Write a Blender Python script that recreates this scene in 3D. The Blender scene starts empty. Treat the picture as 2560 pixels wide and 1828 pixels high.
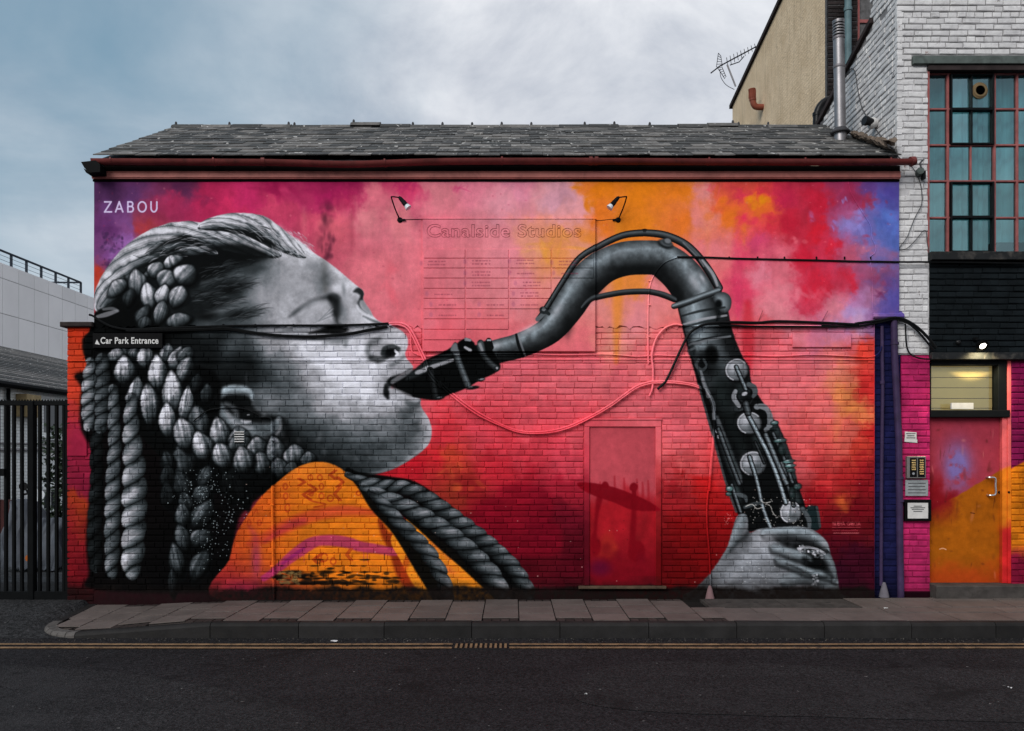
import bpy, math, random
from mathutils import Vector
random.seed(4)
R = math.radians
scene = bpy.context.scene
# ---------------------------------------------------------------- camera
CAMY, EYE, FPX, HZ = -10.5, 1.8, 2079.0, 1140.0     # focal length and horizon in units of the 2560 px photo
cam = bpy.data.cameras.new('camera'); camo = bpy.data.objects.new('camera', cam)
scene.collection.objects.link(camo); scene.camera = camo
camo.location = (0, CAMY, EYE); camo.rotation_euler = (R(90), 0, 0)
cam.sensor_width = 36; cam.lens = FPX/2560*36; cam.shift_y = (HZ-914)/2560
cam.clip_start = .1; cam.clip_end = 2000
# ---------------------------------------------------------------- sky
SUN_EL = 34
world = bpy.data.worlds.new('World'); scene.world = world; world.use_nodes = True
nt = world.node_tree; nt.nodes.clear()
def wn(t, **k):
    n = nt.nodes.new(t)
    for a, b in k.items(): setattr(n, a, b)
    return n
wo = wn('ShaderNodeOutputWorld'); bg = wn('ShaderNodeBackground'); bg.inputs['Strength'].default_value = .1
sky = wn('ShaderNodeTexSky', sky_type='NISHITA'); sky.sun_disc = False; sky.sun_elevation = R(SUN_EL); sky.sun_rotation = R(216); sky.air_density = 1.2; sky.dust_density = 2
tc = wn('ShaderNodeTexCoord'); mp = wn('ShaderNodeMapping'); mp.inputs['Scale'].default_value = (1.0, 1.0, 1.9); mp.inputs['Location'].default_value = (.35, .2, .45)
n1 = wn('ShaderNodeTexNoise'); n1.inputs['Scale'].default_value = 1.9; n1.inputs['Detail'].default_value = 7; n1.inputs['Roughness'].default_value = .52; n1.inputs['Distortion'].default_value = .5
n2 = wn('ShaderNodeTexNoise'); n2.inputs['Scale'].default_value = 3.2; n2.inputs['Detail'].default_value = 9; n2.inputs['Roughness'].default_value = .6; n2.inputs['Distortion'].default_value = .3
sx = wn('ShaderNodeSeparateXYZ')
# clouds thin out towards the west (left) where the blue shows through
thin = wn('ShaderNodeMapRange'); thin.inputs['From Min'].default_value = -.58; thin.inputs['From Max'].default_value = .05; thin.inputs['To Min'].default_value = -.30; thin.inputs['To Max'].default_value = .16
add = wn('ShaderNodeMath', operation='ADD')
rp = wn('ShaderNodeValToRGB'); rp.color_ramp.elements[0].position = .26; rp.color_ramp.elements[0].color = (0, 0, 0, 1); rp.color_ramp.elements[1].position = .62; rp.color_ramp.elements[1].color = (1, 1, 1, 1)
rc = wn('ShaderNodeValToRGB'); rc.color_ramp.elements[0].position = .38; rc.color_ramp.elements[0].color = (2.95, 3.22, 3.75, 1); rc.color_ramp.elements[1].position = .60; rc.color_ramp.elements[1].color = (5.1, 5.25, 5.55, 1)
tint = wn('ShaderNodeMix', data_type='RGBA', blend_type='MIX'); tint.inputs['Factor'].default_value = .85; tint.inputs['B'].default_value = (1.25, 2.1, 2.75, 1)
mx = wn('ShaderNodeMix', data_type='RGBA')
L = nt.links.new
L(tc.outputs['Generated'], mp.inputs['Vector']); L(mp.outputs[0], n1.inputs['Vector']); L(mp.outputs[0], n2.inputs['Vector'])
L(tc.outputs['Generated'], sx.inputs[0]); L(sx.outputs['X'], thin.inputs['Value']); L(n1.outputs['Fac'], add.inputs[0]); L(thin.outputs[0], add.inputs[1]); L(add.outputs[0], rp.inputs[0])
L(n2.outputs['Fac'], rc.inputs[0]); L(sky.outputs[0], tint.inputs['A'])
L(rp.outputs['Color'], mx.inputs['Factor']); L(tint.outputs['Result'], mx.inputs['A']); L(rc.outputs['Color'], mx.inputs['B'])
L(mx.outputs['Result'], bg.inputs['Color']); L(bg.outputs[0], wo.inputs['Surface'])
# ---------------------------------------------------------------- sun behind the overcast
sl_ = bpy.data.lights.new('sun', 'SUN'); sl_.energy = 1.5; sl_.angle = R(34); sl_.color = (1, .965, .92)
so = bpy.data.objects.new('sun', sl_); scene.collection.objects.link(so); so.location = (0, -30, 40)
so.rotation_euler = Vector((.59*math.cos(R(SUN_EL)), .81*math.cos(R(SUN_EL)), -math.sin(R(SUN_EL)))).to_track_quat('-Z', 'Y').to_euler()
vs = scene.view_settings; vs.view_transform = 'Standard'; vs.look = 'None'; vs.gamma = 1; vs.exposure = .68; vs.use_curve_mapping = False
scene.cycles.max_bounces = 6; scene.cycles.diffuse_bounces = 3; scene.cycles.glossy_bounces = 3; scene.cycles.transparent_max_bounces = 12
# ---------------------------------------------------------------- mural paint
# The mural is flat paint on the wall: it is drawn here, stroke by stroke, into
# an in-memory canvas (wall coordinates, 198 units per metre).
import numpy as np
PX0, PY0, PW, PH = 150, 430, 2420, 1100
CK = 2.7063
def A(*p): return [(q[0]/CK, 400+q[1]/CK) + tuple(q[2:]) for q in p]
def B(*p): return [(500+q[0]/CK, 400+q[1]/CK) + tuple(q[2:]) for q in p]
def Cc(*p): return [(1000+q[0]/CK, 400+q[1]/CK) + tuple(q[2:]) for q in p]
def D(*p): return [(1500+q[0]/CK, 400+q[1]/CK) + tuple(q[2:]) for q in p]
def E(*p): return [(q[0]/CK, 950+q[1]/CK) + tuple(q[2:]) for q in p]
def F(*p): return [(500+q[0]/CK, 950+q[1]/CK) + tuple(q[2:]) for q in p]
def G(*p): return [(1000+q[0]/CK, 950+q[1]/CK) + tuple(q[2:]) for q in p]
def H(*p): return [(1500+q[0]/CK, 950+q[1]/CK) + tuple(q[2:]) for q in p]
def I(*p): return [(2050+q[0]/CK, 950+q[1]/CK) + tuple(q[2:]) for q in p]

def K(pts): return [(p[0], p[1], p[2]/CK) for p in pts]
def sstep(a, b, x):
    t = np.clip((x-a)/(b-a), 0, 1)
    return t*t*(3-2*t)
def vnoise(h, w, cy, cx, rng):
    gh, gw = int(h/cy)+3, int(w/cx)+3
    g = rng.random((gh, gw)).astype(np.float32)
    y = np.arange(h, dtype=np.float32)/cy; x = np.arange(w, dtype=np.float32)/cx
    iy = y.astype(int); ix = x.astype(int)
    fy = y-iy; fx = x-ix
    fy = (fy*fy*(3-2*fy))[:, None]; fx = (fx*fx*(3-2*fx))[None, :]
    r0 = g[iy]; r1 = g[iy+1]
    a = r0[:, ix]*(1-fx)+r0[:, ix+1]*fx
    b = r1[:, ix]*(1-fx)+r1[:, ix+1]*fx
    return a*(1-fy)+b*fy
def fbm(h, w, c, rng, octv=4, asp=1.0):
    out = 0; amp = 1; tot = 0
    for _ in range(octv):
        out = out+amp*vnoise(h, w, max(c*asp, 1.01), max(c, 1.01), rng); tot += amp
        amp *= .55; c /= 2.05
    return out/tot
def spline(pts, n=8, closed=False):
    P = np.array(pts, dtype=np.float64)
    m = len(P)
    out = []
    rng_ = range(m if closed else m-1)
    t = np.linspace(0, 1, n, endpoint=False)[:, None]
    for i in rng_:
        if closed: p0, p1, p2, p3 = P[i-1], P[i], P[(i+1) % m], P[(i+2) % m]
        else: p0, p1, p2, p3 = P[max(i-1, 0)], P[i], P[i+1], P[min(i+2, m-1)]
        out.append(.5*((2*p1)+(-p0+p2)*t+(2*p0-5*p1+4*p2-p3)*t*t+(-p0+3*p1-3*p2+p3)*t**3))
    if not closed: out.append(P[-1:])
    return np.concatenate(out)
def blur(a, r):
    r = int(round(r))
    if r < 1: return a
    for _ in range(2):
        for ax in (0, 1):
            p = [(0, 0), (0, 0)]; p[ax] = (r+1, r)
            c = np.cumsum(np.pad(a, p, mode='edge'), axis=ax, dtype=np.float64)
            n = a.shape[ax]
            a = ((np.take(c, range(2*r+1, 2*r+1+n), axis=ax)-np.take(c, range(0, n), axis=ax))/(2*r+1)).astype(np.float32)
    return a

def tintL(L):
    t = np.clip(L/.55, 0, 1)
    return np.stack((L*(.84+.14*t), L*(.99-.01*t), L*(1.05-.03*t)), -1).astype(np.float32)
class Canvas:
    def __init__(s):
        s.rng = np.random.default_rng(11)
        s.c = np.zeros((PH, PW, 3), np.float32)
        s.clip = None
    def box(s, x0, y0, x1, y1):
        x0 = int(max(x0-PX0, 0)); y0 = int(max(y0-PY0, 0)); x1 = int(min(x1-PX0+1, PW)); y1 = int(min(y1-PY0+1, PH))
        if x1 <= x0 or y1 <= y0: return None
        X, Y = np.meshgrid(np.arange(x0, x1, dtype=np.float32)+PX0, np.arange(y0, y1, dtype=np.float32)+PY0)
        return (slice(y0, y1), slice(x0, x1)), X, Y
    def put(s, sl, m, col):
        if s.clip is not None: m = m*s.clip[sl]
        m = m[..., None]
        s.c[sl] = s.c[sl]*(1-m)+np.asarray(col, np.float32)*m
    def pmask(s, pts, soft=1.5, smooth=True, n=6):
        P = spline(pts, n, True) if smooth else np.array(pts, float)
        pad = soft*3+3
        b = s.box(P[:, 0].min()-pad, P[:, 1].min()-pad, P[:, 0].max()+pad, P[:, 1].max()+pad)
        if b is None: return None
        sl, X, Y = b
        yv = Y[:, 0]; xv = X[0]
        ins = np.zeros(X.shape, bool)
        for (xa, ya), (xb, yb) in zip(P, np.roll(P, -1, 0)):
            if ya == yb: continue
            lo, hi = min(ya, yb), max(ya, yb)
            r = np.nonzero((yv >= lo) & (yv < hi))[0]
            if len(r) == 0: continue
            xi = xa+(yv[r]-ya)*(xb-xa)/(yb-ya)
            ins[r] ^= xv[None, :] < xi[:, None]
        return sl, blur(ins.astype(np.float32), soft*.6), X, Y
    def poly(s, pts, col, soft=1.5, a=1.0, smooth=True):
        r = s.pmask(pts, soft, smooth)
        if r: s.put(r[0], r[1]*a, np.array(col, np.float32)/255)
        return r
    def field(s, pts, n=6, closed=False):
        """nearest point on a polyline of (x, y, radius): distance/radius, signed side, along"""
        P = spline(pts, n, closed) if len(pts) > 2 else np.array(pts, float)
        R = P[:, 2].max()*1.6+4
        b = s.box(P[:, 0].min()-R, P[:, 1].min()-R, P[:, 0].max()+R, P[:, 1].max()+R)
        if b is None: return None
        sl, X, Y = b
        best = np.full(X.shape, 9e9, np.float32); sg = np.zeros(X.shape, np.float32); al = np.zeros(X.shape, np.float32); rad = np.ones(X.shape, np.float32)
        acc = 0.
        gx0, gy0 = X[0, 0], Y[0, 0]
        for p, q in zip(P[:-1], P[1:]):
            d = q[:2]-p[:2]; L = math.hypot(*d)
            if L < 1e-6: continue
            rr = max(p[2], q[2])*1.6+4
            i0 = int(max(min(p[0], q[0])-rr-gx0, 0)); i1 = int(max(p[0], q[0])+rr-gx0)+1
            j0 = int(max(min(p[1], q[1])-rr-gy0, 0)); j1 = int(max(p[1], q[1])+rr-gy0)+1
            if i1 <= 0 or j1 <= 0: acc += L; continue
            w = (slice(j0, j1), slice(i0, i1))
            x = X[w]; y = Y[w]
            if x.size == 0: acc += L; continue
            t = np.clip(((x-p[0])*d[0]+(y-p[1])*d[1])/(L*L), 0, 1)
            ex = x-(p[0]+t*d[0]); ey = y-(p[1]+t*d[1])
            r = p[2]+(q[2]-p[2])*t
            dist = np.sqrt(ex*ex+ey*ey)/np.maximum(r, .1)
            k = dist < best[w]
            best[w] = np.where(k, dist, best[w])
            side = np.sign(d[0]*ey-d[1]*ex)
            sg[w] = np.where(k, side*dist, sg[w]); al[w] = np.where(k, acc+t*L, al[w]); rad[w] = np.where(k, r, rad[w])
            acc += L
        return sl, best, sg, al, rad, X, Y
    def stroke(s, pts, col, soft=1.0, a=1.0, w=None, n=6, closed=False):
        if w is not None: pts = [(p[0], p[1], w) for p in pts]
        r = s.field(pts, n, closed)
        if r is None: return
        sl, best, sg, al, rad = r[:5]
        d = (best-1)*rad
        m = sstep(soft, -soft, d)
        s.put(sl, m*a, np.array(col, np.float32)/255)
    def tube(s, pts, ramp, soft=1.0, a=1.0, n=6, tex=0.0, tint=(.93, 1.0, 1.05)):
        """ramp: list of (signed offset -1..1, luminance)"""
        r = s.field(pts, n)
        if r is None: return
        sl, best, sg, al, rad, X, Y = r
        m = sstep(soft, -soft, (best-1)*rad)
        xs = [q[0] for q in ramp]; ys = [q[1] for q in ramp]
        L = np.interp(np.clip(sg, -1, 1), xs, ys).astype(np.float32)
        if tex:
            nz = fbm(*L.shape, 14, s.rng, 3)
            L = L*(1+tex*(nz-.5)*2)
        s.put(sl, m*a, np.clip(L, 0, 1)[..., None]*np.array(tint, np.float32))
    def dab(s, x, y, rx, ry, ang, col, a=1.0, p=1.0):
        R = max(rx, ry)*2.2
        b = s.box(x-R, y-R, x+R, y+R)
        if b is None: return
        sl, X, Y = b
        t = math.radians(ang); dx = X-x; dy = Y-y
        u = (dx*math.cos(t)+dy*math.sin(t))/rx; v = (-dx*math.sin(t)+dy*math.cos(t))/ry
        m = np.exp(-(u*u+v*v)**p*1.2)
        s.put(sl, m*a, np.array(col, np.float32)/255)
    def twist(s, cl, period, k, base, dark=.05, con=.75, soft=2.0, seed=1, bulge=0.0, wav=1.0, lit=(.92, 1.0, .84, .42, .08)):
        """a twisted rope of hair along (x, y, r): diagonal bundles of strands"""
        r = s.field([(p[0], p[1], p[2]) for p in cl], 10)
        if r is None: return
        sl, best, sg, al, rad, X, Y = r
        n = fbm(*X.shape, 22, s.rng, 3)-.5
        sc = np.clip(sg, -1, 1)
        ph = al/period-sc*k+n*.35*wav
        fr = ph-np.floor(ph)
        prof = np.sin(np.clip(fr, 0, 1)*np.pi)**.6
        m = sstep(soft, -soft, (best-1+.12*n+bulge*(1-prof))*rad)
        tab = s.rng.random(4096).astype(np.float32)
        w_ = np.clip(ph*15+20, 0, 4090); i0 = w_.astype(int); f = w_-i0
        st1 = tab[i0]*(1-f)+tab[i0+1]*f
        w_ = np.clip(ph*37+sc*1.5+60, 0, 4090); i0 = w_.astype(int); f = w_-i0
        st2 = tab[i0]*(1-f)+tab[i0+1]*f
        across = np.interp(sc, (-1, -.6, 0, .5, 1), lit)
        L = base*across*(1-con+con*prof)*(1-.20*st1-.12*st2)*1.12*(1+.9*n)
        s.put(sl, m, tintL(np.clip(L, dark*.4, 1)))
    def lobe(s, x, y, rx, ry, ang, L, dark=.62, bow=0.0, tint=(.93, 1.0, 1.04), lx=-.45, ly=-.5):
        rx *= 1.30; ry *= 1.27; L *= .74
        R = max(rx, ry)*1.45+4
        b = s.box(x-R, y-R, x+R, y+R)
        if b is None: return
        sl, X, Y = b
        t = math.radians(ang); ct, st = math.cos(t), math.sin(t)
        dx = X-x; dy = Y-y
        u = (dx*ct+dy*st)/rx; v = (-dx*st+dy*ct)/ry
        u = u+bow*(v*v-.3)
        wob = 1+.05*np.sin(np.arctan2(v, u)*3+s.rng.random()*6)
        r = np.sqrt((u/np.clip(1-.42*v*v, .3, 1))**2+v*v)*wob
        s.put(sl, sstep(1.22, .96, r)*dark, np.array((.035, .045, .05), np.float32))
        m = sstep(1.06, .80, r)
        nz = np.sqrt(np.clip(1-r*r, 0, 1))
        nx = u*ct-v*st; ny = u*st+v*ct
        sh = np.clip(nx*lx*1.15+ny*ly*1.15+nz*.62+.06, 0, 1.1)
        sh = sh*(1+.9*(fbm(*u.shape, 11, s.rng, 4)-.5))
        k = np.arange(64); tab = s.rng.random(64).astype(np.float32)
        tab2 = s.rng.random(64).astype(np.float32)
        w_ = (u/np.sqrt(np.clip(1.25-v*v*.8, .25, 2)))*5.5+31
        i0 = np.clip(w_.astype(int), 0, 62); f = w_-i0
        stq = tab[i0]*(1-f)+tab[i0+1]*f
        w2 = w_*1.9+2*v-28; i0 = np.clip(w2.astype(int), 0, 62); f = np.clip(w2-i0, 0, 1)
        st2 = tab2[i0]*(1-f)+tab2[i0+1]*f
        lum = L*(.10+1.25*sh**1.2)*(1-.46*stq-.26*st2)*1.42*(1-.5*sstep(.1, 1.05, v))
        s.put(sl, m, tintL(np.clip(lum, 0.02, 1)))
    def text(s, strokes, x, y, h, adv, col, w, a=1.0):
        for g, dx in strokes:
            for line in GLYPH[g]:
                pts = [(x+dx*adv+px_*h*.72, y-py_*h) for px_, py_ in line]
                s.stroke(pts, col, .7, a, w=w, n=4 if len(pts) > 2 else 1)

def arc(cx, cy, rx, ry, a0, a1, n=9):
    return [(cx+rx*math.cos(math.radians(a0+(a1-a0)*i/(n-1))), cy+ry*math.sin(math.radians(a0+(a1-a0)*i/(n-1)))) for i in range(n)]
GLYPH = {
 'Z': [[(0, 1), (.9, 1)], [(.9, 1), (0, 0)], [(0, 0), (.95, 0)]],
 'A': [[(0, 0), (.5, 1)], [(.5, 1), (1, 0)], [(.2, .3), (.8, .3)]],
 'B': [[(.1, 0), (.1, 1)], [(.1, 1), (.5, 1)], arc(.5, .77, .27, .23, 90, -90, 7), [(.1, .54), (.5, .54)], arc(.52, .27, .33, .27, 90, -90, 7), [(.1, 0), (.52, 0)]],
 'O': [arc(.55, .5, .55, .5, 0, 360, 15)],
 'U': [[(.1, 1), (.1, .4)], arc(.5, .4, .4, .4, 180, 360, 9), [(.9, .4), (.9, 1)]],
 'N': [[(0, 0), (0, 1)], [(0, 1), (.8, 0)], [(.8, 0), (.8, 1)]],
 'Y': [[(0, 1), (.45, .5)], [(.9, 1), (.45, .5)], [(.45, .5), (.45, 0)]],
 'G': [arc(.5, .5, .5, .5, 45, 330, 11), [(.95, .4), (.6, .4)]],
 'R': [[(0, 0), (0, 1)], [(0, 1), (.4, 1)], arc(.4, .75, .28, .25, 90, -90, 6), [(.4, .5), (0, .5)], [(.35, .5), (.75, 0)]],
 'C': [arc(.5, .5, .5, .5, 45, 315, 10)],
 'I': [[(.2, 0), (.2, 1)]],
}

def paint_background(cv):
    rng = cv.rng
    pts = [
     (260,480,70,40,76),(330,480,88,50,95),(330,560,118,72,128),(265,590,90,45,95),(265,640,108,62,112),(305,620,138,88,152),(300,660,120,70,130),(250,700,172,56,40),(250,760,165,42,55),(360,570,165,55,60),(380,610,160,60,75),
     (440,475,88,40,72),(440,520,150,42,80),(520,490,165,38,80),(600,475,178,42,92),(560,530,185,45,88),(700,470,152,30,76),(690,540,180,60,92),(800,470,150,30,80),(760,510,165,45,88),(770,560,188,72,98),(860,475,150,30,80),(850,500,175,50,88),(950,468,190,60,100),(930,500,205,95,112),
     (1040,470,195,60,100),(900,560,206,106,118),(1000,560,206,106,118),(820,590,196,90,106),(1000,680,208,98,112),(940,700,204,94,108),(1100,500,206,106,120),(1180,470,198,112,132),(1300,480,198,126,146),(1250,540,205,122,138),(1400,480,200,130,148),(1440,520,206,128,138),
     (1470,465,226,124,52),(1510,480,236,132,28),(1600,470,236,134,30),(1690,480,234,128,34),(1500,540,226,120,40),(1600,550,234,134,36),(1700,580,230,120,44),(1540,600,225,116,50),(1500,620,212,118,110),
     (1450,640,210,140,112),(1400,620,214,138,84),(1330,620,208,136,116),(1250,650,206,110,122),(1450,720,208,118,124),(1560,700,220,132,60),(1540,820,214,120,110),(1300,720,206,110,122),
     (1740,480,214,118,118),(1735,560,216,112,104),(1790,500,216,88,62),(1815,520,226,108,48),(1810,570,228,118,44),(1850,480,196,50,76),(1885,490,240,142,32),(1880,520,228,112,44),(1900,470,190,44,66),(1860,560,206,70,72),(1900,560,198,48,66),
     (1960,490,178,36,70),(1960,560,188,34,58),(2050,500,184,32,56),(2050,570,192,32,50),(2010,640,192,34,58),(2100,620,186,34,54),(1870,600,196,66,104),(1900,630,205,84,108),(1880,700,208,104,124),(1840,640,206,70,98),(1800,620,214,100,106),(1840,740,200,62,92),(1770,640,216,104,112),
     (2060,700,190,36,58),(2120,700,186,40,62),(1950,690,206,90,108),(1960,750,208,104,120),(2040,740,190,56,80),(2090,760,205,104,122),(1960,790,208,108,122),(2050,790,196,118,146),(2140,760,166,116,160),(2150,790,164,132,176),(2090,800,190,124,152),
     (2130,470,150,44,80),(2190,470,92,62,128),(2240,480,84,74,144),(2220,520,84,86,158),(2130,530,160,80,120),(2160,500,150,50,84),(2215,560,86,104,172),(2235,620,90,104,172),(2160,570,112,106,170),(2130,560,124,116,176),(2180,620,170,96,124),(2150,640,176,80,104),(2240,680,100,104,168),(2200,700,110,74,124),(2180,680,150,74,104),(2210,740,98,64,120),(2245,760,84,72,138),(2180,760,150,88,118),
     (2228,500,72,70,142),(2232,545,74,92,164),(2212,590,84,100,168),(2236,590,78,98,166),(2222,650,86,100,166),(2240,650,84,98,164),(2238,720,80,84,150),(2205,640,112,100,158),(2195,580,100,100,165),(2190,545,104,100,166),(2222,775,86,80,150),(2240,790,78,70,140),
     (1060,800,207,92,106),(1150,700,208,104,116),(1100,900,206,92,104),(1200,980,206,90,102),(1060,1010,202,80,90),(1300,900,208,98,110),(1400,960,208,98,108),(1450,880,210,102,112),(1580,780,216,116,124),(1620,720,216,112,120),(1660,880,214,108,116),(1560,950,210,98,108),(1640,980,212,100,110),(1700,1060,210,95,105),
     (1060,1060,202,64,76),(1110,1100,196,50,62),(1200,1090,200,66,80),(1330,1080,205,78,90),(1430,1080,206,80,92),(1100,1170,186,36,46),(1010,1180,190,30,44),(1150,1200,178,56,44),(1130,1160,186,64,46),(1250,1170,190,40,54),(1350,1150,198,58,72),(1430,1150,200,66,82),(1300,1220,166,28,44),(1420,1230,172,34,54),
     (1180,1240,158,34,38),(1150,1255,160,52,38),(1250,1290,134,18,32),(1180,1320,124,16,30),(1350,1300,130,18,36),(1420,1330,128,18,40),(1300,1400,112,12,30),(1420,1430,110,12,32),(1200,1440,112,14,28),(1250,1350,122,14,30),
     (1680,1110,212,96,102),(1720,1180,204,82,86),(1670,1200,200,74,80),(1670,1250,172,34,42),(1750,1230,192,30,32),(1700,1330,162,18,22),(1740,1400,158,16,20),(1680,1450,140,14,18),(1640,1420,140,14,22),(1790,1300,176,22,26),
     (1900,860,208,92,102),(1960,900,212,104,112),(1960,1000,214,106,112),(2060,900,214,116,118),(2100,960,214,124,104),(2060,1040,212,104,104),(2130,1000,212,128,78),(2160,1040,206,112,72),(2170,900,206,66,54),(2172,980,192,44,44),(2110,1100,206,96,84),(2150,1130,190,60,48),(2172,1100,182,36,38),
     (2030,1120,212,92,94),(2060,1200,196,52,54),(2000,1180,206,88,92),(2120,1180,172,36,40),(2160,1200,140,20,32),(2050,1250,168,26,36),(2120,1260,168,60,42),(2110,1240,166,44,38),(2160,1280,126,16,30),(2050,1320,138,18,30),(2120,1340,120,16,32),(2090,1400,104,14,34),(2160,1420,84,14,40),(2110,1460,74,14,40),
     (1980,1280,182,30,42),(2000,1340,150,20,30),(2040,1450,90,14,34),
     (175,830,176,50,26),(190,900,190,62,34),(195,1000,186,60,40),(185,1050,162,48,48),(190,1090,140,34,58),(190,1150,134,30,56),(195,1220,142,32,60),(190,1262,172,62,32),(200,1300,170,46,40),(200,1360,176,36,46),(195,1430,162,28,40),(200,1490,110,20,30),(230,1400,150,28,44),(230,1200,140,30,60),
     (300,1480,90,24,44),(400,1490,80,22,40),(500,1480,70,18,34),
    ]
    P = np.array(pts, np.float32)
    k = (P[:, 1] < 830) & (P[:, 0] > 780) & (P[:, 2] > 198) & (P[:, 3] > 84) & (P[:, 3] < 135) & (P[:, 4] > 95)
    P[k, 3] += 14; P[k, 4] += 12
    st = 5
    h, w = PH//st, PW//st
    yy, xx = np.mgrid[0:h, 0:w].astype(np.float32)
    X = PX0+xx*st; Y = PY0+yy*st
    X = X+(fbm(h, w, 22, rng, 4)-.5)*105; Y = Y+(fbm(h, w, 22, rng, 4, 1.4)-.5)*120
    num = np.zeros((h, w, 3), np.float32); den = np.zeros((h, w), np.float32)
    for q in P:
        d = (X-q[0])**2+((Y-q[1])*.9)**2+160
        wt = 1/d**1.75
        num += wt[..., None]*q[2:]; den += wt
    f = num/den[..., None]/255
    # upsample bilinear with a fine warp so that edges look sponged
    yy, xx = np.mgrid[0:PH, 0:PW].astype(np.float32)
    n1 = fbm(PH, PW, 16, rng, 4)-.5; n2 = fbm(PH, PW, 16, rng, 4)-.5
    gx = np.clip((xx+n1*34)/st, 0, w-1.01); gy = np.clip((yy+n2*38)/st, 0, h-1.01)
    ix = gx.astype(int); iy = gy.astype(int); fx = (gx-ix)[..., None]; fy = (gy-iy)[..., None]
    c = (f[iy, ix]*(1-fx)+f[iy, ix+1]*fx)*(1-fy)+(f[iy+1, ix]*(1-fx)+f[iy+1, ix+1]*fx)*fy
    m = fbm(PH, PW, 60, rng, 5); v = fbm(PH, PW, 9, rng, 3, 7)
    c = c*.965*(1+.24*(m-.5)[..., None])*(1+.07*(v-.5)[..., None])
    c = c*(1-.34*sstep(1060, 1420, PY0+yy))[..., None]  # vignette falloff put into the colour, darker towards the ground
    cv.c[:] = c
    def splat(x, y, rx, ry, col, a, n=9, seed=0):
        for _ in range(n):
            cv.dab(x+rng.normal()*rx*.5, y+rng.normal()*ry*.5, rx*(.25+.4*rng.random()), ry*(.25+.4*rng.random()), rng.random()*180, col, a*(.4+.6*rng.random()), 2.2)
    # drips and washes
    for x, y0, y1, wd, col, a in ((1545,560,905,13,(226,138,40),.75),(1738,470,690,10,(218,126,128),.5),(1764,500,640,7,(222,132,90),.4),(1845,560,800,14,(198,50,92),.55),(1868,760,960,16,(178,26,40),.7),
          (1838,800,900,9,(206,70,80),.4),(880,520,640,5,(120,40,60),.35),(820,560,660,4,(130,50,70),.3),(760,520,610,6,(212,120,128),.4),(1480,540,660,8,(222,120,90),.35),(1520,640,760,7,(224,138,60),.4),(2140,780,860,18,(205,150,160),.4),(2095,960,1100,14,(214,138,80),.35)):
        cv.stroke([(x, y0, wd*.6), (x+rng.normal()*2, (y0+y1)/2, wd), (x+rng.normal()*3, y1, wd*.25)], col, 9, a*.8)
    # soot stain above the forehead
    for _ in range(46):
        t = rng.random()
        cv.dab(812+rng.normal()*8+6*t, 505+t*145, 3+6*rng.random(), 5+9*rng.random(), 0, (70,28,44), .16+.22*t, 1.4)
    splat(450, 470, 40, 14, (80,36,70), .5); splat(500, 500, 30, 14, (120,36,72), .4); splat(300, 530, 40, 30, (98,60,112), .45)
    for _ in range(70): cv.dab(255+rng.random()*60, 580+rng.random()*90, 2+4*rng.random(), 2+4*rng.random(), 0, (62,36,72), .5, 2)
    for _ in range(26): cv.dab(268+rng.random()*70, 600+rng.random()*80, 6+9*rng.random(), 4+6*rng.random(), 0, (150,104,168), .35, 2)
    splat(700, 478, 60, 14, (138,24,70), .5); splat(840, 485, 55, 14, (150,28,80), .5); splat(1010, 462, 50, 8, (178,46,96), .6)
    splat(1040, 492, 26, 10, (186,60,102), .4); splat(1300, 460, 60, 10, (202,118,140), .4)
    splat(1150, 470, 30, 8, (182,56,104), .4)
    splat(1385, 626, 60, 14, (228,156,70), .6); splat(1330, 628, 40, 10, (216,150,104), .45); splat(1460, 590, 26, 24, (232,140,56), .6); splat(1410, 590, 26, 12, (226,150,84), .5)
    splat(1450, 470, 26, 8, (232,136,44), .7, 5); splat(1475, 500, 14, 30, (236,132,32), .7); splat(1480, 560, 12, 30, (230,120,44), .5)
    splat(1890, 500, 20, 22, (244,150,30), .8); splat(1820, 540, 26, 34, (230,118,40), .6); splat(1770, 470, 30, 8, (206,84,100), .5); splat(1860, 545, 24, 16, (200,44,80), .5)
    splat(2150, 545, 10, 30, (130,124,190), .6); splat(2025, 545, 10, 18, (160,90,140), .5, 5); splat(2110, 500, 12, 6, (140,120,180), .6, 4); splat(2085, 560, 8, 16, (136,112,180), .6, 5)
    splat(2175, 500, 24, 14, (150,40,60), .5); splat(2165, 590, 14, 14, (150,60,90), .5, 5); splat(2230, 560, 20, 40, (84,110,180), .5); splat(2195, 700, 20, 16, (128,58,90), .45); splat(2200, 735, 24, 8, (104,46,84), .5); splat(2230, 480, 26, 16, (70,60,132), .6)
    splat(1960, 620, 40, 20, (210,100,118), .5); splat(1990, 600, 14, 14, (212,104,116), .5, 5); splat(2040, 740, 50, 12, (204,86,106), .4); splat(1975, 735, 40, 14, (210,112,128), .5)
    splat(2080, 810, 24, 8, (160,140,190), .6, 5); splat(2130, 775, 34, 18, (160,136,184), .5)
    splat(980, 700, 20, 60, (204,90,104), .3); splat(1000, 560, 30, 40, (214,118,126), .3); splat(1160, 1220, 34, 24, (186,84,44), .35, 6); splat(1120, 1170, 30, 14, (192,84,50), .4, 6)
    splat(2130, 1030, 26, 24, (206,132,70), .35); splat(2100, 1260, 20, 26, (186,92,44), .4); splat(2150, 1150, 20, 40, (150,24,34), .4)
    splat(1670, 1235, 20, 10, (110,30,36), .5, 5)
    splat(1705, 1165, 8, 40, (216,104,104), .35, 5); splat(1985, 960, 30, 30, (216,116,120), .3)
    for _ in range(260):  # dry-brush flecks
        x = 240+rng.random()*2000; y = 455+rng.random()*330
        cv.dab(x, y, 1.2+3*rng.random(), 1+2.5*rng.random(), 0, (225,150,150) if rng.random() < .5 else (150,40,70), .22, 2)

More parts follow.
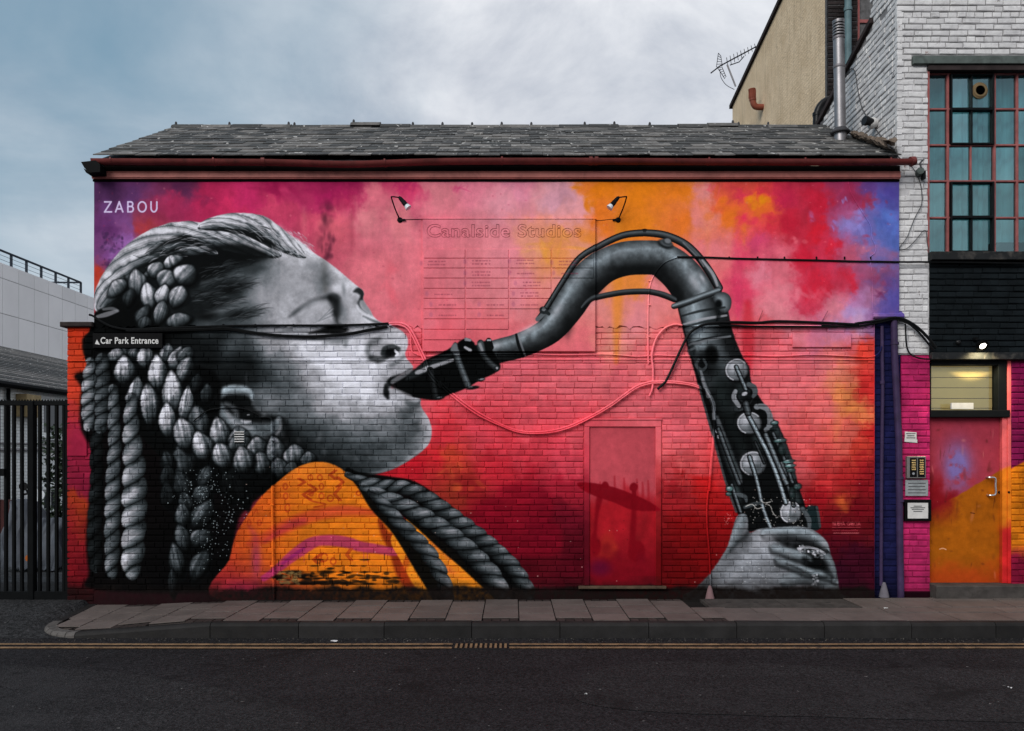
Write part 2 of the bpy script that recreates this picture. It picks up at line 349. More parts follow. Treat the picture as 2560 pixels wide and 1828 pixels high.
def paint_shadows(cv):
    # painted crimson silhouettes of a drummer and a cymbal stand
    dk = (112, 10, 26)
    cv.poly(G((560,1100),(500,900),(560,820),(650,790),(670,720),(760,700),(900,705),(990,745),(1025,790),(1030,900),(1020,960),(1080,1000),(1090,1110),(1060,1180),(820,1200)), (118,10,30), 10, .62)
    cv.poly(G((430,880),(520,800),(640,790),(700,860),(660,960),(520,980)), (118,10,30), 16, .45)
    cv.poly(G((870,960),(960,930),(1060,960),(1090,1060),(1020,1110),(890,1080)), (104,8,28), 12, .5)

def paint_door(cv):
    sl, X, Y = cv.box(1474, 1068, 1638, 1462)
    m = sstep(1068, 1080, Y)
    n = fbm(*X.shape, 40, cv.rng, 4, 1.6)
    t = np.clip((Y-1215+(n-.5)*110)/70, 0, 1)
    t = t*t*(3-2*t)
    top = np.array((182, 74, 84))*(1+.16*(n-.5))[..., None]; bot = np.array((148, 24, 34))*(1+.4*(n-.5))[..., None]
    lo = np.array((116, 12, 26))
    t2 = sstep(1330, 1440, Y+(n-.5)*60)
    c = top*(1-t[..., None])+bot*t[..., None]
    c = c*(1-t2[..., None])+lo*t2[..., None]
    cv.put(sl, np.ones_like(X), c/255)
    r = cv.rng
    for x in (1536, 1500, 1592, 1606, 1560, 1620): cv.stroke([(x, 1190+r.random()*20, 1.5), (x+1, 1230, 3), (x, 1262+r.random()*40, 1.5)], (150,24,36), 3, .6)
    for _ in range(10): cv.dab(1500+r.random()*40, 1330+r.random()*70, 14, 18, 0, (176,62,34), .2, 1.5)
    cv.dab(1500, 1420, 30, 22, 0, (84,12,50), .7, 1.5)
    dk = (118, 8, 22)
    # cymbal and stand, shadow shapes that run over the frame
    cv.poly(G((1195,700),(1240,692),(1330,700),(1450,726),(1570,770),(1680,820),(1755,870),(1750,885),(1660,886),(1560,876),(1440,826),(1330,790),(1230,740)), dk, 1.6, .93)
    cv.poly(G((1362,720),(1372,692),(1388,686),(1404,694),(1412,725)), dk, 1.2, .93)
    cv.poly(G((1552,740),(1560,705),(1585,694),(1608,712),(1606,738),(1598,760),(1600,860),(1562,860),(1568,760)), dk, 1.2, .93)
    cv.poly(H((215,860),(240,860),(245,960),(240,1080),(270,1090),(300,1130),(300,1180),(270,1220),(230,1230),(190,1180),(205,1000)), dk, 3, .85)
    cv.poly(G((1330,790),(1370,800),(1345,900),(1330,1060),(1350,1080),(1360,1130),(1340,1180),(1300,1180),(1290,1080),(1310,1000)), dk, 4, .85)
    for q in ((1400,1140,46,46),(1630,1210,40,50),(1460,1190,50,40)):
        x, y = G((q[0], q[1]))[0]
        cv.dab(x, y, q[2]/CK, q[3]/CK, 0, (110,10,26), .55, 2)

TEAL = (.93, 1.0, 1.05)
def g(v):
    t = min(v/.55, 1)
    return (v*255*(.84+.14*t), v*255*(.99-.01*t), v*255*(1.05-.03*t))
def lum_field(cv, pts, soft=4, tex=.06):
    P = np.array(pts, np.float32)
    x0, x1 = P[:, 0].min()-60, P[:, 0].max()+60; y0, y1 = P[:, 1].min()-60, P[:, 1].max()+60
    sl, X, Y = cv.box(x0, y0, x1, y1)
    Xs = X[::3, ::3]; Ys = Y[::3, ::3]
    num = 0; den = 0
    for q in P:
        w = 1/((Xs-q[0])**2+(Ys-q[1])**2+90)**2
        num = num+w*q[2]; den = den+w
    L = blur((num/den).astype(np.float32), soft)
    L = np.repeat(np.repeat(L, 3, 0), 3, 1)[:X.shape[0], :X.shape[1]]
    L = blur(L, 2)
    n = fbm(*L.shape, 30, cv.rng, 5)-.5; n3 = fbm(*L.shape, 6, cv.rng, 3)-.5
    return sl, np.clip(L*(1+tex*6*n+tex*2.5*n3), .01, 1)

def paint_head(cv):
    outline = A((640,1500),(655,1010),(690,900),(740,800),(830,720),(860,640),(930,570),(1040,515),(1180,470),(1340,450),(1390,420),(1480,400),(1600,393)) \
        + B((340,395),(440,415),(520,442),(600,500),(690,560),(760,620),(850,680),(930,740),(1000,800),(1060,850),(1098,880),(1108,905),(1104,940),(1125,980),(1150,1015),(1175,1060),(1220,1095),(1300,1120),(1370,1160),(1400,1200),(1406,1250),(1388,1300),(1392,1335),(1425,1375),(1440,1405),(1400,1430),(1330,1465),(1300,1500),(1290,1545)) \
        + F((1330,60),(1400,100),(1485,122),(1490,160),(1505,200),(1545,260),(1566,340),(1552,420),(1500,482),(1400,552),(1280,612),(1120,648),(1000,640),(800,700),(300,1000))
    r = cv.pmask(outline, 1.4, True, 4)
    full = np.zeros((PH, PW), np.float32); full[r[0]] = r[1]
    # soft halo of stray hairs at the back of the head
    for p in A((665,960),(700,850),(760,770),(840,690),(900,600),(1000,530),(1150,475)): cv.dab(p[0], p[1], 16, 14, -40, (190,150,165), .35)
    for p in B((540,470),(600,510),(660,555),(720,600)): cv.dab(p[0], p[1], 12, 12, 40, (200,165,175), .45)
    pts = B((560,560,.72),(650,570,.76),(720,620,.74),(800,660,.68),(860,700,.66),(960,790,.76),(1040,850,.70),
      (560,720,.50),(640,700,.52),(740,700,.52),(700,800,.54),(820,770,.46),(850,850,.34),(760,880,.54),(640,850,.52),(560,860,.47),(480,760,.40),(450,700,.32),(400,800,.42),(350,880,.42),(420,950,.52),(520,940,.54),(600,940,.57),(680,960,.50),
      (930,870,.66),(965,925,.58),(1010,960,.64),(890,890,.44),(1000,880,.62),(1040,1000,.64),(1100,1080,.70),(1085,960,.5),
      (200,680,.08),(300,650,.09),(100,620,.08),(400,630,.14),(100,760,.10),(250,740,.30),(200,880,.12),(100,950,.16),(50,860,.18),(300,1000,.34),(150,1020,.36),(100,1060,.14),(330,1050,.20),(420,1060,.46),(50,1090,.3),
      (820,1020,.64),(750,1050,.6),(880,1075,.52),(640,1030,.52),(935,1000,.14),(900,955,.25),(960,1060,.45),(560,1050,.57),(480,1090,.57),
      (200,1250,.3),(100,1300,.07),(300,1300,.10),(340,1370,.06),(250,1400,.08),(450,1250,.50),(500,1350,.40),(600,1220,.60),(700,1300,.7),(800,1250,.75),(900,1300,.78),(1000,1250,.73),(1080,1260,.76),(900,1400,.8),(1000,1400,.84),(1100,1400,.84),(1180,1370,.74),(1150,1300,.42),(1180,1220,.5),(1250,1180,.6),(1330,1200,.64),(1390,1230,.74),(1380,1290,.66),(1300,1380,.55),(1380,1390,.6),(1420,1400,.55),(1250,1450,.62),(1285,1500,.3),
      (600,1450,.30),(700,1450,.5),(450,1450,.15),(350,1480,.07),(200,1500,.05),(800,1500,.66),(950,1520,.82),(1100,1500,.8),(1200,1500,.68)) + \
      F((1100,100,.78),(950,100,.72),(800,100,.55),(700,100,.4),(600,100,.3),(450,150,.42),(420,90,.38),(380,160,.2),(1000,200,.6),(850,200,.5),(700,220,.4),(600,250,.28),(1150,200,.55),(1250,100,.6),(1300,120,.68),(1350,150,.62),(1400,200,.34),(1440,270,.27),(1460,330,.3),(1300,260,.45),(1500,250,.54),(1540,330,.54),(1545,400,.52),(1500,450,.42),(1400,400,.28),(1350,330,.35),(1200,320,.4),(1050,320,.35),(900,330,.3),(750,330,.22),(620,350,.10),(600,430,.05),(800,430,.18),(1000,430,.22),(1200,430,.22),(1350,480,.26),(1450,490,.38),(1300,560,.3),(1150,560,.2),(1000,530,.15),(850,520,.09),(900,590,.07),(1050,610,.12),(700,450,.06),(600,520,.04),(700,600,.04),(400,300,.06),(300,500,.04)) + \
      A((1730,760,.12),(1600,720,.08),(1500,700,.07),(1650,820,.30),(1500,820,.12),(1600,900,.12),(1500,960,.22),(1680,960,.25),(1420,900,.08),(1600,1010,.18),(1700,1050,.3),(1400,1050,.14),(1500,1080,.2),(1300,1000,.06),(1500,1200,.05),(1400,1350,.05),(1600,1300,.12),(1350,1250,.06),(1680,1220,.28),(900,1000,.03),(800,1100,.03),(700,1200,.03),(1000,1200,.04),(1200,1150,.05),(750,1400,.03),(1100,700,.1),(1300,700,.08),(1000,800,.06),(1650,640,.06),(1400,640,.07),(1200,640,.2))
    sl, L = lum_field(cv, pts, 4, .075)
    L = np.clip(L*1.1, 0, .92)
    cv.clip = full
    cv.put(sl, np.ones_like(L), tintL(L))
    rg = cv.rng
    # brown stain down the forehead
    for y in range(0, 20): cv.dab(812+rg.normal()*3, 655+y*4, 8, 8, 0, (74,70,66), .16)
    # brow, closed lid and socket
    S = lambda p, v, soft=1.6, a=1.0: cv.stroke(p, g(v), soft, a)
    def T(*p): return [(700+q[0]/4.511, 640+q[1]/4.511)+((q[2]/3.3,) if len(q) > 2 else ()) for q in p]
    def dd(x, y, rx, ry, an, v, a, p=1.0):
        c_ = T((x, y))[0]; cv.dab(c_[0], c_[1], rx/4.511, ry/4.511, an, g(v), a, p)
    dd(500,220,90,160,8,.30,.55); dd(380,120,110,70,0,.40,.5); dd(180,350,160,110,0,.62,.5); dd(60,520,110,80,0,.62,.5); dd(300,420,120,60,-20,.5,.4)
    dd(640,370,60,60,0,.76,.6); dd(700,420,46,80,10,.66,.5); dd(820,160,60,70,45,.72,.5); dd(720,380,26,90,-8,.34,.5)
    S(T((110,680,6),(230,600,14),(330,540,22),(420,500,20),(520,475,20),(590,460,20),(640,500,30)), .12, 8, .7)
    S(T((150,650,10),(260,580,20),(400,520,22)), .3, 6, .35)
    S(T((575,480,30),(620,540,44),(640,620,34),(640,700,18),(650,760,12)), .05, 10, .85)
    S(T((560,470,10),(600,560,16),(625,660,12)), .04, 7, .6)
    dd(640,450,60,30,30,.10,.6); dd(700,560,44,90,0,.40,.35)
    S(T((230,660,24),(330,580,34),(430,540,34),(520,540,26),(570,600,14)), .66, 8, .65)
    dd(440,600,110,50,-14,.62,.5); dd(330,700,130,40,0,.58,.45)
    for k in range(6): S(T((360+k*14,760-k*4,3),(480+k*10,730-k*18,6),(600,690-k*24,3)), .3 if k % 2 else .7, 1.2, .3)
    S(T((420,778,5),(560,785,10),(680,780,10),(760,795,5)), .1, 3, .6)
    S(T((330,870,8),(450,850,18),(570,835,36),(680,835,34),(760,830,10)), .025, 5, .92)
    S(T((0,850,8),(150,840,12),(300,850,8)), .22, 6, .5); dd(200,900,160,30,0,.14,.5); dd(430,930,200,26,0,.1,.6)
    dd(640,960,160,40,-8,.34,.6); dd(740,990,36,60,0,.3,.5); dd(600,1000,50,40,0,.62,.5); dd(930,1040,60,60,0,.8,.5)
    # far brow, far lid and bridge
    S(T((840,400,10),(890,390,26),(930,430,24),(920,480,16)), .09, 4, .92)
    S(T((900,490,8),(885,540,10),(910,600,10),(980,650,7)), .14, 3, .7)
    S(T((930,520,16),(980,590,26),(1030,660,14)), .5, 5, .7)
    S(T((870,560,8),(900,610,14),(980,665,12),(1080,720,7)), .82, 3, .7)
    S(T((940,680,6),(1050,730,10),(1160,765,6)), .22, 3, .6)
    dd(800,500,60,120,0,.62,.35); dd(820,680,130,60,10,.66,.45); dd(900,830,150,30,-6,.62,.5)
    # nose
    S(B((1145,1330,6),(1135,1280,7),(1160,1235,7),(1210,1215,6)), .16, 7, .5)
    S(B((1160,1340,7),(1210,1350,8),(1260,1335,5)), .08, 5, .7)
    x, y = B((1290,1300))[0]
    cv.dab(x, y, 25, 15, -8, (8,10,12), 1.0, 2.4)
    S(B((1235,1310,5),(1250,1270,5),(1300,1255,4),(1345,1275,4)), .16, 3, .8)
    S(B((1320,1290,3),(1335,1310,4),(1325,1325,3)), .9, 2, .85)
    S(B((1350,1335,4),(1360,1300,5),(1390,1270,4)), .75, 4, .6)
    S(B((1230,1230,6),(1300,1200,8),(1370,1210,6)), .68, 6, .6)
    S(B((1290,1390,4),(1340,1360,5),(1380,1330,4)), .3, 5, .5)
    # mouth corner and lips
    S(B((1345,1460,6),(1300,1490,8),(1265,1540,7),(1260,1580,6)), .05, 4, .9)
    S(F((1262,40,6),(1258,90,7),(1270,120,4)), .06, 4, .9)
    S(B((1310,1450,4),(1370,1420,7),(1420,1395,6)), .6, 4, .6)
    S(F((1290,60,6),(1340,75,8),(1400,112,7),(1470,128,5)), .72, 5, .7)
    S(F((1400,150,6),(1450,170,7),(1485,150,3)), .2, 5, .7)
    for q in F((1420,210,50,30,.2),(1450,310,34,40,.2),(1390,400,40,34,.25),(1380,130,34,18,.5)): cv.dab(q[0], q[1], q[2]/CK, q[3]/CK, 20, g(q[4]), .5)
    for _ in range(160):
        x = 985+rg.random()*75; y = 1010+rg.random()*80
        cv.dab(x, y, 2+4*rg.random(), 2+4*rg.random(), 0, g(.15+.4*rg.random()), .22)
    S(F((1500,200,3),(1545,270,5),(1560,340,6),(1545,415,6),(1490,475,5),(1400,540,4)), .66, 5, .5)
    S(F((1400,545,3),(1280,605,4),(1130,640,3)), .45, 4, .7)
    # cheekbone shine
    for q in F((1090,40,120,70,.9),(980,60,90,60,.8)): cv.dab(q[0], q[1], q[2]/CK, q[3]/CK, 0, g(q[4]), .35)
    cv.clip = None
    cv.poly([(968,950),(1000,936),(1030,922),(1060,950),(1045,988),(1010,984),(978,968)], g(.07), 4, .95)
    cv.clip = full
    # ear
    def Z(*q): return [(170+a[0]/4.06, 840+a[1]/4.06)+((a[2]/4.06,) if len(a) > 2 else ()) for a in q]
    cv.poly(Z((1480,640),(1530,540),(1660,505),(1800,520),(1880,600),(1960,720),(2080,800),(2170,830),(2170,930),(2100,1020),(1960,1050),(1800,1020),(1660,940),(1560,830)), g(.05), 6, .95)
    cv.tube(Z((1530,690,44),(1570,780,70),(1650,870,86),(1760,930,92),(1880,955,96),(2010,960,92),(2100,915,72),(2140,850,44)), [(-1, .10), (-.6, .34), (-.1, .46), (.4, .36), (1, .12)], 4, .95, tex=.3)
    S(Z((1600,760,14),(1660,850,24),(1740,905,24),(1860,930,18)), .58, 6, .6)
    for q in ((1690,650,92,40,.05),(1790,728,60,38,.03),(1880,795,56,28,.06),(1742,800,20,46,.04)): c_ = Z(q[:2])[0]; cv.dab(c_[0], c_[1], q[2]/4.06, q[3]/4.06, 22, g(q[4]), .97, 1.6)
    S(Z((1600,690,18),(1660,720,26),(1700,770,26),(1715,840,18)), .40, 6, .75); S(Z((1880,690,18),(1930,740,24),(1990,790,18)), .42, 7, .6)
    cv.tube(Z((1505,730,30),(1512,640,46),(1565,575,56),(1660,548,60),(1770,552,60),(1845,585,48),(1865,640,24)), [(-1, .30), (-.5, .62), (0, .60), (.5, .36), (1, .08)], 4, .95, tex=.25)
    S(Z((1760,860,10),(1800,872,16),(1850,866,8)), .74, 4, .8); S(Z((1820,800,5),(1836,798,5)), .8, 2, .8)
    S(Z((1890,640,30),(1960,720,34),(2050,770,26)), .34, 8, .7)
    S(Z((1900,930,16),(2000,945,20),(2080,920,16)), .24, 7, .6); S(Z((2120,840,8),(2158,880,12),(2150,950,10),(2110,1000,8)), .52, 5, .7)
    S(Z((2190,860,30),(2230,960,36),(2190,1060,34)), .03, 9, .7)
    # mottled skin
    for _ in range(520):
        t = rg.random(); x = 610+rg.random()*440; y = 640+rg.random()*520
        cv.dab(x, y, 4+13*rg.random(), 3+9*rg.random(), rg.random()*180, g(.12) if rg.random() < .55 else g(.8), .05+.06*rg.random(), 1.0)
    for q in F((1330,160,40,26,.7),(1310,240,60,30,.5),(1500,280,22,40,.6),(1440,190,24,24,.2),(1380,250,30,24,.22),(1470,300,22,34,.22),(1420,360,34,26,.24),(1340,420,50,26,.2),(1180,160,70,40,.66),(1050,250,80,26,.5)): cv.dab(q[0], q[1], q[2]/CK, q[3]/CK, 25, g(q[4]), .4, 1)
    cv.clip = None
    return full

def paint_hair(cv):
    rg = cv.rng
    def Q(*p): return [(230+q[0]/4.0625, 530+q[1]/4.0625)+((q[2]/4.0625,) if len(q) > 2 else ()) for q in p]
    def QR(*p): return [(230+q[0]/4.0625, 530+q[1]/4.0625)+tuple(q[2:]) for q in p]
    S = lambda p, v, soft=2, a=1.0: cv.stroke(p, g(v), soft, a)
    # dark combed mass under the crown
    cv.poly(Q((560,520),(900,380),(1300,330),(1650,330),(1880,420),(1700,500),(1500,540),(1300,640),(1050,760),(900,900),(700,760)), g(.045), 12, .9)
    # second inner braid strand, then the main crown braid and the top braid
    cv.twist(Q((420,760,60),(520,600,90),(640,470,110),(800,400,95),(1000,370,80),(1180,390,50),(1260,420,20)), 44, 1.1, .66, con=.75)
    cv.twist(Q((90,960,70),(150,830,120),(260,680,150),(400,520,165),(560,380,160),(740,280,150),(950,225,130),(1160,240,125),(1340,280,120),(1520,320,110),(1700,360,95),(1830,400,70),(1900,430,30)), 70, 1.7, .80, con=.66)
    cv.twist(Q((1110,150,40),(1240,120,70),(1400,110,95),(1560,120,110),(1700,160,125),(1830,240,120),(1960,320,95),(2080,400,60),(2160,450,20)), 58, 1.7, .80, con=.6)
    # light scalp hair running into the forehead
    for _ in range(260):
        x, y = Q((1820+rg.random()*420, 190+rg.random()*260))[0]
        if y < 545+(x-700)*.74: continue
        a = math.radians(38+rg.normal()*16); ln = 6+9*rg.random()
        S([(x, y, .5), (x+ln*.5*math.cos(a), y+ln*.5*math.sin(a), 1), (x+ln*math.cos(a), y+ln*math.sin(a), .4)], .5+.4*rg.random(), .9, .4)
    # deep gaps
    S(Q((600,420,4),(720,330,14),(860,280,30),(960,270,36),(1060,300,22),(1140,340,8)), .05, 5, .9)
    S(Q((1280,170,4),(1420,190,16),(1560,215,26),(1680,255,30),(1780,300,24),(1860,340,10)), .05, 4, .9)
    S(Q((1500,190,10),(1640,230,26),(1700,260,20)), .08, 5, .7)
    S(Q((440,600,12),(560,540,28),(680,500,32),(820,440,26),(960,400,14)), .06, 5, .8)
    S(Q((1150,420,14),(1320,360,30),(1500,370,44),(1640,400,40),(1760,440,20)), .045, 7, .85)
    S(Q((330,650,8),(350,740,24),(370,830,30)), .05, 5, .85)
    S(Q((560,430,3),(520,470,6),(420,440,2)), .12, 2, .6)
    for _ in range(240):      # loose dark strands raking across the crown
        t = rg.random(); x0 = 500+t*1300; y0 = 640-560*math.sin(.2+t*1.45)+rg.normal()*70+120*t
        a = math.radians(-32+62*t+rg.normal()*10); ln = 60+90*rg.random()
        S(Q((x0,y0,1.5),(x0+ln*.5*math.cos(a),y0+ln*.5*math.sin(a),4),(x0+ln*math.cos(a),y0+ln*math.sin(a)+12,1.5)), .08 if rg.random() < .6 else .85, 1, .4)
    for _ in range(90):       # halo of stray hairs outside the crown
        t = rg.random(); P0 = spline(Q((60,900),(260,620),(500,360),(800,190),(1150,120),(1500,60),(1750,80),(1950,200),(2150,340)), 20); p = P0[int(t*(len(P0)-1))]
        a = rg.random()*6.28; r = 3+6*rg.random()
        S([(p[0]+r*math.cos(a+k), p[1]+r*math.sin(a+k), .5) for k in (0, .6, 1.2, 1.8)], .72, .8, .35)
    # combed temple: dark swathes and flicked strands
    for q in QR((1420,770,230,60,-14,.06),(1280,930,200,50,-8,.08),(1500,1040,230,44,-10,.10),(1150,850,140,60,-5,.09),(1680,570,120,30,0,.3),(1150,1050,160,60,0,.06),(1100,980,120,40,0,.12)): cv.dab(q[0], q[1], q[2]*.85/4.0625, q[3]*1.1/4.0625, q[4], g(q[5]*.7), .92, 1.2)
    for q in QR((1250,690,200,26,-14,.36),(1150,830,140,22,-8,.34),(1500,900,160,22,-14,.5),(1400,980,240,22,-12,.4),(1750,830,150,80,-20,.56),(1950,700,160,120,0,.58)): cv.dab(q[0], q[1], q[2]/4.0625, q[3]/4.0625, q[4], g(q[5]), .55, 1.1)
    for _ in range(330):
        c_ = ((1420,770),(1280,930),(1500,1040),(1150,850),(1250,700),(1350,560))[int(rg.random()*6)]
        x = c_[0]+rg.normal()*130; y = c_[1]+rg.normal()*34-(x-c_[0])*.18
        ln = 60+90*rg.random(); a = math.radians(-14+rg.normal()*12)
        S(Q((x,y,1.5),(x+ln*.5*math.cos(a),y+ln*.5*math.sin(a)-5,4.5),(x+ln*math.cos(a),y+ln*math.sin(a)+4,1)), .03+.4*rg.random()**2.4, 1.2, .42)
    # dark knot above the sign
    cv.poly(A((640,1040),(700,1000),(800,985),(900,960),(960,1010),(930,1100),(900,1180),(700,1180),(640,1120)), g(.03), 4, .95)
    cv.stroke(A((660,1060,4),(720,1045,6),(790,1022,4)), g(.55), 2, .7)
    cv.stroke(A((700,1010,3),(760,1005,4),(800,1020,3)), g(.5), 2, .6)
    cv.poly(A((560,1200),(640,1150),(700,1160),(1100,1150),(1150,1280),(1000,1300),(700,1320),(600,1360),(560,1300)), g(.03), 4, .95)
    cv.poly(E((570,-60),(1450,-60),(1450,560),(1900,540),(2000,640),(1800,760),(1640,900),(1600,1000),(1560,1200),(1530,1420),(640,1420),(600,1300),(580,1100),(600,800),(620,500),(540,300),(548,60)), g(.022), 5, .97)
    A_ = [
      (1170,690,62,38,-25,.78),(800,870,66,48,-40,.6),(1060,750,52,52,30,.66),(1130,810,62,58,30,.74),(1262,785,76,66,35,.70),(935,840,54,84,-8,.76),(1015,930,52,84,-12,.74),(1105,920,48,62,12,.78),(1210,930,58,68,22,.74),(1092,1040,44,74,12,.66),(970,1060,44,66,20,.28),(880,940,40,60,10,.2),(1215,1090,74,48,-10,.5),(985,1110,44,44,10,.25),
      (800,1315,66,44,-20,.62),(915,1305,48,40,20,.5),(985,1335,48,72,-4,.78),(1130,1315,46,60,10,.5),(1195,1350,46,74,18,.6),(1255,1330,50,60,25,.4),(845,1430,62,86,-4,.78),(1070,1450,58,104,-6,.84),(1250,1430,48,92,18,.55),(920,1575,44,90,4,.66)]
    for q in A_:
        x, y = A(q[:2])[0]; cv.lobe(x, y, q[2]/CK, q[3]/CK, q[4], q[5])
    LR = (.95, 1.0, .85, .5, .2)[::-1]
    def strand(pts, period, base, k=.34): cv.twist(K(E(*pts)), period/CK, k, base*.80, con=.9, bulge=.34, wav=.5, lit=LR)
    strand([(660,330,44),(650,480,48),(650,640,46),(645,800,48),(638,960,52),(640,1110,52),(650,1260,46)], 120, .16)
    strand([(690,-140,46),(695,-20,52),(690,100,54),(690,210,52),(680,320,44)], 92, .46)
    strand([(610,-120,34),(602,0,50),(596,120,50),(594,220,48),(600,310,38)], 92, .78)
    strand([(765,60,34),(770,180,42),(770,300,44),(775,420,48),(768,560,48),(762,700,54),(762,830,58),(758,960,56),(758,1090,54),(756,1200,52),(750,1310,42)], 122, .62)
    strand([(885,120,40),(885,240,52),(888,370,62),(902,500,76),(908,640,84),(908,780,90),(906,930,88),(902,1075,84),(892,1210,80),(886,1310,50)], 143, .76)
    E_ = [
      (1250,560,72,112,-15,.34),(1140,560,42,66,-20,.2),(1140,660,46,70,-10,.16),(1240,720,52,90,-25,.3),(1140,790,46,80,-10,.14),(1262,840,42,74,-25,.28),(1240,925,46,74,-15,.34),(1385,660,42,74,20,.3),(1370,780,58,60,35,.3),(1370,920,62,92,28,.32),(1240,1080,42,92,-20,.34),(1360,1080,62,66,35,.34),(1200,1230,46,104,-15,.32),(1352,1262,56,100,22,.3),(1172,1380,30,84,-5,.2),
      (1560,700,50,120,-10,.09),(1640,760,40,110,-20,.07),
      (1015,180,54,132,-6,.84),(1170,95,60,126,-6,.84),(1262,180,44,112,6,.72),(1350,300,60,110,-15,.45),(1135,285,50,108,-6,.82),(1250,375,62,104,-15,.74),(1490,365,60,92,-15,.68),(1372,455,60,92,-20,.72),(1620,400,62,70,-15,.5),(1510,520,60,86,-22,.66),(1645,555,58,84,-20,.6),
      (1400,100,40,60,0,.22),(1330,30,36,60,10,.16)]
    for q in E_:
        x, y = E(q[:2])[0]; cv.lobe(x, y, q[2]/CK, q[3]/CK, q[4], q[5])
    F_ = [(270,430,64,60,-10,.52),(390,460,62,62,-10,.56),(420,570,52,76,-14,.5),(515,482,56,84,-15,.48),(300,550,62,84,-15,.6),(545,600,48,66,-18,.42),(640,512,60,66,-10,.58),(735,535,46,42,-5,.45),(620,600,40,40,-10,.3)]
    for q in F_:
        x, y = F(q[:2])[0]; cv.lobe(x, y, q[2]/CK, q[3]/CK, q[4], q[5])
    # paint spatter over the dark hair
    for _ in range(230):
        t = rg.random(); x = 470+90*t+rg.normal()*22; y = 1180+300*rg.random()*(.3+.7*t)+rg.normal()*14
        cv.dab(x, min(y, 1466), .7+.9*rg.random(), .7+.9*rg.random(), 0, (190,205,210), .35+.5*rg.random(), 2)
    for _ in range(24): cv.dab(560+rg.random()*60, 1215+rg.random()*90, 1+rg.random()*1.6, 1+rg.random(), 0, (190,205,210), .6, 2)

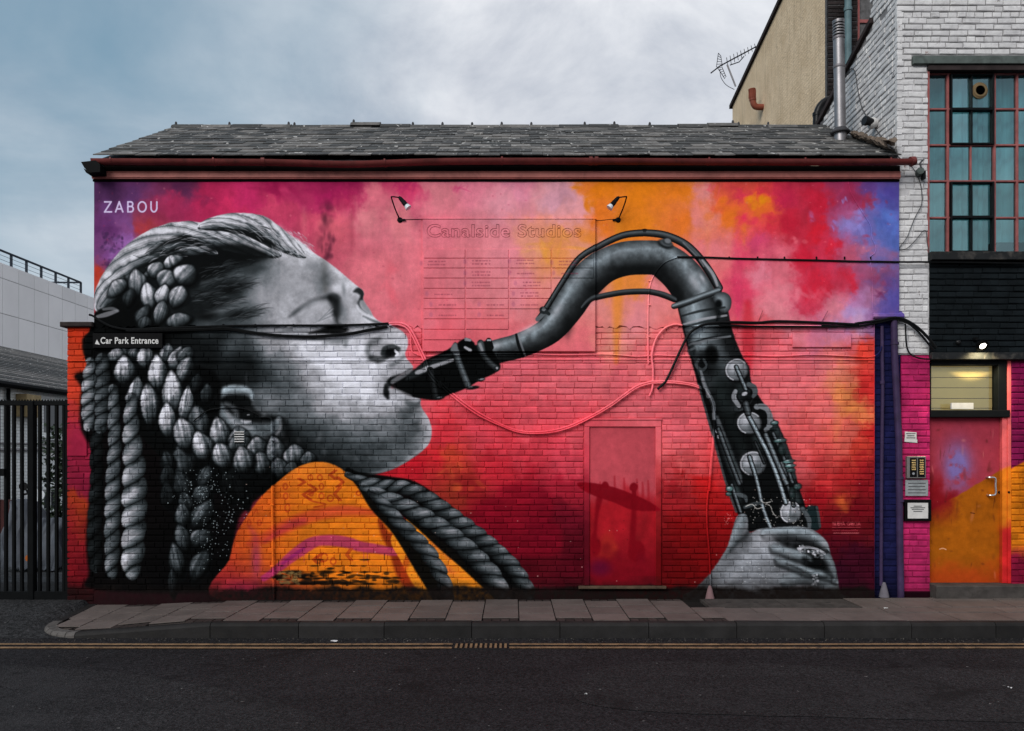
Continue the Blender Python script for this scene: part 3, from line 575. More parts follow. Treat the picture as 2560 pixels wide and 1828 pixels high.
def paint_dress(cv):
    rg = cv.rng
    out = F((150,1490),(200,1210),(245,1040),(330,900),(420,780),(510,700),(620,612),(720,565),(820,553),(920,580),(1030,660),(1150,770),(1250,880),(1305,970),(1400,1080),(1500,1250),(1580,1400),(1610,1490))
    r = cv.pmask(out, 1.6)
    sl, m, X, Y = r
    n = fbm(*X.shape, 60, rg, 5); n2 = fbm(*X.shape, 10, rg, 3)
    t = np.clip((X-560)/220, 0, 1)[..., None]
    c = np.array((164, 62, 28))*(1-t)+np.array((194, 106, 24))*t
    lo = sstep(1330, 1480, Y-(X-560)*.35)[..., None]
    c = c*(1-lo)+np.array((134, 36, 40))*lo
    up = sstep(1230, 1160, Y)[..., None]*.35
    c = c*(1-up)+np.array((206, 124, 56))*up
    c = c*(1+.24*(n-.5)+.14*(n2-.5))[..., None]
    cv.put(sl, m, c/255)
    full = np.zeros((PH, PW), np.float32); full[sl] = m
    cv.clip = full
    cv.dab(545, 1440, 30, 60, 0, (150,36,44), .6); cv.dab(610, 1470, 60, 24, 0, (120,26,60), .6); cv.dab(640, 1400, 14, 50, 0, (120,44,96), .55); cv.dab(560, 1380, 22, 60, 10, (176,62,30), .5)
    # ochre folds
    cv.stroke(F((330,1110,7),(430,1070,12),(560,1000,16),(720,930,16),(860,895,15),(1000,885,13),(1150,895,9),(1220,900,4)), (172,60,38), 8, .75)
    cv.stroke(F((440,1090,4),(600,985,9),(700,950,8)), (140,36,60), 8, .5)
    cv.stroke(F((820,905,4),(960,872,8),(1100,880,4)), (196,80,48), 6, .5)
    cv.stroke(F((330,990,3),(370,1060,8),(372,1180,9),(380,1280,6)), (138,48,62), 8, .5)
    cv.stroke(F((1215,950,5),(1250,1040,10),(1310,1150,12),(1350,1280,13),(1400,1380,12),(1440,1420,8)), (112,32,16), 6, .85)
    cv.stroke(F((1290,1040,4),(1330,1140,7),(1350,1220,5)), (120,36,18), 4, .7)
    cv.stroke(F((1430,1120,3),(1400,1190,7),(1370,1230,5)), (150,50,18), 4, .6)
    cv.stroke(F((1490,1200,3),(1450,1280,6),(1420,1330,6)), (160,60,20), 5, .5)
    # magenta hem line
    cv.stroke(F((430,1340,8),(520,1280,10),(600,1210,13),(680,1150,15),(740,1110,15),(800,1088,13),(900,1085,14),(1000,1100,14),(1080,1125,13),(1180,1140,12),(1290,1160,10),(1330,1170,6)), (146,38,100), 3.5, .75)
    cv.stroke(F((560,1240,4),(640,1180,5),(700,1140,4)), (110,20,90), 3, .5)
    cv.stroke(F((1290,1160,5),(1400,1170,9),(1500,1190,5)), (196,90,80), 6, .5)
    for x in (1105, 1130, 700): cv.stroke(F((x,1150,1.5),(x+2,1230,1)), (150,50,80), 1.5, .5)
    # printed motifs: chevrons and rings
    br = (150, 52, 22)
    def chev(x, y, w, h, d):
        for k in (0, 14): cv.stroke(F((x+d*w+k*d,y-h),(x+k*d,y),(x+d*w+k*d,y+h)), br, 1, .75, w=2.0, n=1)
    def ring(x, y, rx, ry): cv.stroke(F(*arc(x, y, rx, ry, 0, 330, 9)), br, 1, .7, w=1.9)
    chev(870,640,40,30,1); chev(780,740,-50,34,1); chev(690,775,50,34,1); chev(900,770,40,44,1); chev(700,690,-40,24,1); chev(960,690,-40,34,1)
    for q in ((745,660,16,18),(810,660,16,18),(820,720,14,20),(575,720,14,20),(578,785,14,20),(590,865,16,26),(750,770,14,14),(820,785,16,20),(1070,765,14,14),(880,800,20,20),(330,965,12,20),(400,965,12,18),(840,1200,22,26),(900,1225,18,22)): ring(*q)
    chev(780,1200,40,30,1); chev(985,1180,30,40,1); chev(760,1215,30,24,1)
    cv.stroke(F((700,785),(760,820),(850,840),(770,860)), br, 1, .7, w=2, n=3)
    cv.stroke(F((360,910),(380,870),(390,905)), br, 1, .6, w=1.6, n=1)
    # flaked black patch near the ground
    for k in range(6):        # bare black joints where the paint has gone
        y = 1476-15.35*k
        for _ in range(18-3*k):
            x = 695+rg.random()*300; ln = 8+22*rg.random()
            cv.stroke([(x, y, 1.2), (x+ln/2, y+rg.normal()*.6, 2.2), (x+ln, y, 1.0)], (12,10,9), 1.2, .3+.5*rg.random())
        for _ in range(3): x = 695+rg.random()*290; cv.stroke([(x, y, 1.2), (x, y-14, 1.2)], (14,11,10), 1, .7, n=1)
    for _ in range(60):
        x = 690+rg.random()*300; y = 1446+rg.normal()*9
        cv.dab(x, y, 4+12*rg.random(), 2+3*rg.random(), rg.normal()*6, (14,12,10), .7, 2.5)
    for q in F((640,1300,60,16),(700,1320,90,14),(850,1300,60,16),(880,1275,30,10),(780,1370,200,13),(960,1372,150,10)): cv.dab(q[0], q[1], q[2]/CK, q[3]/CK, -3, (12,10,9), .85, 2)
    for _ in range(60):
        x, y = F((530+150*rg.random(), 1290+90*rg.random()))[0]
        cv.dab(x, y, 3+4*rg.random(), 1.5+2*rg.random(), 0, (120,98,60), .6, 2.4)
    cv.clip = None
    # second part of the dress, between the braids
    r = cv.pmask(G((60,930),(130,985),(240,1060),(380,1180),(500,1310),(620,1440),(620,1490),(200,1490),(-10,1200),(-60,1060)), 1.8)
    sl, m, X, Y = r
    n = fbm(*X.shape, 40, rg, 4)
    c = np.array((204, 122, 30))*(1+.3*(n-.5))[..., None]
    cv.put(sl, m, c/255)
    for q in G((260,1100,60,60),(340,1180,50,40),(320,1280,80,30)): cv.dab(q[0], q[1], q[2]/CK, q[3]/CK, 30, (186,80,60), .45)
    cv.stroke(G((120,1080,5),(60,1200,8),(20,1300,8),(60,1400,8)), (150,48,18), 5, .6)
    return full

def paint_shoulder_braids(cv):
    cv.stroke(K(F((1000,610,20),(1100,700,44),(1200,830,62),(1320,960,62),(1400,1080,58),(1500,1250,58),(1590,1400,56),(1620,1470,50))), g(.025), 3, .97)
    cv.stroke(K(G((-330,640,20),(-220,700,40),(-100,740,60),(50,830,90),(200,950,96),(340,1080,96),(480,1200,96),(620,1330,96),(720,1430,90))), g(.025), 3, .97)
    cv.stroke(K(G((-300,640,20),(-60,690,36),(80,730,48),(230,840,60),(390,970,66),(540,1090,66),(700,1220,64),(820,1380,60),(850,1440,50))), g(.025), 3, .97)
    def br(pts, period, base, k): cv.twist(K(G(*pts)), period/CK, k, base, con=.92, bulge=.26, wav=.4, soft=1.6, lit=(.75, 1.0, .8, .45, .15))
    br([(-360,640,20),(-240,690,40),(-110,715,46),(20,725,48),(130,770,54),(250,850,58),(380,945,60),(520,1050,60),(660,1165,58),(770,1275,56),(850,1400,54),(865,1470,50)], 100, .42, -.5)
    br([(-250,720,30),(-100,790,46),(30,850,56),(150,920,62),(290,1010,62),(420,1115,66),(540,1230,68),(640,1350,66),(700,1470,60)], 118, .48, -.5)
    br([(-190,760,34),(-100,860,46),(0,970,50),(90,1060,54),(180,1160,58),(250,1270,56),(300,1380,52),(325,1470,46)], 116, .46, -.5)

def paint_sax(cv):
    rg = cv.rng
    S = lambda p, v, soft=1.2, a=1.0: cv.stroke(p, g(v), soft, a)
    # neck tube
    cv.tube(K(Cc((610,1308,78),(700,1285,80),(790,1262,82),(925,1208,86),(1030,1135,95),(1130,1005,108),(1205,890,114),(1290,790,117),(1390,715,114),(1520,668,116),(1665,660,116)) +
            D((400,670,118),(490,725,128),(570,805,134),(630,900,138),(655,960,138))),
            [(-1, .22), (-.8, .34), (-.5, .50), (-.15, .34), (.2, .19), (.55, .10), (.85, .06), (1, .05)], 1.4, 1, tex=.30)
    for q in Cc((640,1260,60,26,-14,.75),(870,1150,90,24,-25,.8),(1060,1020,70,26,-55,.66),(1220,780,90,28,-45,.5)) + D((640,830,70,34,60,.72),(690,800,40,16,60,.8),(120,640,60,24,-15,.4)):
        cv.dab(q[0], q[1], q[2]/CK, q[3]/CK, q[4], g(q[5]), .55)
    for q in D((420,760,60,60,.05),(300,730,120,26,.05),(520,900,40,60,.06)) + Cc((1130,1130,40,90,.05),(1500,740,120,26,.05),(1300,880,60,40,.05)):
        cv.dab(q[0], q[1], q[2]/CK, q[3]/CK, 0, g(q[4]), .6)
    S(Cc((785,1185,3),(800,1250,4),(830,1330,3)), .04, 1.5, .9); S(Cc((800,1180,2),(818,1250,2.5),(846,1325,2)), .5, 1.5, .6)
    # neck octave lever and brace
    lev = Cc((940,1075,5),(1000,985,5),(1090,840,5),(1200,680,5.5),(1330,592,6),(1500,512,6.5),(1650,493,7)) + D((300,493,7),(430,508,7.5),(560,562,8),(650,640,8),(730,745,8.5),(800,865,8.5))
    cv.tube([(p[0], p[1], p[2]+2.2) for p in lev], [(-1, .06), (0, .08), (1, .05)], 1)
    cv.tube(lev, [(-1, .16), (-.4, .34), (.2, .2), (1, .05)], 1)
    S(D((690,680,2.5),(760,770,4),(790,850,3)), .6, 2, .8); S(D((560,560,1.6),(650,650,2),(700,720,1.6)), .5, 1.5, .6)
    S(Cc((930,1080,6),(970,1045,5)), .35, 1.5); S(Cc((965,1020,9),(972,1022,9)), .14, 1.5); S(Cc((968,1014,4),(974,1016,4)), .45, 1.5); S(Cc((985,1030,4),(1005,1045,4)), .15, 1)
    cv.tube(Cc((1230,1000,4),(1270,960,6),(1330,930,7),(1500,897,7.5),(1650,890,7.5),(1730,900,7.5)) + D((440,918,8),(500,945,7)), [(-1, .18), (-.4, .28), (.3, .1), (1, .03)], 1)
    # octave pip
    for q in ((440,570,58,32,.1),(445,562,46,24,.3),(450,555,34,20,.2),(456,548,24,18,.42)):
        x, y = D(q[:2])[0]; cv.dab(x, y, q[2]/CK, q[3]/CK, 18, g(q[4]), 1, 3.5)
    # collar rings
    cv.tube(D((498,990,7),(600,958,9),(700,920,9),(800,885,8)), [(-1, .2), (-.3, .55), (.3, .2), (1, .04)], 1.2)
    # body
    out = D((525,1010),(620,975),(740,930),(845,930),(860,1000),(880,1110),(915,1220),(960,1330),(1005,1400),(1020,1500)) + H((1055,80),(1120,180),(1160,250),(1200,290),(1255,410),(1300,540),(1325,650),(1350,740),(1390,860),(1470,850),(1490,1000),(1400,1010),(1160,1000),(1000,1030),(930,905),(880,790),(850,700),(740,310),(655,10)) + D((640,1440),(580,1230))
    r = cv.poly(out, g(.05), 1.4, smooth=False)
    full = np.zeros((PH, PW), np.float32); full[r[0]] = r[1]; cv.clip = full
    # upper barrel
    cv.tube(K(D((690,960,165),(725,1090,165),(765,1230,168),(815,1360,172),(880,1540,172))), [(-1, .30), (-.85, .08), (-.45, .12), (0, .34), (.4, .56), (.7, .44), (1, .2)], 2, 1, tex=.2)
    for q in D((740,1420,90,110,.9),(850,1560,160,90,.98),(700,1330,80,60,.8),(820,1640,160,120,1)): cv.dab(q[0], q[1], q[2]/CK, q[3]/CK, -15, g(.04), q[4], 1.3)
    cv.clip = None
    cv.tube(D((800,935,14),(830,950,20),(835,985,18)), [(-1, .2), (0, .5), (1, .15)], 1.5); cv.dab(*D((800,975))[0], 9, 12, 0, (5,7,8), .95, 2.4)
    for yy, v in ((1005,.10),(1060,.6),(1080,.12),(1190,.1),(1200,.45)):
        S(D((545+(yy-1000)*.28,yy+52,2),(680+(yy-1000)*.28,yy+16,3.2),(840+(yy-1000)*.2,yy-8,2.5)), v, 1.5, .8)
    S(D((780,1000,3),(800,1040,6),(790,1090,4)), .08, 3, .7)
    # key cups, dark
    for q in ((755,1315,48,70,.02),(700,1390,34,50,.05),(620,1290,30,50,.12)):
        x, y = D(q[:2])[0]; cv.dab(x, y, q[2]/CK, q[3]/CK, -10, g(q[4]), .95, 3)
    S(D((665,1350,3),(650,1390,4),(690,1420,4),(720,1390,3),(700,1350,3)), .3, 1.5, .8)
    S(D((605,1250,2.5),(640,1235,3),(680,1240,2.5)), .4, 1.5, .8); S(D((600,1290,3),(640,1270,3)), .35, 1.5, .7)
    # left rail
    S(H((680,-60,3),(720,60,4),(765,160,5),(770,260,4)), .42, 1.6, .9)
    S(D((690,1480,3),(730,1600,4)), .5, 1.5, .8)
    S(H((665,30,2),(745,310,3),(850,690,3),(920,890,3)), .28, 1.5, .8)
    S(H((790,250,4),(830,380,8),(880,520,9),(930,640,9),(950,690,4)), .4, 3, .75)
    S(H((800,330,8),(850,460,13),(910,620,12)), .2, 5, .6)
    for q in ((792,343,16),(803,382,13)):
        x, y = H(q[:2])[0]; cv.dab(x, y, q[2]/CK, q[2]/CK, 0, g(.75), 1, 3)
    # pearls
    def disc(x, y, rx, ry, v, rim=.1):
        cv.dab(x+1, y+2, rx+4, ry+4, 0, g(.02), .95, 6)
        cv.dab(x, y, rx, ry, 0, g(v*.72), 1, 6)
        cv.dab(x-rx*.25, y-ry*.3, rx*.62, ry*.55, -20, g(min(1, v*1.25)), .75, 1.2)
        cv.dab(x+rx*.35, y+ry*.4, rx*.5, ry*.45, 0, g(v*.35), .7, 1.2)
        cv.stroke(arc(x, y, rx*.96, ry*.96, 110, 320, 11), g(min(1, v*1.3)), 1.2, .7, w=1.8)
    # grey sheen on the barrel so that the keywork reads
    for q in H((830,120,60,130,.16),(900,330,46,120,.10),(960,470,40,90,.12),(1060,420,26,90,.2),(1180,330,30,70,.26),(1240,470,26,80,.28),(1290,640,26,70,.26),(1330,790,24,60,.24),(890,560,30,120,.22),(930,760,20,70,.26)) + D((830,1500,60,90,.12),(960,1560,40,60,.2)): cv.dab(q[0], q[1], q[2]/CK, q[3]/CK, -16, (q[4]*215, q[4]*255, q[4]*260), .75, 1.2)
    disc(*D((925,1420))[0], 28, 27, .62); disc(*H((1010,290))[0], 30, 27, .62); disc(*H((1035,565))[0], 32, 30, .6); disc(*H((1290,895))[0], 26, 27, .66)
    disc(*H((1235,620))[0], 13, 24, .4); disc(*H((980,105))[0], 16, 17, .12)
    S(H((970,95,4),(985,90,4)), .75, 2)
    S(H((1290,850,2),(1285,930,3)), .3, 2, .7)
    # rods
    for p, w_, v in ((H((920,-90),(985,60)), 4.5, .5), (H((1000,235),(1060,350),(1140,510),(1200,660),(1255,830)), 5.5, .58), (H((1010,520),(1060,680),(1100,860),(1150,995)), 4.8, .55),
                     (H((1120,370),(1200,560),(1260,700)), 6, .44), (H((1170,360),(1240,520),(1300,690)), 4, .36), (H((800,330),(870,520),(940,700)), 5, .34), (H((1050,420),(1110,560)), 3, .2), (H((890,710),(950,890)), 4, .4), (H((1270,720),(1310,850)), 4, .3), (H((985,160),(1000,220)), 8, .3)):
        cv.tube([(q[0], q[1], w_+1.6) for q in p], [(-1, .02), (1, .02)], 1)
        cv.tube([(q[0], q[1], w_) for q in p], [(-1, v*.4), (-.2, v*1.2), (.5, v*.6), (1, .08)], 1)
    # rim wires on the right
    S(H((915,75,5),(905,120,6),(940,175,5)), .5, 1.5); S(H((1005,30,6),(1040,50,7),(1050,85,6),(1035,110,4)), .3, 1.5)
    S(H((1060,180,7),(1110,185,8),(1145,240,8),(1145,310,7),(1120,335,5)), .45, 1.5, .95); S(H((1080,205,4),(1115,225,4),(1120,290,4)), .05, 1.5)
    # rollers on the edge
    for q in ((1180,290,26,14,.4),(1180,330,30,12,.12),(1215,410,42,14,.42),(1230,470,26,40,.16),(1275,550,40,12,.5),(1285,580,36,11,.5),(1290,610,30,12,.3),(1335,720,28,20,.3),(1300,770,20,50,.16),(875,735,24,18,.4),(870,770,20,14,.3)):
        x, y = H(q[:2])[0]
        cv.dab(x, y, q[2]/CK*1.18, q[3]/CK*1.3, -6, g(.03), .95, 4); cv.dab(x, y, q[2]/CK, q[3]/CK, -6, (q[4]*190, q[4]*255, q[4]*255), 1, 3); cv.dab(x-2, y-2, q[2]/CK*.5, q[3]/CK*.35, -6, g(min(1, q[4]*1.7)), .7, 1.5)
    S(H((1200,330,3),(1240,420,4),(1290,540,4),(1320,660,4)), .22, 2, .6)
    cv.poly(H((1400,860),(1460,850),(1475,880),(1490,1000),(1430,1015),(1410,960)), (22,34,36), 1.5); S(H((1465,860,3),(1480,930,3),(1485,990,3)), .25, 1.5)
    S(H((1370,870,5),(1410,940,6),(1415,1000,4)), .3, 2)
    # thumb hook bits and spatter
    S(H((980,860,4),(1040,840,5),(1090,830,3)), .25, 2); S(H((930,770,5),(980,790,5),(990,820,3)), .3, 2)
    for _ in range(70):
        x, y = H((1000+rg.random()*420, 790+rg.random()*200))[0]
        cv.dab(x, y, .8+1.6*rg.random(), .7+rg.random(), rg.random()*90, (220,215,210), .6, 2)
    for p in (H((985,855),(1030,840),(1060,870),(1100,860)), H((1120,840),(1150,850),(1170,900),(1190,920)), H((1090,815),(1110,830),(1150,825))): cv.stroke(p, (210,205,200), .7, .7, w=1.0, n=3)
    for _ in range(16):
        x, y = H((840+rg.random()*50, 900+rg.random()*80))[0]; cv.dab(x, y, .6+1.2*rg.random(), .6+1.2*rg.random(), 0, (215,170,165), .55, 2)

    # mouthpiece with ligature
    mp = [(985,958),(1006,940),(1033,926),(1066,899),(1122,873),(1137,857),(1150,862),(1163,848),(1184,856),(1190,864),(1217,852),(1226,868),(1250,912),(1240,930),(1200,950),(1166,970),(1120,988),(1089,999),(1050,996),(1017,987),(995,972)]
    cv.poly(mp, g(.035), 1.3)
    cv.poly(Cc((70,1440),(180,1360),(330,1300),(400,1270),(420,1290),(300,1360),(190,1430),(40,1490)), g(.16), 3, .8)
    cv.poly(Cc((110,1425),(230,1380),(350,1345),(365,1358),(250,1400),(120,1450)), g(.62), 2.2, .85)
    for p, w_, v in ((Cc((370,1290),(400,1380),(455,1520)), 9, .3), (Cc((205,1420),(240,1600)), 8, .12), (Cc((545,1240),(570,1330),(650,1410)), 8, .2), (Cc((600,1235),(612,1270)), 8, .06)):
        cv.tube([(q[0], q[1], w_) for q in p], [(-1, v*.5), (-.3, v*1.3), (.5, v*.7), (1, .05)], 1.5)
    cv.poly(Cc((345,1275),(370,1240),(395,1258),(400,1330),(350,1300)), g(.42), 2, .9)
    cv.poly(Cc((392,1240),(440,1212),(480,1218),(500,1270),(490,1300),(440,1290),(400,1290)), g(.02), 1.5); S(Cc((445,1216,4),(475,1222,3)), .5, 1.5); S(Cc((440,1270,3),(475,1290,4)), .6, 2)
    cv.poly(Cc((520,1240),(560,1232),(570,1300),(540,1310)), g(.3), 3, .8); S(Cc((540,1250,4),(556,1290,3)), .6, 2, .7)
    S(Cc((600,1225,7),(612,1255,6)), .05, 1.5); S(Cc((592,1222,2),(612,1222,2)), .6, 1)
    for q in ((650,1410,20,18,.14),(655,1408,9,10,.6),(545,1485,32,14,.1),(550,1482,20,5,.5),(490,1540,50,14,.08),(475,1535,20,5,.4),(265,1608,38,14,.08),(265,1605,20,5,.35)):
        x, y = Cc(q[:2])[0]; cv.dab(x, y, q[2]/CK, q[3]/CK, -8, g(q[4]), .95, 3)
    # lips over the tip of the mouthpiece
    S(B((1300,1500,5),(1350,1470,6),(1400,1440,5),(1430,1418,3)), .5, 3, .7)
    S(F((1290,58,5),(1350,84,6),(1420,112,5)), .6, 3, .6)

def paint_hand(cv):
    rg = cv.rng
    out = H((600,1490),(650,1405),(740,1310),(850,1150),(885,1050),(910,960),(935,912),(985,910),(1000,960),(1008,1030),(1080,1006),(1200,996),(1350,990),(1450,1020),(1530,1090),(1560,1180),(1590,1260),(1608,1350),(1622,1440),(1640,1490))
    r = cv.pmask(out, 1.3)
    full = np.zeros((PH, PW), np.float32); full[r[0]] = r[1]
    pts = H((960,930,.55),(930,1000,.5),(970,1010,.42),(900,1090,.42),(980,1080,.22),(870,1150,.35),(930,1160,.4),(800,1250,.42),(880,1250,.45),(760,1320,.36),(720,1400,.3),(800,1400,.42),(900,1380,.45),(950,1300,.5),(1000,1200,.55),(1050,1100,.55),(1120,1060,.58),(1130,1130,.66),(1180,1150,.6),(1200,1040,.5),(1300,1020,.48),(1400,1030,.5),(1480,1080,.42),(1520,1130,.3),(1250,1110,.12),(1350,1130,.08),(1450,1150,.06),(1100,1220,.5),(1200,1190,.5),(1300,1180,.4),(1350,1200,.3),(1200,1260,.3),(1300,1250,.18),(1380,1250,.1),(1450,1260,.04),(1100,1300,.46),(1200,1320,.42),(1280,1300,.5),(1350,1330,.55),(1400,1350,.5),(1500,1350,.45),(1560,1400,.4),(1550,1250,.35),(1580,1300,.25),(1520,1300,.08),(1000,1400,.42),(1100,1400,.40),(1200,1400,.36),(1300,1400,.34),(1450,1420,.12),(1520,1450,.3),(1000,1460,.25),(800,1460,.22),(1250,1460,.2),(1600,1450,.2))
    sl, L = lum_field(cv, pts, 3, .07)
    cv.clip = full
    cv.put(sl, np.ones_like(L), L[..., None]*np.array((.98, 1.0, 1.05), np.float32))
    S = lambda p, v, soft=2, a=1.0: cv.stroke(p, g(v), soft, a)
    def W(*q): return [(1720+a[0]/3.2475, 1000+a[1]/3.2475)+((a[2]/3.2475,) if len(a) > 2 else ()) for a in q]
    fing = [(-1, .30), (-.7, .52), (-.3, .56), (.15, .40), (.55, .18), (1, .05)]
    cv.dab(*W((1010,1330))[0], 46, 26, 12, g(.03), .95, 1.6)
    cv.tube(W((800,1470,60),(930,1440,62),(1060,1470,60),(1180,1540,52),(1230,1620,44)), [(-1, .34), (-.6, .44), (0, .34), (1, .14)], 5, .8, tex=.2)
    cv.tube(W((740,1310,46),(860,1350,50),(980,1400,48),(1090,1420,46),(1170,1450,40),(1200,1480,26)), fing, 5, .82, tex=.2)
    S(W((800,1330,8),(900,1372,10),(1000,1420,10),(1120,1440,9)), .05, 5, .6)
    cv.tube(W((700,1210,46),(800,1240,52),(890,1270,54),(960,1300,48)), fing, 6, .8, tex=.2)
    cv.tube(W((1120,1240,46),(1170,1310,48),(1195,1390,42),(1190,1450,26)), [(-1, .14), (-.4, .30), (.3, .46), (1, .3)], 5, .85, tex=.2)
    S(W((1060,1300,14),(1110,1380,22),(1170,1440,16)), .04, 7, .7)
    S(W((940,1290,20),(1010,1340,30),(1080,1360,22)), .03, 8, .85)
    cv.tube(W((640,1090,54),(760,1085,58),(880,1090,62),(1000,1120,60),(1090,1170,52),(1120,1200,40)), [(-1, .40), (-.75, .56), (-.35, .50), (.1, .30), (.5, .13), (1, .04)], 5, .9, tex=.2)
    S(W((690,1110,8),(760,1150,16),(850,1180,20),(960,1190,18),(1060,1215,12)), .035, 6, .85)
    cv.dab(*W((1105,1165))[0], 9, 12, -20, g(.55), .6); cv.dab(*W((640,1120))[0], 26, 16, -10, g(.66), .5); cv.dab(*W((560,1180))[0], 40, 16, -30, g(.58), .35)
    cv.tube(W((455,930,30),(425,1000,42),(385,1090,50),(330,1180,46),(280,1260,30)), [(-1, .30), (-.4, .40), (.3, .56), (.8, .44), (1, .2)], 5, .75, tex=.2)
    S(W((500,1060,14),(460,1110,16),(400,1160,14),(340,1230,8)), .10, 7, .6)
    for x, y in ((520,1290),(640,1360),(440,1400),(760,1440)): cv.dab(*W((x, y))[0], 30, 14, -15, g(.5), .3)
    for _ in range(90):
        x, y = W((250+rg.random()*700, 1150+rg.random()*380))[0]; cv.dab(x, y, 4+8*rg.random(), 3+5*rg.random(), rg.random()*90, g(.25+.4*rg.random()), .18)
    # jewelled rings
    for k in range(40):
        t = rg.random(); x, y = H((1345+t*160, 1140+t*44+rg.normal()*14))[0]
        cv.dab(x, y, 2+3*rg.random(), 2+2.5*rg.random(), 0, g(.25+.6*rg.random()), .85, 2)
    S(H((1340,1140,3),(1400,1130,3),(1470,1145,3),(1520,1175,3)), .7, 1.2, .7); cv.dab(*H((1470,1188))[0], 4, 3, 0, (8,10,10), 1, 2)
    for k in range(16):
        x, y = H((1435+rg.random()*36, 1315+rg.random()*70))[0]
        cv.dab(x, y, 2+2*rg.random(), 2+2*rg.random(), 0, g(.3+.5*rg.random()), .8, 2)
    for k in range(26):
        x, y = H((950+rg.random()*250, 1230+rg.random()*150))[0]; cv.dab(x, y, .8+rg.random(), .7+rg.random()*.6, 0, (225,225,225), .5, 2)
    cv.clip = None

def paint_misc(cv):
    rg = cv.rng
    cv.text((('Z', 0), ('A', 1), ('B', 2.05), ('O', 3.05), ('U', 4.15)), 262, 530, 25, 27.5, (205, 190, 225), 1.9)
    cv.text(tuple(zip('NUBYAGARCIA', (0, 1, 2, 3, 4, 6, 7, 8, 9, 10, 10.6))), 2082, 1313, 8, 5.9, (190, 90, 96), .8, .6)
    cv.stroke([(2080, 1318), (2150, 1318)], (190, 90, 96), .5, .6, w=.6, n=1)
    for k in range(13):
        x = 2081+k*5; cv.stroke([(x, 1326), (x+3.4, 1324+rg.random()*3)], (180, 80, 88), .5, .5, w=.7, n=1)
        cv.stroke([(x+3, 1333), (x+5.5, 1332)], (200, 120, 120), .6, .6, w=1.1, n=1)
    # faded name plates: smudged dark marks nobody can read
    for cx, ry, n in ((1095,660,2),(1205,658,2),(1315,657,2),(1420,660,2),(1205,686,2),(1315,686,1),(1425,686,1),(1205,712,2),(1330,712,2),(1110,738,1),(1325,738,2),(1120,764,1),(1240,764,1),(1325,764,1),(1120,790,1),(1240,790,1)):
        for k in range(n):
            for j in range(9):
                x = cx-22+j*5+rg.normal(); y = ry-4*(n-1)+k*8
                cv.dab(x, y, 2.6, 2.2, 0, (120,50,66), .42, 2)
        cv.dab(cx-42, ry-2, 5, 7, 0, (150,84,110), .4, 2)
    # grime at the foot of the wall
    sl, X, Y = cv.box(150, 1440, 2570, 1530)
    n = fbm(*X.shape, 40, rg, 4); n2 = fbm(*X.shape, 7, rg, 3)
    left = sstep(620, 480, X)
    m = sstep(1462, 1478, Y+(n-.5)*22)*(.92-.45*left)+.3*sstep(1440, 1470, Y+(n-.5)*50)
    cv.put(sl, np.clip(m, 0, 1)*(.75+.35*n2), np.array((17, 13, 12))/255*(.7+.7*n2)[..., None])
    # bits of old tape and chips
    for _ in range(120):
        x = 560+rg.random()*1600; y = 1150+rg.random()*310
        cv.dab(x, y, .8+rg.random()*1.3, .6+rg.random(), 0, (40,14,18) if rg.random() < .7 else (220,190,180), .6, 2)

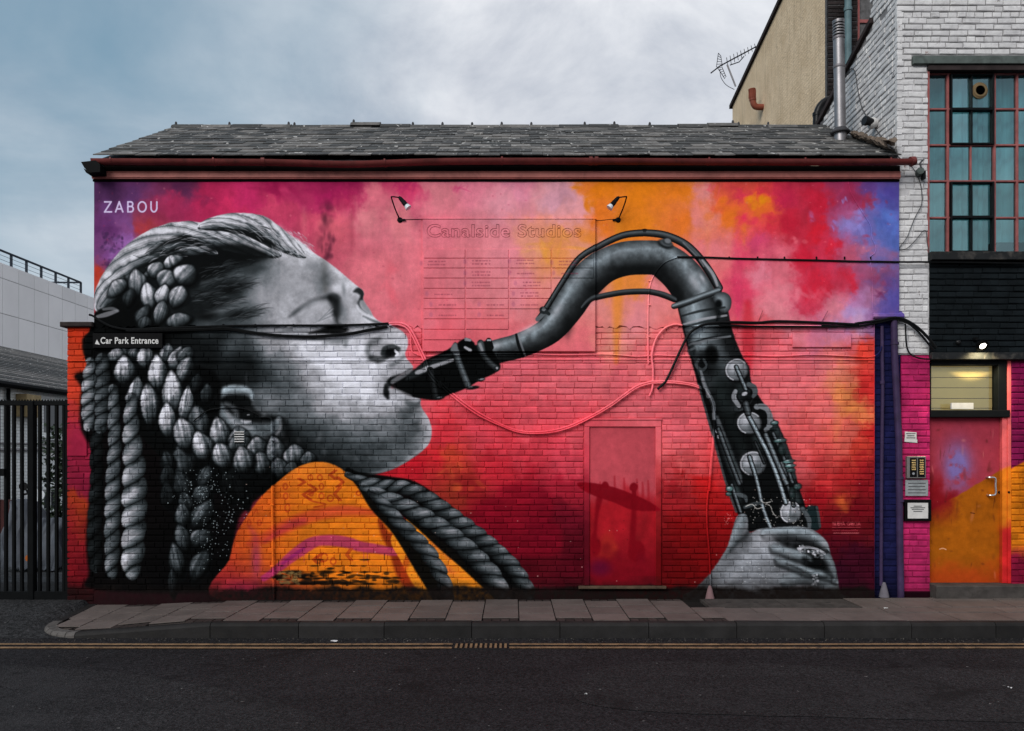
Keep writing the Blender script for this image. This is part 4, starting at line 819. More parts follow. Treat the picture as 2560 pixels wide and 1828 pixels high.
def paint_right(cv):
    """blue pilaster, magenta pier and the painted door of the house next door"""
    rg = cv.rng
    def fill(x0, y0, x1, y1, fn):
        sl, X, Y = cv.box(x0, y0, x1, y1); n = fbm(*X.shape, 30, rg, 4)
        cv.put(sl, np.ones_like(X), fn(X, Y, n)/255)
    fill(2186, 800, 2255, 1530, lambda X, Y, n: np.array((27, 28, 64))*(.72+.5*n)[..., None]*(1-.35*sstep(1380, 1500, Y))[..., None])
    fill(2256, 860, 2330, 1530, lambda X, Y, n: np.array((158, 38, 86))*(.78+.4*n)[..., None]*(1-.15*sstep(1380, 1470, Y)-.7*sstep(1474, 1482, Y))[..., None])
    def door(X, Y, n):
        pink = np.array((138, 48, 62)); lil = np.array((104, 88, 140)); red = np.array((112, 18, 26)); org = np.array((140, 76, 14))
        c = np.repeat(np.repeat(pink[None, None].astype(float), X.shape[0], 0), X.shape[1], 1)
        m = np.exp(-(((X-2405)/34)**2+((Y-1165)/55)**2))*1.3*sstep(.3, .6, n+.1); m = np.clip(m, 0, 1)[..., None]; c = c*(1-m)+lil*m
        m = (sstep(2380, 2350, X+(n-.5)*40)*sstep(1150, 1220, Y+(n-.5)*60))[..., None]; c = c*(1-m)+red*m
        ln = 1270-(X-2350)*.56+(n-.5)*10
        m = sstep(-3, 3, Y-ln)[..., None]
        o = org*(.85+.3*n)[..., None]
        k = (sstep(2420, 2350, X+(n-.5)*70)*sstep(1330, 1250, Y))[..., None]; o = o*(1-k)+red*k
        k = (sstep(1380, 1460, Y+(n-.5)*60)*.5+.6*sstep(2500, 2530, X+(n-.5)*20)*sstep(1300, 1340, Y))[..., None].clip(0, 1); o = o*(1-k)+np.array((150, 36, 22))*k
        m2 = (sstep(1225, 1245, Y+(n-.5)*40)*sstep(2440, 2380, X))[..., None]; c = c*(1-m2)+red*m2
        return c*(1-m)+o*m
    fill(2330, 900, 2512, 1470, door)
    for _ in range(60):
        x = 2335+rg.random()*172; y = 1060+rg.random()*395
        cv.dab(x, y, 1+6*rg.random()**2, 2+16*rg.random()**2, rg.normal()*8, (60,24,20) if rg.random() < .7 else (190,120,110), .16+.2*rg.random(), 1.6)
    cv.stroke([(2360,1375),(2368,1373),(2376,1376)], (215,170,150), .8, .7, w=1.2, n=3); cv.stroke([(2438,1283),(2448,1285)], (60,26,14), .8, .8, w=1.2, n=1)
    def jamb(X, Y, n):
        a = np.array((196, 90, 92)); b = np.array((196, 110, 30)); r = np.array((176, 36, 38))
        m = sstep(1168, 1178, Y+(X-2510)*.4)[..., None]; k = sstep(1290, 1330, Y+(n-.5)*40)[..., None]
        c = a*(1-m)+b*m
        return (c*(1-k)+r*k)*(.85+.3*n)[..., None]
    fill(2512, 860, 2532, 1470, jamb)
    def outer(X, Y, n):
        a = np.array((104, 20, 62)); b = np.array((176, 100, 20))
        m = sstep(-3, 3, Y-(1172-(X-2530)*.55))[..., None]
        c = a*(1-m)+b*m
        k = sstep(1360, 1400, Y+(n-.5)*30)[..., None]
        return (c*(1-k)+np.array((110, 20, 46))*k)*(.8+.4*n)[..., None]
    fill(2532, 860, 2570, 1530, outer)

def paint_all():
    cv = Canvas()
    paint_background(cv); paint_shadows(cv)
    full = paint_head(cv)
    paint_hair(cv); paint_dress(cv); paint_shoulder_braids(cv); paint_sax(cv); paint_hand(cv); paint_door(cv); paint_misc(cv); paint_right(cv)
    return np.clip(cv.c, 0, 1)
# ---------------------------------------------------------------- mural canvas -> image
GAIN = 1.42
_c = paint_all()
_lin = np.where(_c <= .04045, _c/12.92, ((_c+.055)/1.055)**2.4)
_y = (_lin*np.array((.25, .6, .15))).sum(-1, keepdims=True)
_lin = np.clip(_y+(_lin-_y)*1.0, 0, 1)**1.05*GAIN
_mx = _lin.max(-1, keepdims=True); _lin = _lin*np.minimum(1, .84/np.maximum(_mx, 1e-4))
_px = np.ones((PH, PW, 4), np.float32); _px[..., :3] = _lin[::-1]
mural_img = bpy.data.images.new('mural_paint', PW, PH, alpha=False, float_buffer=True)
mural_img.colorspace_settings.name = 'Non-Color'
mural_img.pixels.foreach_set(_px.ravel()); mural_img.update(); mural_img.pack()
del _px, _lin
# ---------------------------------------------------------------- measuring
S_ = FPX/-CAMY
def wx(px, Y=0.): return (px-1280)*(Y-CAMY)/FPX
def wz(py, Y=0.): return EYE+(HZ-py)*(Y-CAMY)/FPX
# ---------------------------------------------------------------- materials
def mat(name):
    m = bpy.data.materials.new(name); m.use_nodes = True
    n = m.node_tree; b = n.nodes['Principled BSDF']
    return m, n, b
def nd(n, t, **k):
    x = n.nodes.new(t)
    for a, v in k.items():
        if a in x.inputs.keys() if hasattr(x.inputs, 'keys') else False: x.inputs[a].default_value = v
        else: setattr(x, a, v)
    return x
def noise(n, scale, detail=5, rough=.55, vec=None, dist=0):
    t = n.nodes.new('ShaderNodeTexNoise'); t.inputs['Scale'].default_value = scale; t.inputs['Detail'].default_value = detail; t.inputs['Roughness'].default_value = rough; t.inputs['Distortion'].default_value = dist
    if vec is not None: n.links.new(vec, t.inputs['Vector'])
    return t.outputs['Fac']
def ramp(n, fac, stops):
    r = n.nodes.new('ShaderNodeValToRGB')
    e = r.color_ramp.elements
    while len(e) < len(stops): e.new(.5)
    for x, (p, c) in zip(e, stops):
        x.position = p; x.color = (c, c, c, 1) if isinstance(c, (int, float)) else (*c, 1)
    n.links.new(fac, r.inputs[0])
    return r.outputs['Color']
def mixc(n, f, a, b, mode='MIX'):
    m = n.nodes.new('ShaderNodeMix'); m.data_type = 'RGBA'; m.blend_type = mode
    for i, v in (('Factor', f), ('A', a), ('B', b)):
        if isinstance(v, (int, float)): m.inputs[i].default_value = v if i == 'Factor' else (v, v, v, 1)
        elif isinstance(v, tuple): m.inputs[i].default_value = (*v, 1)
        else: n.links.new(v, m.inputs[i])
    return m.outputs['Result']
def bump(n, b, h, strength=.3, dist=.01, nrm=None):
    x = n.nodes.new('ShaderNodeBump'); x.inputs['Strength'].default_value = strength; x.inputs['Distance'].default_value = dist
    n.links.new(h, x.inputs['Height'])
    if nrm is not None: n.links.new(nrm, x.inputs['Normal'])
    n.links.new(x.outputs['Normal'], b.inputs['Normal'])
    return x.outputs['Normal']
def pos(n): return n.nodes.new('ShaderNodeNewGeometry').outputs['Position']
def island(n):
    a = n.nodes.new('ShaderNodeNewGeometry').outputs['Random Per Island']; o = n.nodes.new('ShaderNodeObjectInfo').outputs['Random']
    m = n.nodes.new('ShaderNodeMath'); m.operation = 'ADD'; n.links.new(a, m.inputs[0]); n.links.new(o, m.inputs[1])
    f = n.nodes.new('ShaderNodeMath'); f.operation = 'FRACT'; n.links.new(m.outputs[0], f.inputs[0])
    return f.outputs[0]
def simple(name, col, rough=.6, var=.25, scale=6, bscale=60, bstr=.25, bdist=.004, metal=0, spec=.16, dirt=0.0, dirtcol=(.02, .018, .015), per=0.0):
    """plain painted / raw material with uneven tone, fine relief and blotches of dirt"""
    m, n, b = mat(name)
    p = pos(n)
    f = noise(n, scale, 6, .6, p)
    c = mixc(n, 1.0, col, ramp(n, f, ((.25, 1-var), (.75, 1+var))), 'MULTIPLY')
    if per:
        c = mixc(n, 1.0, c, ramp(n, island(n), ((0, 1-per), (1, 1+per))), 'MULTIPLY')
    if dirt:
        d = ramp(n, noise(n, scale*2.3, 8, .65, p, .6), ((.5, 0.0), (.72, dirt)))
        c = mixc(n, d, c, dirtcol)
    n.links.new(c, b.inputs['Base Color'])
    b.inputs['Roughness'].default_value = rough; b.inputs['Metallic'].default_value = metal; b.inputs['Specular IOR Level'].default_value = spec
    if bstr: bump(n, b, noise(n, bscale, 5, .6, p), bstr, bdist)
    return m
M = {}
def mural_mat(name, relief, dirt=.0, mul=1.0):
    m, n, b = mat(name)
    s = n.nodes.new('ShaderNodeSeparateXYZ'); n.links.new(pos(n), s.inputs[0])
    x0 = (PX0-1280)/S_; w = PW/S_; z1 = EYE+(HZ-PY0)/S_; h = PH/S_
    def lin(o, a, k):
        q = n.nodes.new('ShaderNodeMath'); q.operation = 'MULTIPLY_ADD'; n.links.new(o, q.inputs[0]); q.inputs[1].default_value = k; q.inputs[2].default_value = a
        return q.outputs[0]
    cb = n.nodes.new('ShaderNodeCombineXYZ'); n.links.new(lin(s.outputs['X'], -x0/w, 1/w), cb.inputs[0]); n.links.new(lin(s.outputs['Z'], -(z1-h)/h, 1/h), cb.inputs[1])
    im = n.nodes.new('ShaderNodeTexImage'); im.image = mural_img; im.extension = 'EXTEND'; im.interpolation = 'Linear'; n.links.new(cb.outputs[0], im.inputs[0])
    p = pos(n)
    c = mixc(n, 1.0, im.outputs['Color'], ramp(n, noise(n, 9, 7, .65, p), ((.3, .86*mul), (.7, 1.12*mul))), 'MULTIPLY')
    c = mixc(n, 1.0, c, ramp(n, noise(n, 120, 3, .6, p), ((.3, .9), (.7, 1.08))), 'MULTIPLY')
    if relief == 'brick': c = mixc(n, 1.0, c, ramp(n, island(n), ((0, .82), (1, 1.12))), 'MULTIPLY')
    n.links.new(c, b.inputs['Base Color'])
    b.inputs['Roughness'].default_value = .8; b.inputs['Specular IOR Level'].default_value = .03
    if relief == 'brick':
        a = bump(n, b, noise(n, 26, 5, .6, p), .35, .008); bump(n, b, noise(n, 160, 3, .6, p), .3, .003, a)
    elif relief == 'render':
        a = bump(n, b, noise(n, 5, 4, .5, p), .25, .02); bump(n, b, noise(n, 90, 4, .65, p), .3, .004, a)
    else: bump(n, b, noise(n, 60, 3, .5, p), .12, .003)
    return m
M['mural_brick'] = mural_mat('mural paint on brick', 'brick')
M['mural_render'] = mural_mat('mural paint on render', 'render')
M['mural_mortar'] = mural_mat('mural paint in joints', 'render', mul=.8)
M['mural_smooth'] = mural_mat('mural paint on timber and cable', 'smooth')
M['mural_cable'] = mural_mat('thick fresh mural paint on cables', 'smooth', mul=1.36)  # lighter copy of the mural paint, lit look of the cables in the colour
M['mural_dark'] = mural_mat('darkened mural paint for letter shadow and fittings', 'smooth', mul=.52)  # darker copy of the mural paint, draws the shadow around raised letters
def white_brick():
    m, n, b = mat('white painted brick'); p = pos(n)
    base = mixc(n, ramp(n, noise(n, 5, 7, .65, p), ((.3, 0.), (.7, 1.))), (.52, .51, .52), (.70, .69, .69))
    base = mixc(n, 1.0, base, ramp(n, island(n), ((0, .9), (1, 1.08))), 'MULTIPLY')
    ch = ramp(n, noise(n, 7.5, 9, .7, p, .8), ((.635, 0.), (.675, .95)))
    base = mixc(n, ch, base, mixc(n, ramp(n, noise(n, 3, 3, .5, p), ((.45, 0.), (.6, 1.))), (.085, .075, .075), (.16, .055, .04)))
    st = ramp(n, noise(n, 16, 8, .7, p, .5), ((.5, 0.), (.78, .5)))
    base = mixc(n, st, base, (.16, .155, .16))
    n.links.new(base, b.inputs['Base Color']); b.inputs['Roughness'].default_value = .7
    a = bump(n, b, noise(n, 24, 6, .65, p), .5, .012); bump(n, b, noise(n, 140, 4, .6, p), .3, .004, a)
    return m
M['white_brick'] = white_brick()
M['grey_mortar'] = simple('sooty mortar', (.10, .098, .10), .9, .5, 9, 90, .5, .006)
M['mid_mortar'] = simple('grey washed mortar', (.20, .195, .20), .9, .6, 7, 90, .5, .006)
M['white_mortar'] = simple('white washed mortar', (.44, .43, .44), .9, .45, 7, 90, .5, .006)
M['black_brick'] = simple('black painted brick', (.0062, .0088, .0105), .6, .4, 5, 40, .5, .008, per=.2, spec=.06)
M['black_mortar'] = simple('black painted mortar', (.003, .004, .005), .7, .4, 6, 60, .4, .005, spec=.05)
M['dark_brick'] = simple('soot black brick', (.022, .017, .017), .85, .5, 6, 60, .5, .008, per=.4)
M['gutter'] = simple('oxblood gutter paint', (.15, .034, .032), .42, .35, 4, 50, .2, .003, dirt=.5)
M['fascia'] = simple('brown red fascia paint', (.40, .14, .12), .5, .3, 3, 40, .25, .004, dirt=.35)
M['soffit'] = simple('dark soffit', (.006, .0045, .0045), .9, spec=.03)
M['black_metal'] = simple('black painted steel', (.004, .0045, .005), .6, .3, 8, 60, .15, .002, spec=.05)
M['black_cable'] = simple('black cable sheath', (.005, .0055, .006), .5, .3, 20, 80, .1, .001, spec=.12)
M['grey_cable'] = simple('grey weathered wire', (.06, .06, .065), .6, .3, 20, 80, .1, .001)
M['lamp_black'] = simple('matt black lamp body', (.004, .004, .005), .6, spec=.08)
M['lens'] = simple('frosted lamp lens', (.62, .66, .70), .15, .1)
M['purple_pipe'] = simple('violet painted pipe', (.040, .024, .066), .5, .35, 6, 50, .2, .003, dirt=.3)
M['concrete'] = simple('step concrete', (.052, .046, .043), .85, .45, 5, 70, .5, .008, dirt=.6)
M['brown_sill'] = simple('worn brown sill', (.075, .05, .032), .8, .4, 8, 60, .4, .004, dirt=.5)
M['kerb'] = simple('granite kerb', (.016, .015, .015), .7, .4, 5, 120, .5, .006, per=.25, dirt=.35)
M['kerb_light'] = simple('pale granite kerb', (.085, .078, .074), .7, .4, 5, 120, .5, .006, dirt=.35)
M['coping'] = simple('soot coping', (.030, .022, .022), .85, .4, 8, 70, .5, .006)
M['steel'] = simple('galvanised flue steel', (.27, .26, .27), .42, .16, 5, 20, .12, .006, metal=.75)
M['steel_dull'] = simple('dull flue band', (.16, .15, .16), .5, .3, 8, 40, .2, .004, metal=.5)
M['lead'] = simple('lead flashing', (.05, .05, .055), .6, .35, 6, 40, .3, .006)
M['mortar_lump'] = simple('crumbling mortar fillet', (.15, .115, .09), .95, .7, 16, 60, .8, .02, dirt=.8, dirtcol=(.03, .025, .022))
M['terracotta_pipe'] = simple('terracotta pipe', (.21, .058, .036), .55, .25, 6, 50, .2, .003)
M['aerial'] = simple('weathered aerial metal', (.035, .035, .045), .5)
M['pole_grey'] = simple('aerial mast grey', (.26, .25, .26), .5, .2)
M['red_frame'] = simple('faded red window paint', (.27, .085, .082), .55, .3, 7, 50, .25, .003, dirt=.3)
M['black_frame'] = simple('black sash paint', (.005, .006, .007), .5, .2, spec=.08)
M['lintel'] = simple('grey green steel lintel', (.085, .105, .098), .55, .35, 4, 50, .25, .004, dirt=.5)
M['teal_metal'] = simple('teal grey metal', (.10, .16, .175), .5, .3, 5, 50, .2, .003)
M['dark_sill'] = simple('black sill', (.012, .013, .014), .5, .5, 4, 50, .3, .004, dirt=.6, dirtcol=(.10, .09, .08))
M['paper'] = simple('weathered paper', (.55, .54, .53), .85, .12, 14, 60, .2, .002)
M['paper_grey'] = simple('wrinkled plastic notice', (.26, .28, .29), .35, .3, 14, 30, .6, .006)
M['ink'] = simple('faded ink', (.09, .09, .095), .8, .2)
M['intercom'] = simple('brushed steel panel', (.22, .21, .20), .4, .25, 8, 40, .1, .002, metal=.6)
M['brass'] = simple('brass call button', (.50, .36, .16), .35, .2, metal=.5)
M['chrome'] = simple('worn chrome', (.55, .55, .56), .25, .2, metal=.9)
M['cream_blind'] = simple('cream slat', (.80, .60, .30), .7, .08, 3, 60, .1, .002)
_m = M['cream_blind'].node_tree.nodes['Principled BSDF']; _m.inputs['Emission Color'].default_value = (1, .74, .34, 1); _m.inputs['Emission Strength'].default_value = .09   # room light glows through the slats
M['sign_black'] = simple('black sign board', (.004, .004, .0045), .5, .3, spec=.05)
M['sign_white'] = simple('white sign lettering', (.62, .61, .60), .6, .1)
M['yellow_line'] = simple('worn yellow road paint', (.20, .125, .068), .8, .5, 7, 160, .5, .004, dirt=.95, dirtcol=(.018, .017, .018))
M['iron'] = simple('cast iron', (.012, .012, .013), .5, .4, 20, 120, .3, .003)
M['panel_white'] = simple('pale cladding panel', (.80, .78, .78), .45, .06, .6, 30, .05, .002, per=.05)
M['panel_joint'] = simple('cladding joint', (.10, .105, .115), .8)
M['rail_blue'] = simple('dark blue railing', (.012, .02, .035), .5)
M['tarp'] = simple('grey blue dust cover', (.085, .095, .115), .6, .3, 5, 60, .2, .003)
M['moto_black'] = simple('black plastic', (.010, .010, .011), .35)
M['orange_lamp'] = simple('orange lens', (.5, .14, .03), .25)
M['maroon_brick'] = simple('dark maroon brick', (.045, .016, .016), .85, .4, 8, 50, .5, .008)
M['tan_box'] = simple('tan utility box', (.33, .25, .13), .6)
M['dark_glass'] = simple('dark window glass', (.010, .014, .017), .06, .2, spec=.6, bstr=0)
M['litter'] = simple('scrap of white litter', (.5, .5, .5), .8)
M['leaf_dark'] = simple('dark ivy leaf', (.022, .034, .020), .6, .4, 30, 60, .1, .002, per=.4)
M['shield_pink'] = simple('chalky pink shield', (.17, .10, .105), .85)
M['shield_grey'] = simple('chalky violet grey shield', (.12, .11, .13), .85)
M['vent_brown'] = simple('brown plastic vent', (.16, .11, .055), .6)
M['grit'] = simple('grey grit', (.075, .068, .06), .9, .3, 20, 60, .1, .002, per=.6)
M['bark'] = simple('bark', (.04, .03, .025), .9)

def slate():
    m, n, b = mat('weathered roof slate'); p = pos(n)
    t = island(n)
    c = mixc(n, ramp(n, t, ((.25, 0.), (.9, 1.))), (.030, .030, .030), (.145, .136, .128))
    c = mixc(n, 1., c, ramp(n, noise(n, 7, 8, .7, p), ((.25, .55), (.75, 1.4))), 'MULTIPLY')
    c = mixc(n, ramp(n, noise(n, 3, 8, .7, p), ((.48, 0.), (.66, .7))), c, (.028, .030, .027))
    li = ramp(n, noise(n, 13, 3, .5, p, .3), ((.655, 0.), (.69, .95)))
    c = mixc(n, li, c, (.56, .55, .53))
    n.links.new(c, b.inputs['Base Color']); b.inputs['Roughness'].default_value = .75
    a = bump(n, b, noise(n, 18, 7, .7, p), .6, .012); bump(n, b, noise(n, 110, 4, .6, p), .4, .004, a)
    return m
M['slate'] = slate()
def asphalt(name, col, sc=1.0, gloss=.8):
    m, n, b = mat(name); p = pos(n)
    c = mixc(n, ramp(n, noise(n, .45, 6, .6, p), ((.3, 0.), (.7, 1.))), tuple(v*.78 for v in col), tuple(v*1.2 for v in col))
    mp_ = n.nodes.new('ShaderNodeMapping'); mp_.inputs['Scale'].default_value = (.12, 1.6, 1); n.links.new(p, mp_.inputs[0])
    c = mixc(n, 1., c, ramp(n, noise(n, 1.2, 6, .6, mp_.outputs[0]), ((.3, .82), (.7, 1.2))), 'MULTIPLY')    # worn wheel tracks
    v = n.nodes.new('ShaderNodeTexVoronoi'); v.inputs['Scale'].default_value = 62*sc; n.links.new(p, v.inputs['Vector'])
    c = mixc(n, 1., c, ramp(n, v.outputs['Color'], ((.1, .35), (.95, 1.9))), 'MULTIPLY')
    c = mixc(n, 1., c, ramp(n, noise(n, 24, 4, .7, p), ((.3, .55), (.72, 1.6))), 'MULTIPLY')
    sp = ramp(n, noise(n, 17, 2, .5, p), ((.745, 0.), (.765, .85)))
    c = mixc(n, sp, c, (.16, .155, .15))
    dv = n.nodes.new('ShaderNodeVectorMath'); dv.operation = 'ADD'
    nz = n.nodes.new('ShaderNodeTexNoise'); nz.inputs['Scale'].default_value = 1.6; nz.inputs['Detail'].default_value = 5; n.links.new(p, nz.inputs['Vector']); n.links.new(p, dv.inputs[0]); n.links.new(nz.outputs['Color'], dv.inputs[1])
    ve = n.nodes.new('ShaderNodeTexVoronoi'); ve.feature = 'DISTANCE_TO_EDGE'; ve.inputs['Scale'].default_value = .55; n.links.new(dv.outputs[0], ve.inputs['Vector'])
    ck = mixc(n, ramp(n, noise(n, .35, 3, .5, p), ((.5, 0.), (.58, 1.))), (0., 0., 0.), ramp(n, ve.outputs['Distance'], ((.0, .75), (.014, 0.))))
    c = mixc(n, ck, c, (.004, .004, .004))
    c = mixc(n, ramp(n, noise(n, 1.1, 4, .6, p, 1.0), ((.60, 0.), (.68, .7))), c, tuple(v*.42 for v in col))        # oil stains
    c = mixc(n, ramp(n, noise(n, .7, 8, .75, p), ((.54, 0.), (.70, .7))), c, tuple(v*2.1 for v in col))             # dusty, polished patches
    n.links.new(c, b.inputs['Base Color'])
    b.inputs['Roughness'].default_value = gloss
    b.inputs['Specular IOR Level'].default_value = .12
    a = bump(n, b, v.outputs['Distance'], .8, .010); bump(n, b, noise(n, 9, 6, .65, p), .4, .02, a)
    return m
M['asphalt'] = asphalt('road asphalt', (.0128, .0120, .0132))
M['asphalt_patch'] = asphalt('older asphalt patch', (.0165, .0158, .0168), 1.2, .8)
M['asphalt_side'] = asphalt('side road asphalt', (.020, .020, .021), .7, .8)
M['yard'] = asphalt('yard tarmac', (.040, .043, .047), .6, .8)
def slab():
    m, n, b = mat('concrete paving slab'); p = pos(n)
    c = mixc(n, ramp(n, noise(n, 2.2, 7, .65, p), ((.3, 0.), (.7, 1.))), (.084, .068, .062), (.132, .108, .099))
    c = mixc(n, 1., c, ramp(n, island(n), ((0, .88), (1, 1.1))), 'MULTIPLY')
    c = mixc(n, ramp(n, noise(n, 9, 8, .7, p, .5), ((.55, 0.), (.72, .6))), c, (.045, .04, .037))
    c = mixc(n, ramp(n, noise(n, 34, 2, .5, p), ((.72, 0.), (.735, .7))), c, (.022, .021, .02))
    n.links.new(c, b.inputs['Base Color']); b.inputs['Roughness'].default_value = .62; b.inputs['Specular IOR Level'].default_value = .3
    bump(n, b, noise(n, 150, 4, .65, p), .4, .003)
    return m
M['slab'] = slab()
M['pave_brick'] = simple('dark paving block', (.034, .026, .024), .8, .35, 9, 120, .4, .004, per=.25)
M['sand_joint'] = simple('dirty sand joint', (.008, .007, .0065), .95, .4, 12, 120, .5, .005)
def tan_wall():
    m, n, b = mat('buff brick gable'); p = pos(n)
    s = n.nodes.new('ShaderNodeSeparateXYZ'); n.links.new(p, s.inputs[0])
    cb = n.nodes.new('ShaderNodeCombineXYZ'); n.links.new(s.outputs['Y'], cb.inputs[0]); n.links.new(s.outputs['Z'], cb.inputs[1])
    br = n.nodes.new('ShaderNodeTexBrick'); n.links.new(cb.outputs[0], br.inputs['Vector']); br.inputs['Scale'].default_value = 1; br.inputs['Brick Width'].default_value = .225; br.inputs['Row Height'].default_value = .078; br.inputs['Mortar Size'].default_value = .008; br.inputs['Mortar Smooth'].default_value = .6
    c = mixc(n, ramp(n, noise(n, 2.2, 8, .65, p), ((.3, 0.), (.7, 1.))), (.62, .46, .29), (.80, .62, .42))
    mp_ = n.nodes.new('ShaderNodeMapping'); mp_.inputs['Scale'].default_value = (1, 5, .5); n.links.new(p, mp_.inputs[0])
    dr = ramp(n, noise(n, 2.4, 8, .7, mp_.outputs[0], .4), ((.5, 0.), (.74, .6)))
    c = mixc(n, dr, c, (.32, .235, .15))
    c = mixc(n, ramp(n, noise(n, 26, 5, .7, p), ((.58, 0.), (.75, .7))), c, (.24, .17, .11))
    c = mixc(n, 1., c, ramp(n, br.outputs['Fac'], ((0., 1.), (1., .80))), 'MULTIPLY')
    n.links.new(c, b.inputs['Base Color']); b.inputs['Roughness'].default_value = .9
    iv = n.nodes.new('ShaderNodeMath'); iv.operation = 'SUBTRACT'; iv.inputs[0].default_value = 1; n.links.new(br.outputs['Fac'], iv.inputs[1])
    a = bump(n, b, iv.outputs[0], .5, .012); bump(n, b, noise(n, 20, 7, .7, p), .7, .03, a)
    return m
M['tan_wall'] = tan_wall()
def far_brick():
    m, n, b = mat('white painted far brick'); p = pos(n)
    s = n.nodes.new('ShaderNodeSeparateXYZ'); n.links.new(p, s.inputs[0])
    cb = n.nodes.new('ShaderNodeCombineXYZ'); n.links.new(s.outputs['Y'], cb.inputs[0]); n.links.new(s.outputs['Z'], cb.inputs[1])
    br = n.nodes.new('ShaderNodeTexBrick'); n.links.new(cb.outputs[0], br.inputs['Vector']); br.inputs['Scale'].default_value = 1; br.inputs['Brick Width'].default_value = .225; br.inputs['Row Height'].default_value = .078; br.inputs['Mortar Size'].default_value = .007
    c = mixc(n, ramp(n, noise(n, 3, 6, .6, p), ((.3, 0.), (.7, 1.))), (.72, .77, .77), (.88, .90, .90))
    c = mixc(n, 1., c, ramp(n, br.outputs['Fac'], ((0., 1.), (1., .62))), 'MULTIPLY')
    n.links.new(c, b.inputs['Base Color']); b.inputs['Roughness'].default_value = .8
    iv = n.nodes.new('ShaderNodeMath'); iv.operation = 'SUBTRACT'; iv.inputs[0].default_value = 1; n.links.new(br.outputs['Fac'], iv.inputs[1])
    bump(n, b, iv.outputs[0], .5, .01)
    return m
M['far_white'] = far_brick()
def glass(name, tintc, gl=.09):
    m, n, b = mat(name); n.nodes.remove(b)
    o = n.nodes['Material Output']
    t = n.nodes.new('ShaderNodeBsdfTransparent'); t.inputs[0].default_value = (*tintc, 1)
    oi = n.nodes.new('ShaderNodeObjectInfo'); n.links.new(mixc(n, 1., tintc, ramp(n, oi.outputs['Random'], ((0., .62), (1., 1.12))), 'MULTIPLY'), t.inputs[0])
    g_ = n.nodes.new('ShaderNodeBsdfGlossy'); g_.inputs['Roughness'].default_value = .03; g_.inputs[0].default_value = (.62, .95, 1, 1)
    f = n.nodes.new('ShaderNodeFresnel'); f.inputs[0].default_value = 1.5
    ad = n.nodes.new('ShaderNodeMath'); ad.operation = 'ADD'; n.links.new(f.outputs[0], ad.inputs[0]); n.links.new(ramp(n, oi.outputs['Random'], ((0., gl*.6), (.5, gl), (1., gl*1.9))), ad.inputs[1])
    bp = n.nodes.new('ShaderNodeBump'); bp.inputs['Strength'].default_value = .05; bp.inputs['Distance'].default_value = .02; n.links.new(noise(n, 3, 2, .5, pos(n)), bp.inputs['Height']); n.links.new(bp.outputs[0], g_.inputs['Normal'])
    mx_ = n.nodes.new('ShaderNodeMixShader'); n.links.new(ad.outputs[0], mx_.inputs[0]); n.links.new(t.outputs[0], mx_.inputs[1]); n.links.new(g_.outputs[0], mx_.inputs[2]); n.links.new(mx_.outputs[0], o.inputs[0])
    return m
M['glass'] = glass('teal window glass', (.46, .84, .88), .13)
M['glass_clear'] = glass('clear glass', (.9, .9, .85), .03)
def curtain():
    m, n, b = mat('net curtain'); p = pos(n)
    mp_ = n.nodes.new('ShaderNodeMapping'); mp_.inputs['Scale'].default_value = (9, 1, .25); n.links.new(p, mp_.inputs[0])
    c = mixc(n, ramp(n, noise(n, 1.6, 5, .6, mp_.outputs[0]), ((.3, 0.), (.7, 1.))), (.48, .56, .57), (.86, .90, .90))
    c = mixc(n, ramp(n, noise(n, 1.3, 4, .6, p), ((.45, 0.), (.65, .75))), c, (.20, .26, .27))
    n.links.new(c, b.inputs['Base Color']); b.inputs['Roughness'].default_value = .9
    return m
M['curtain'] = curtain()
def emit(name, col, s):
    m, n, b = mat(name); b.inputs['Base Color'].default_value = (*col, 1); b.inputs['Emission Color'].default_value = (*col, 1); b.inputs['Emission Strength'].default_value = s
    return m
M['bulb'] = emit('lit lamp glass', (1, .93, .78), 5)

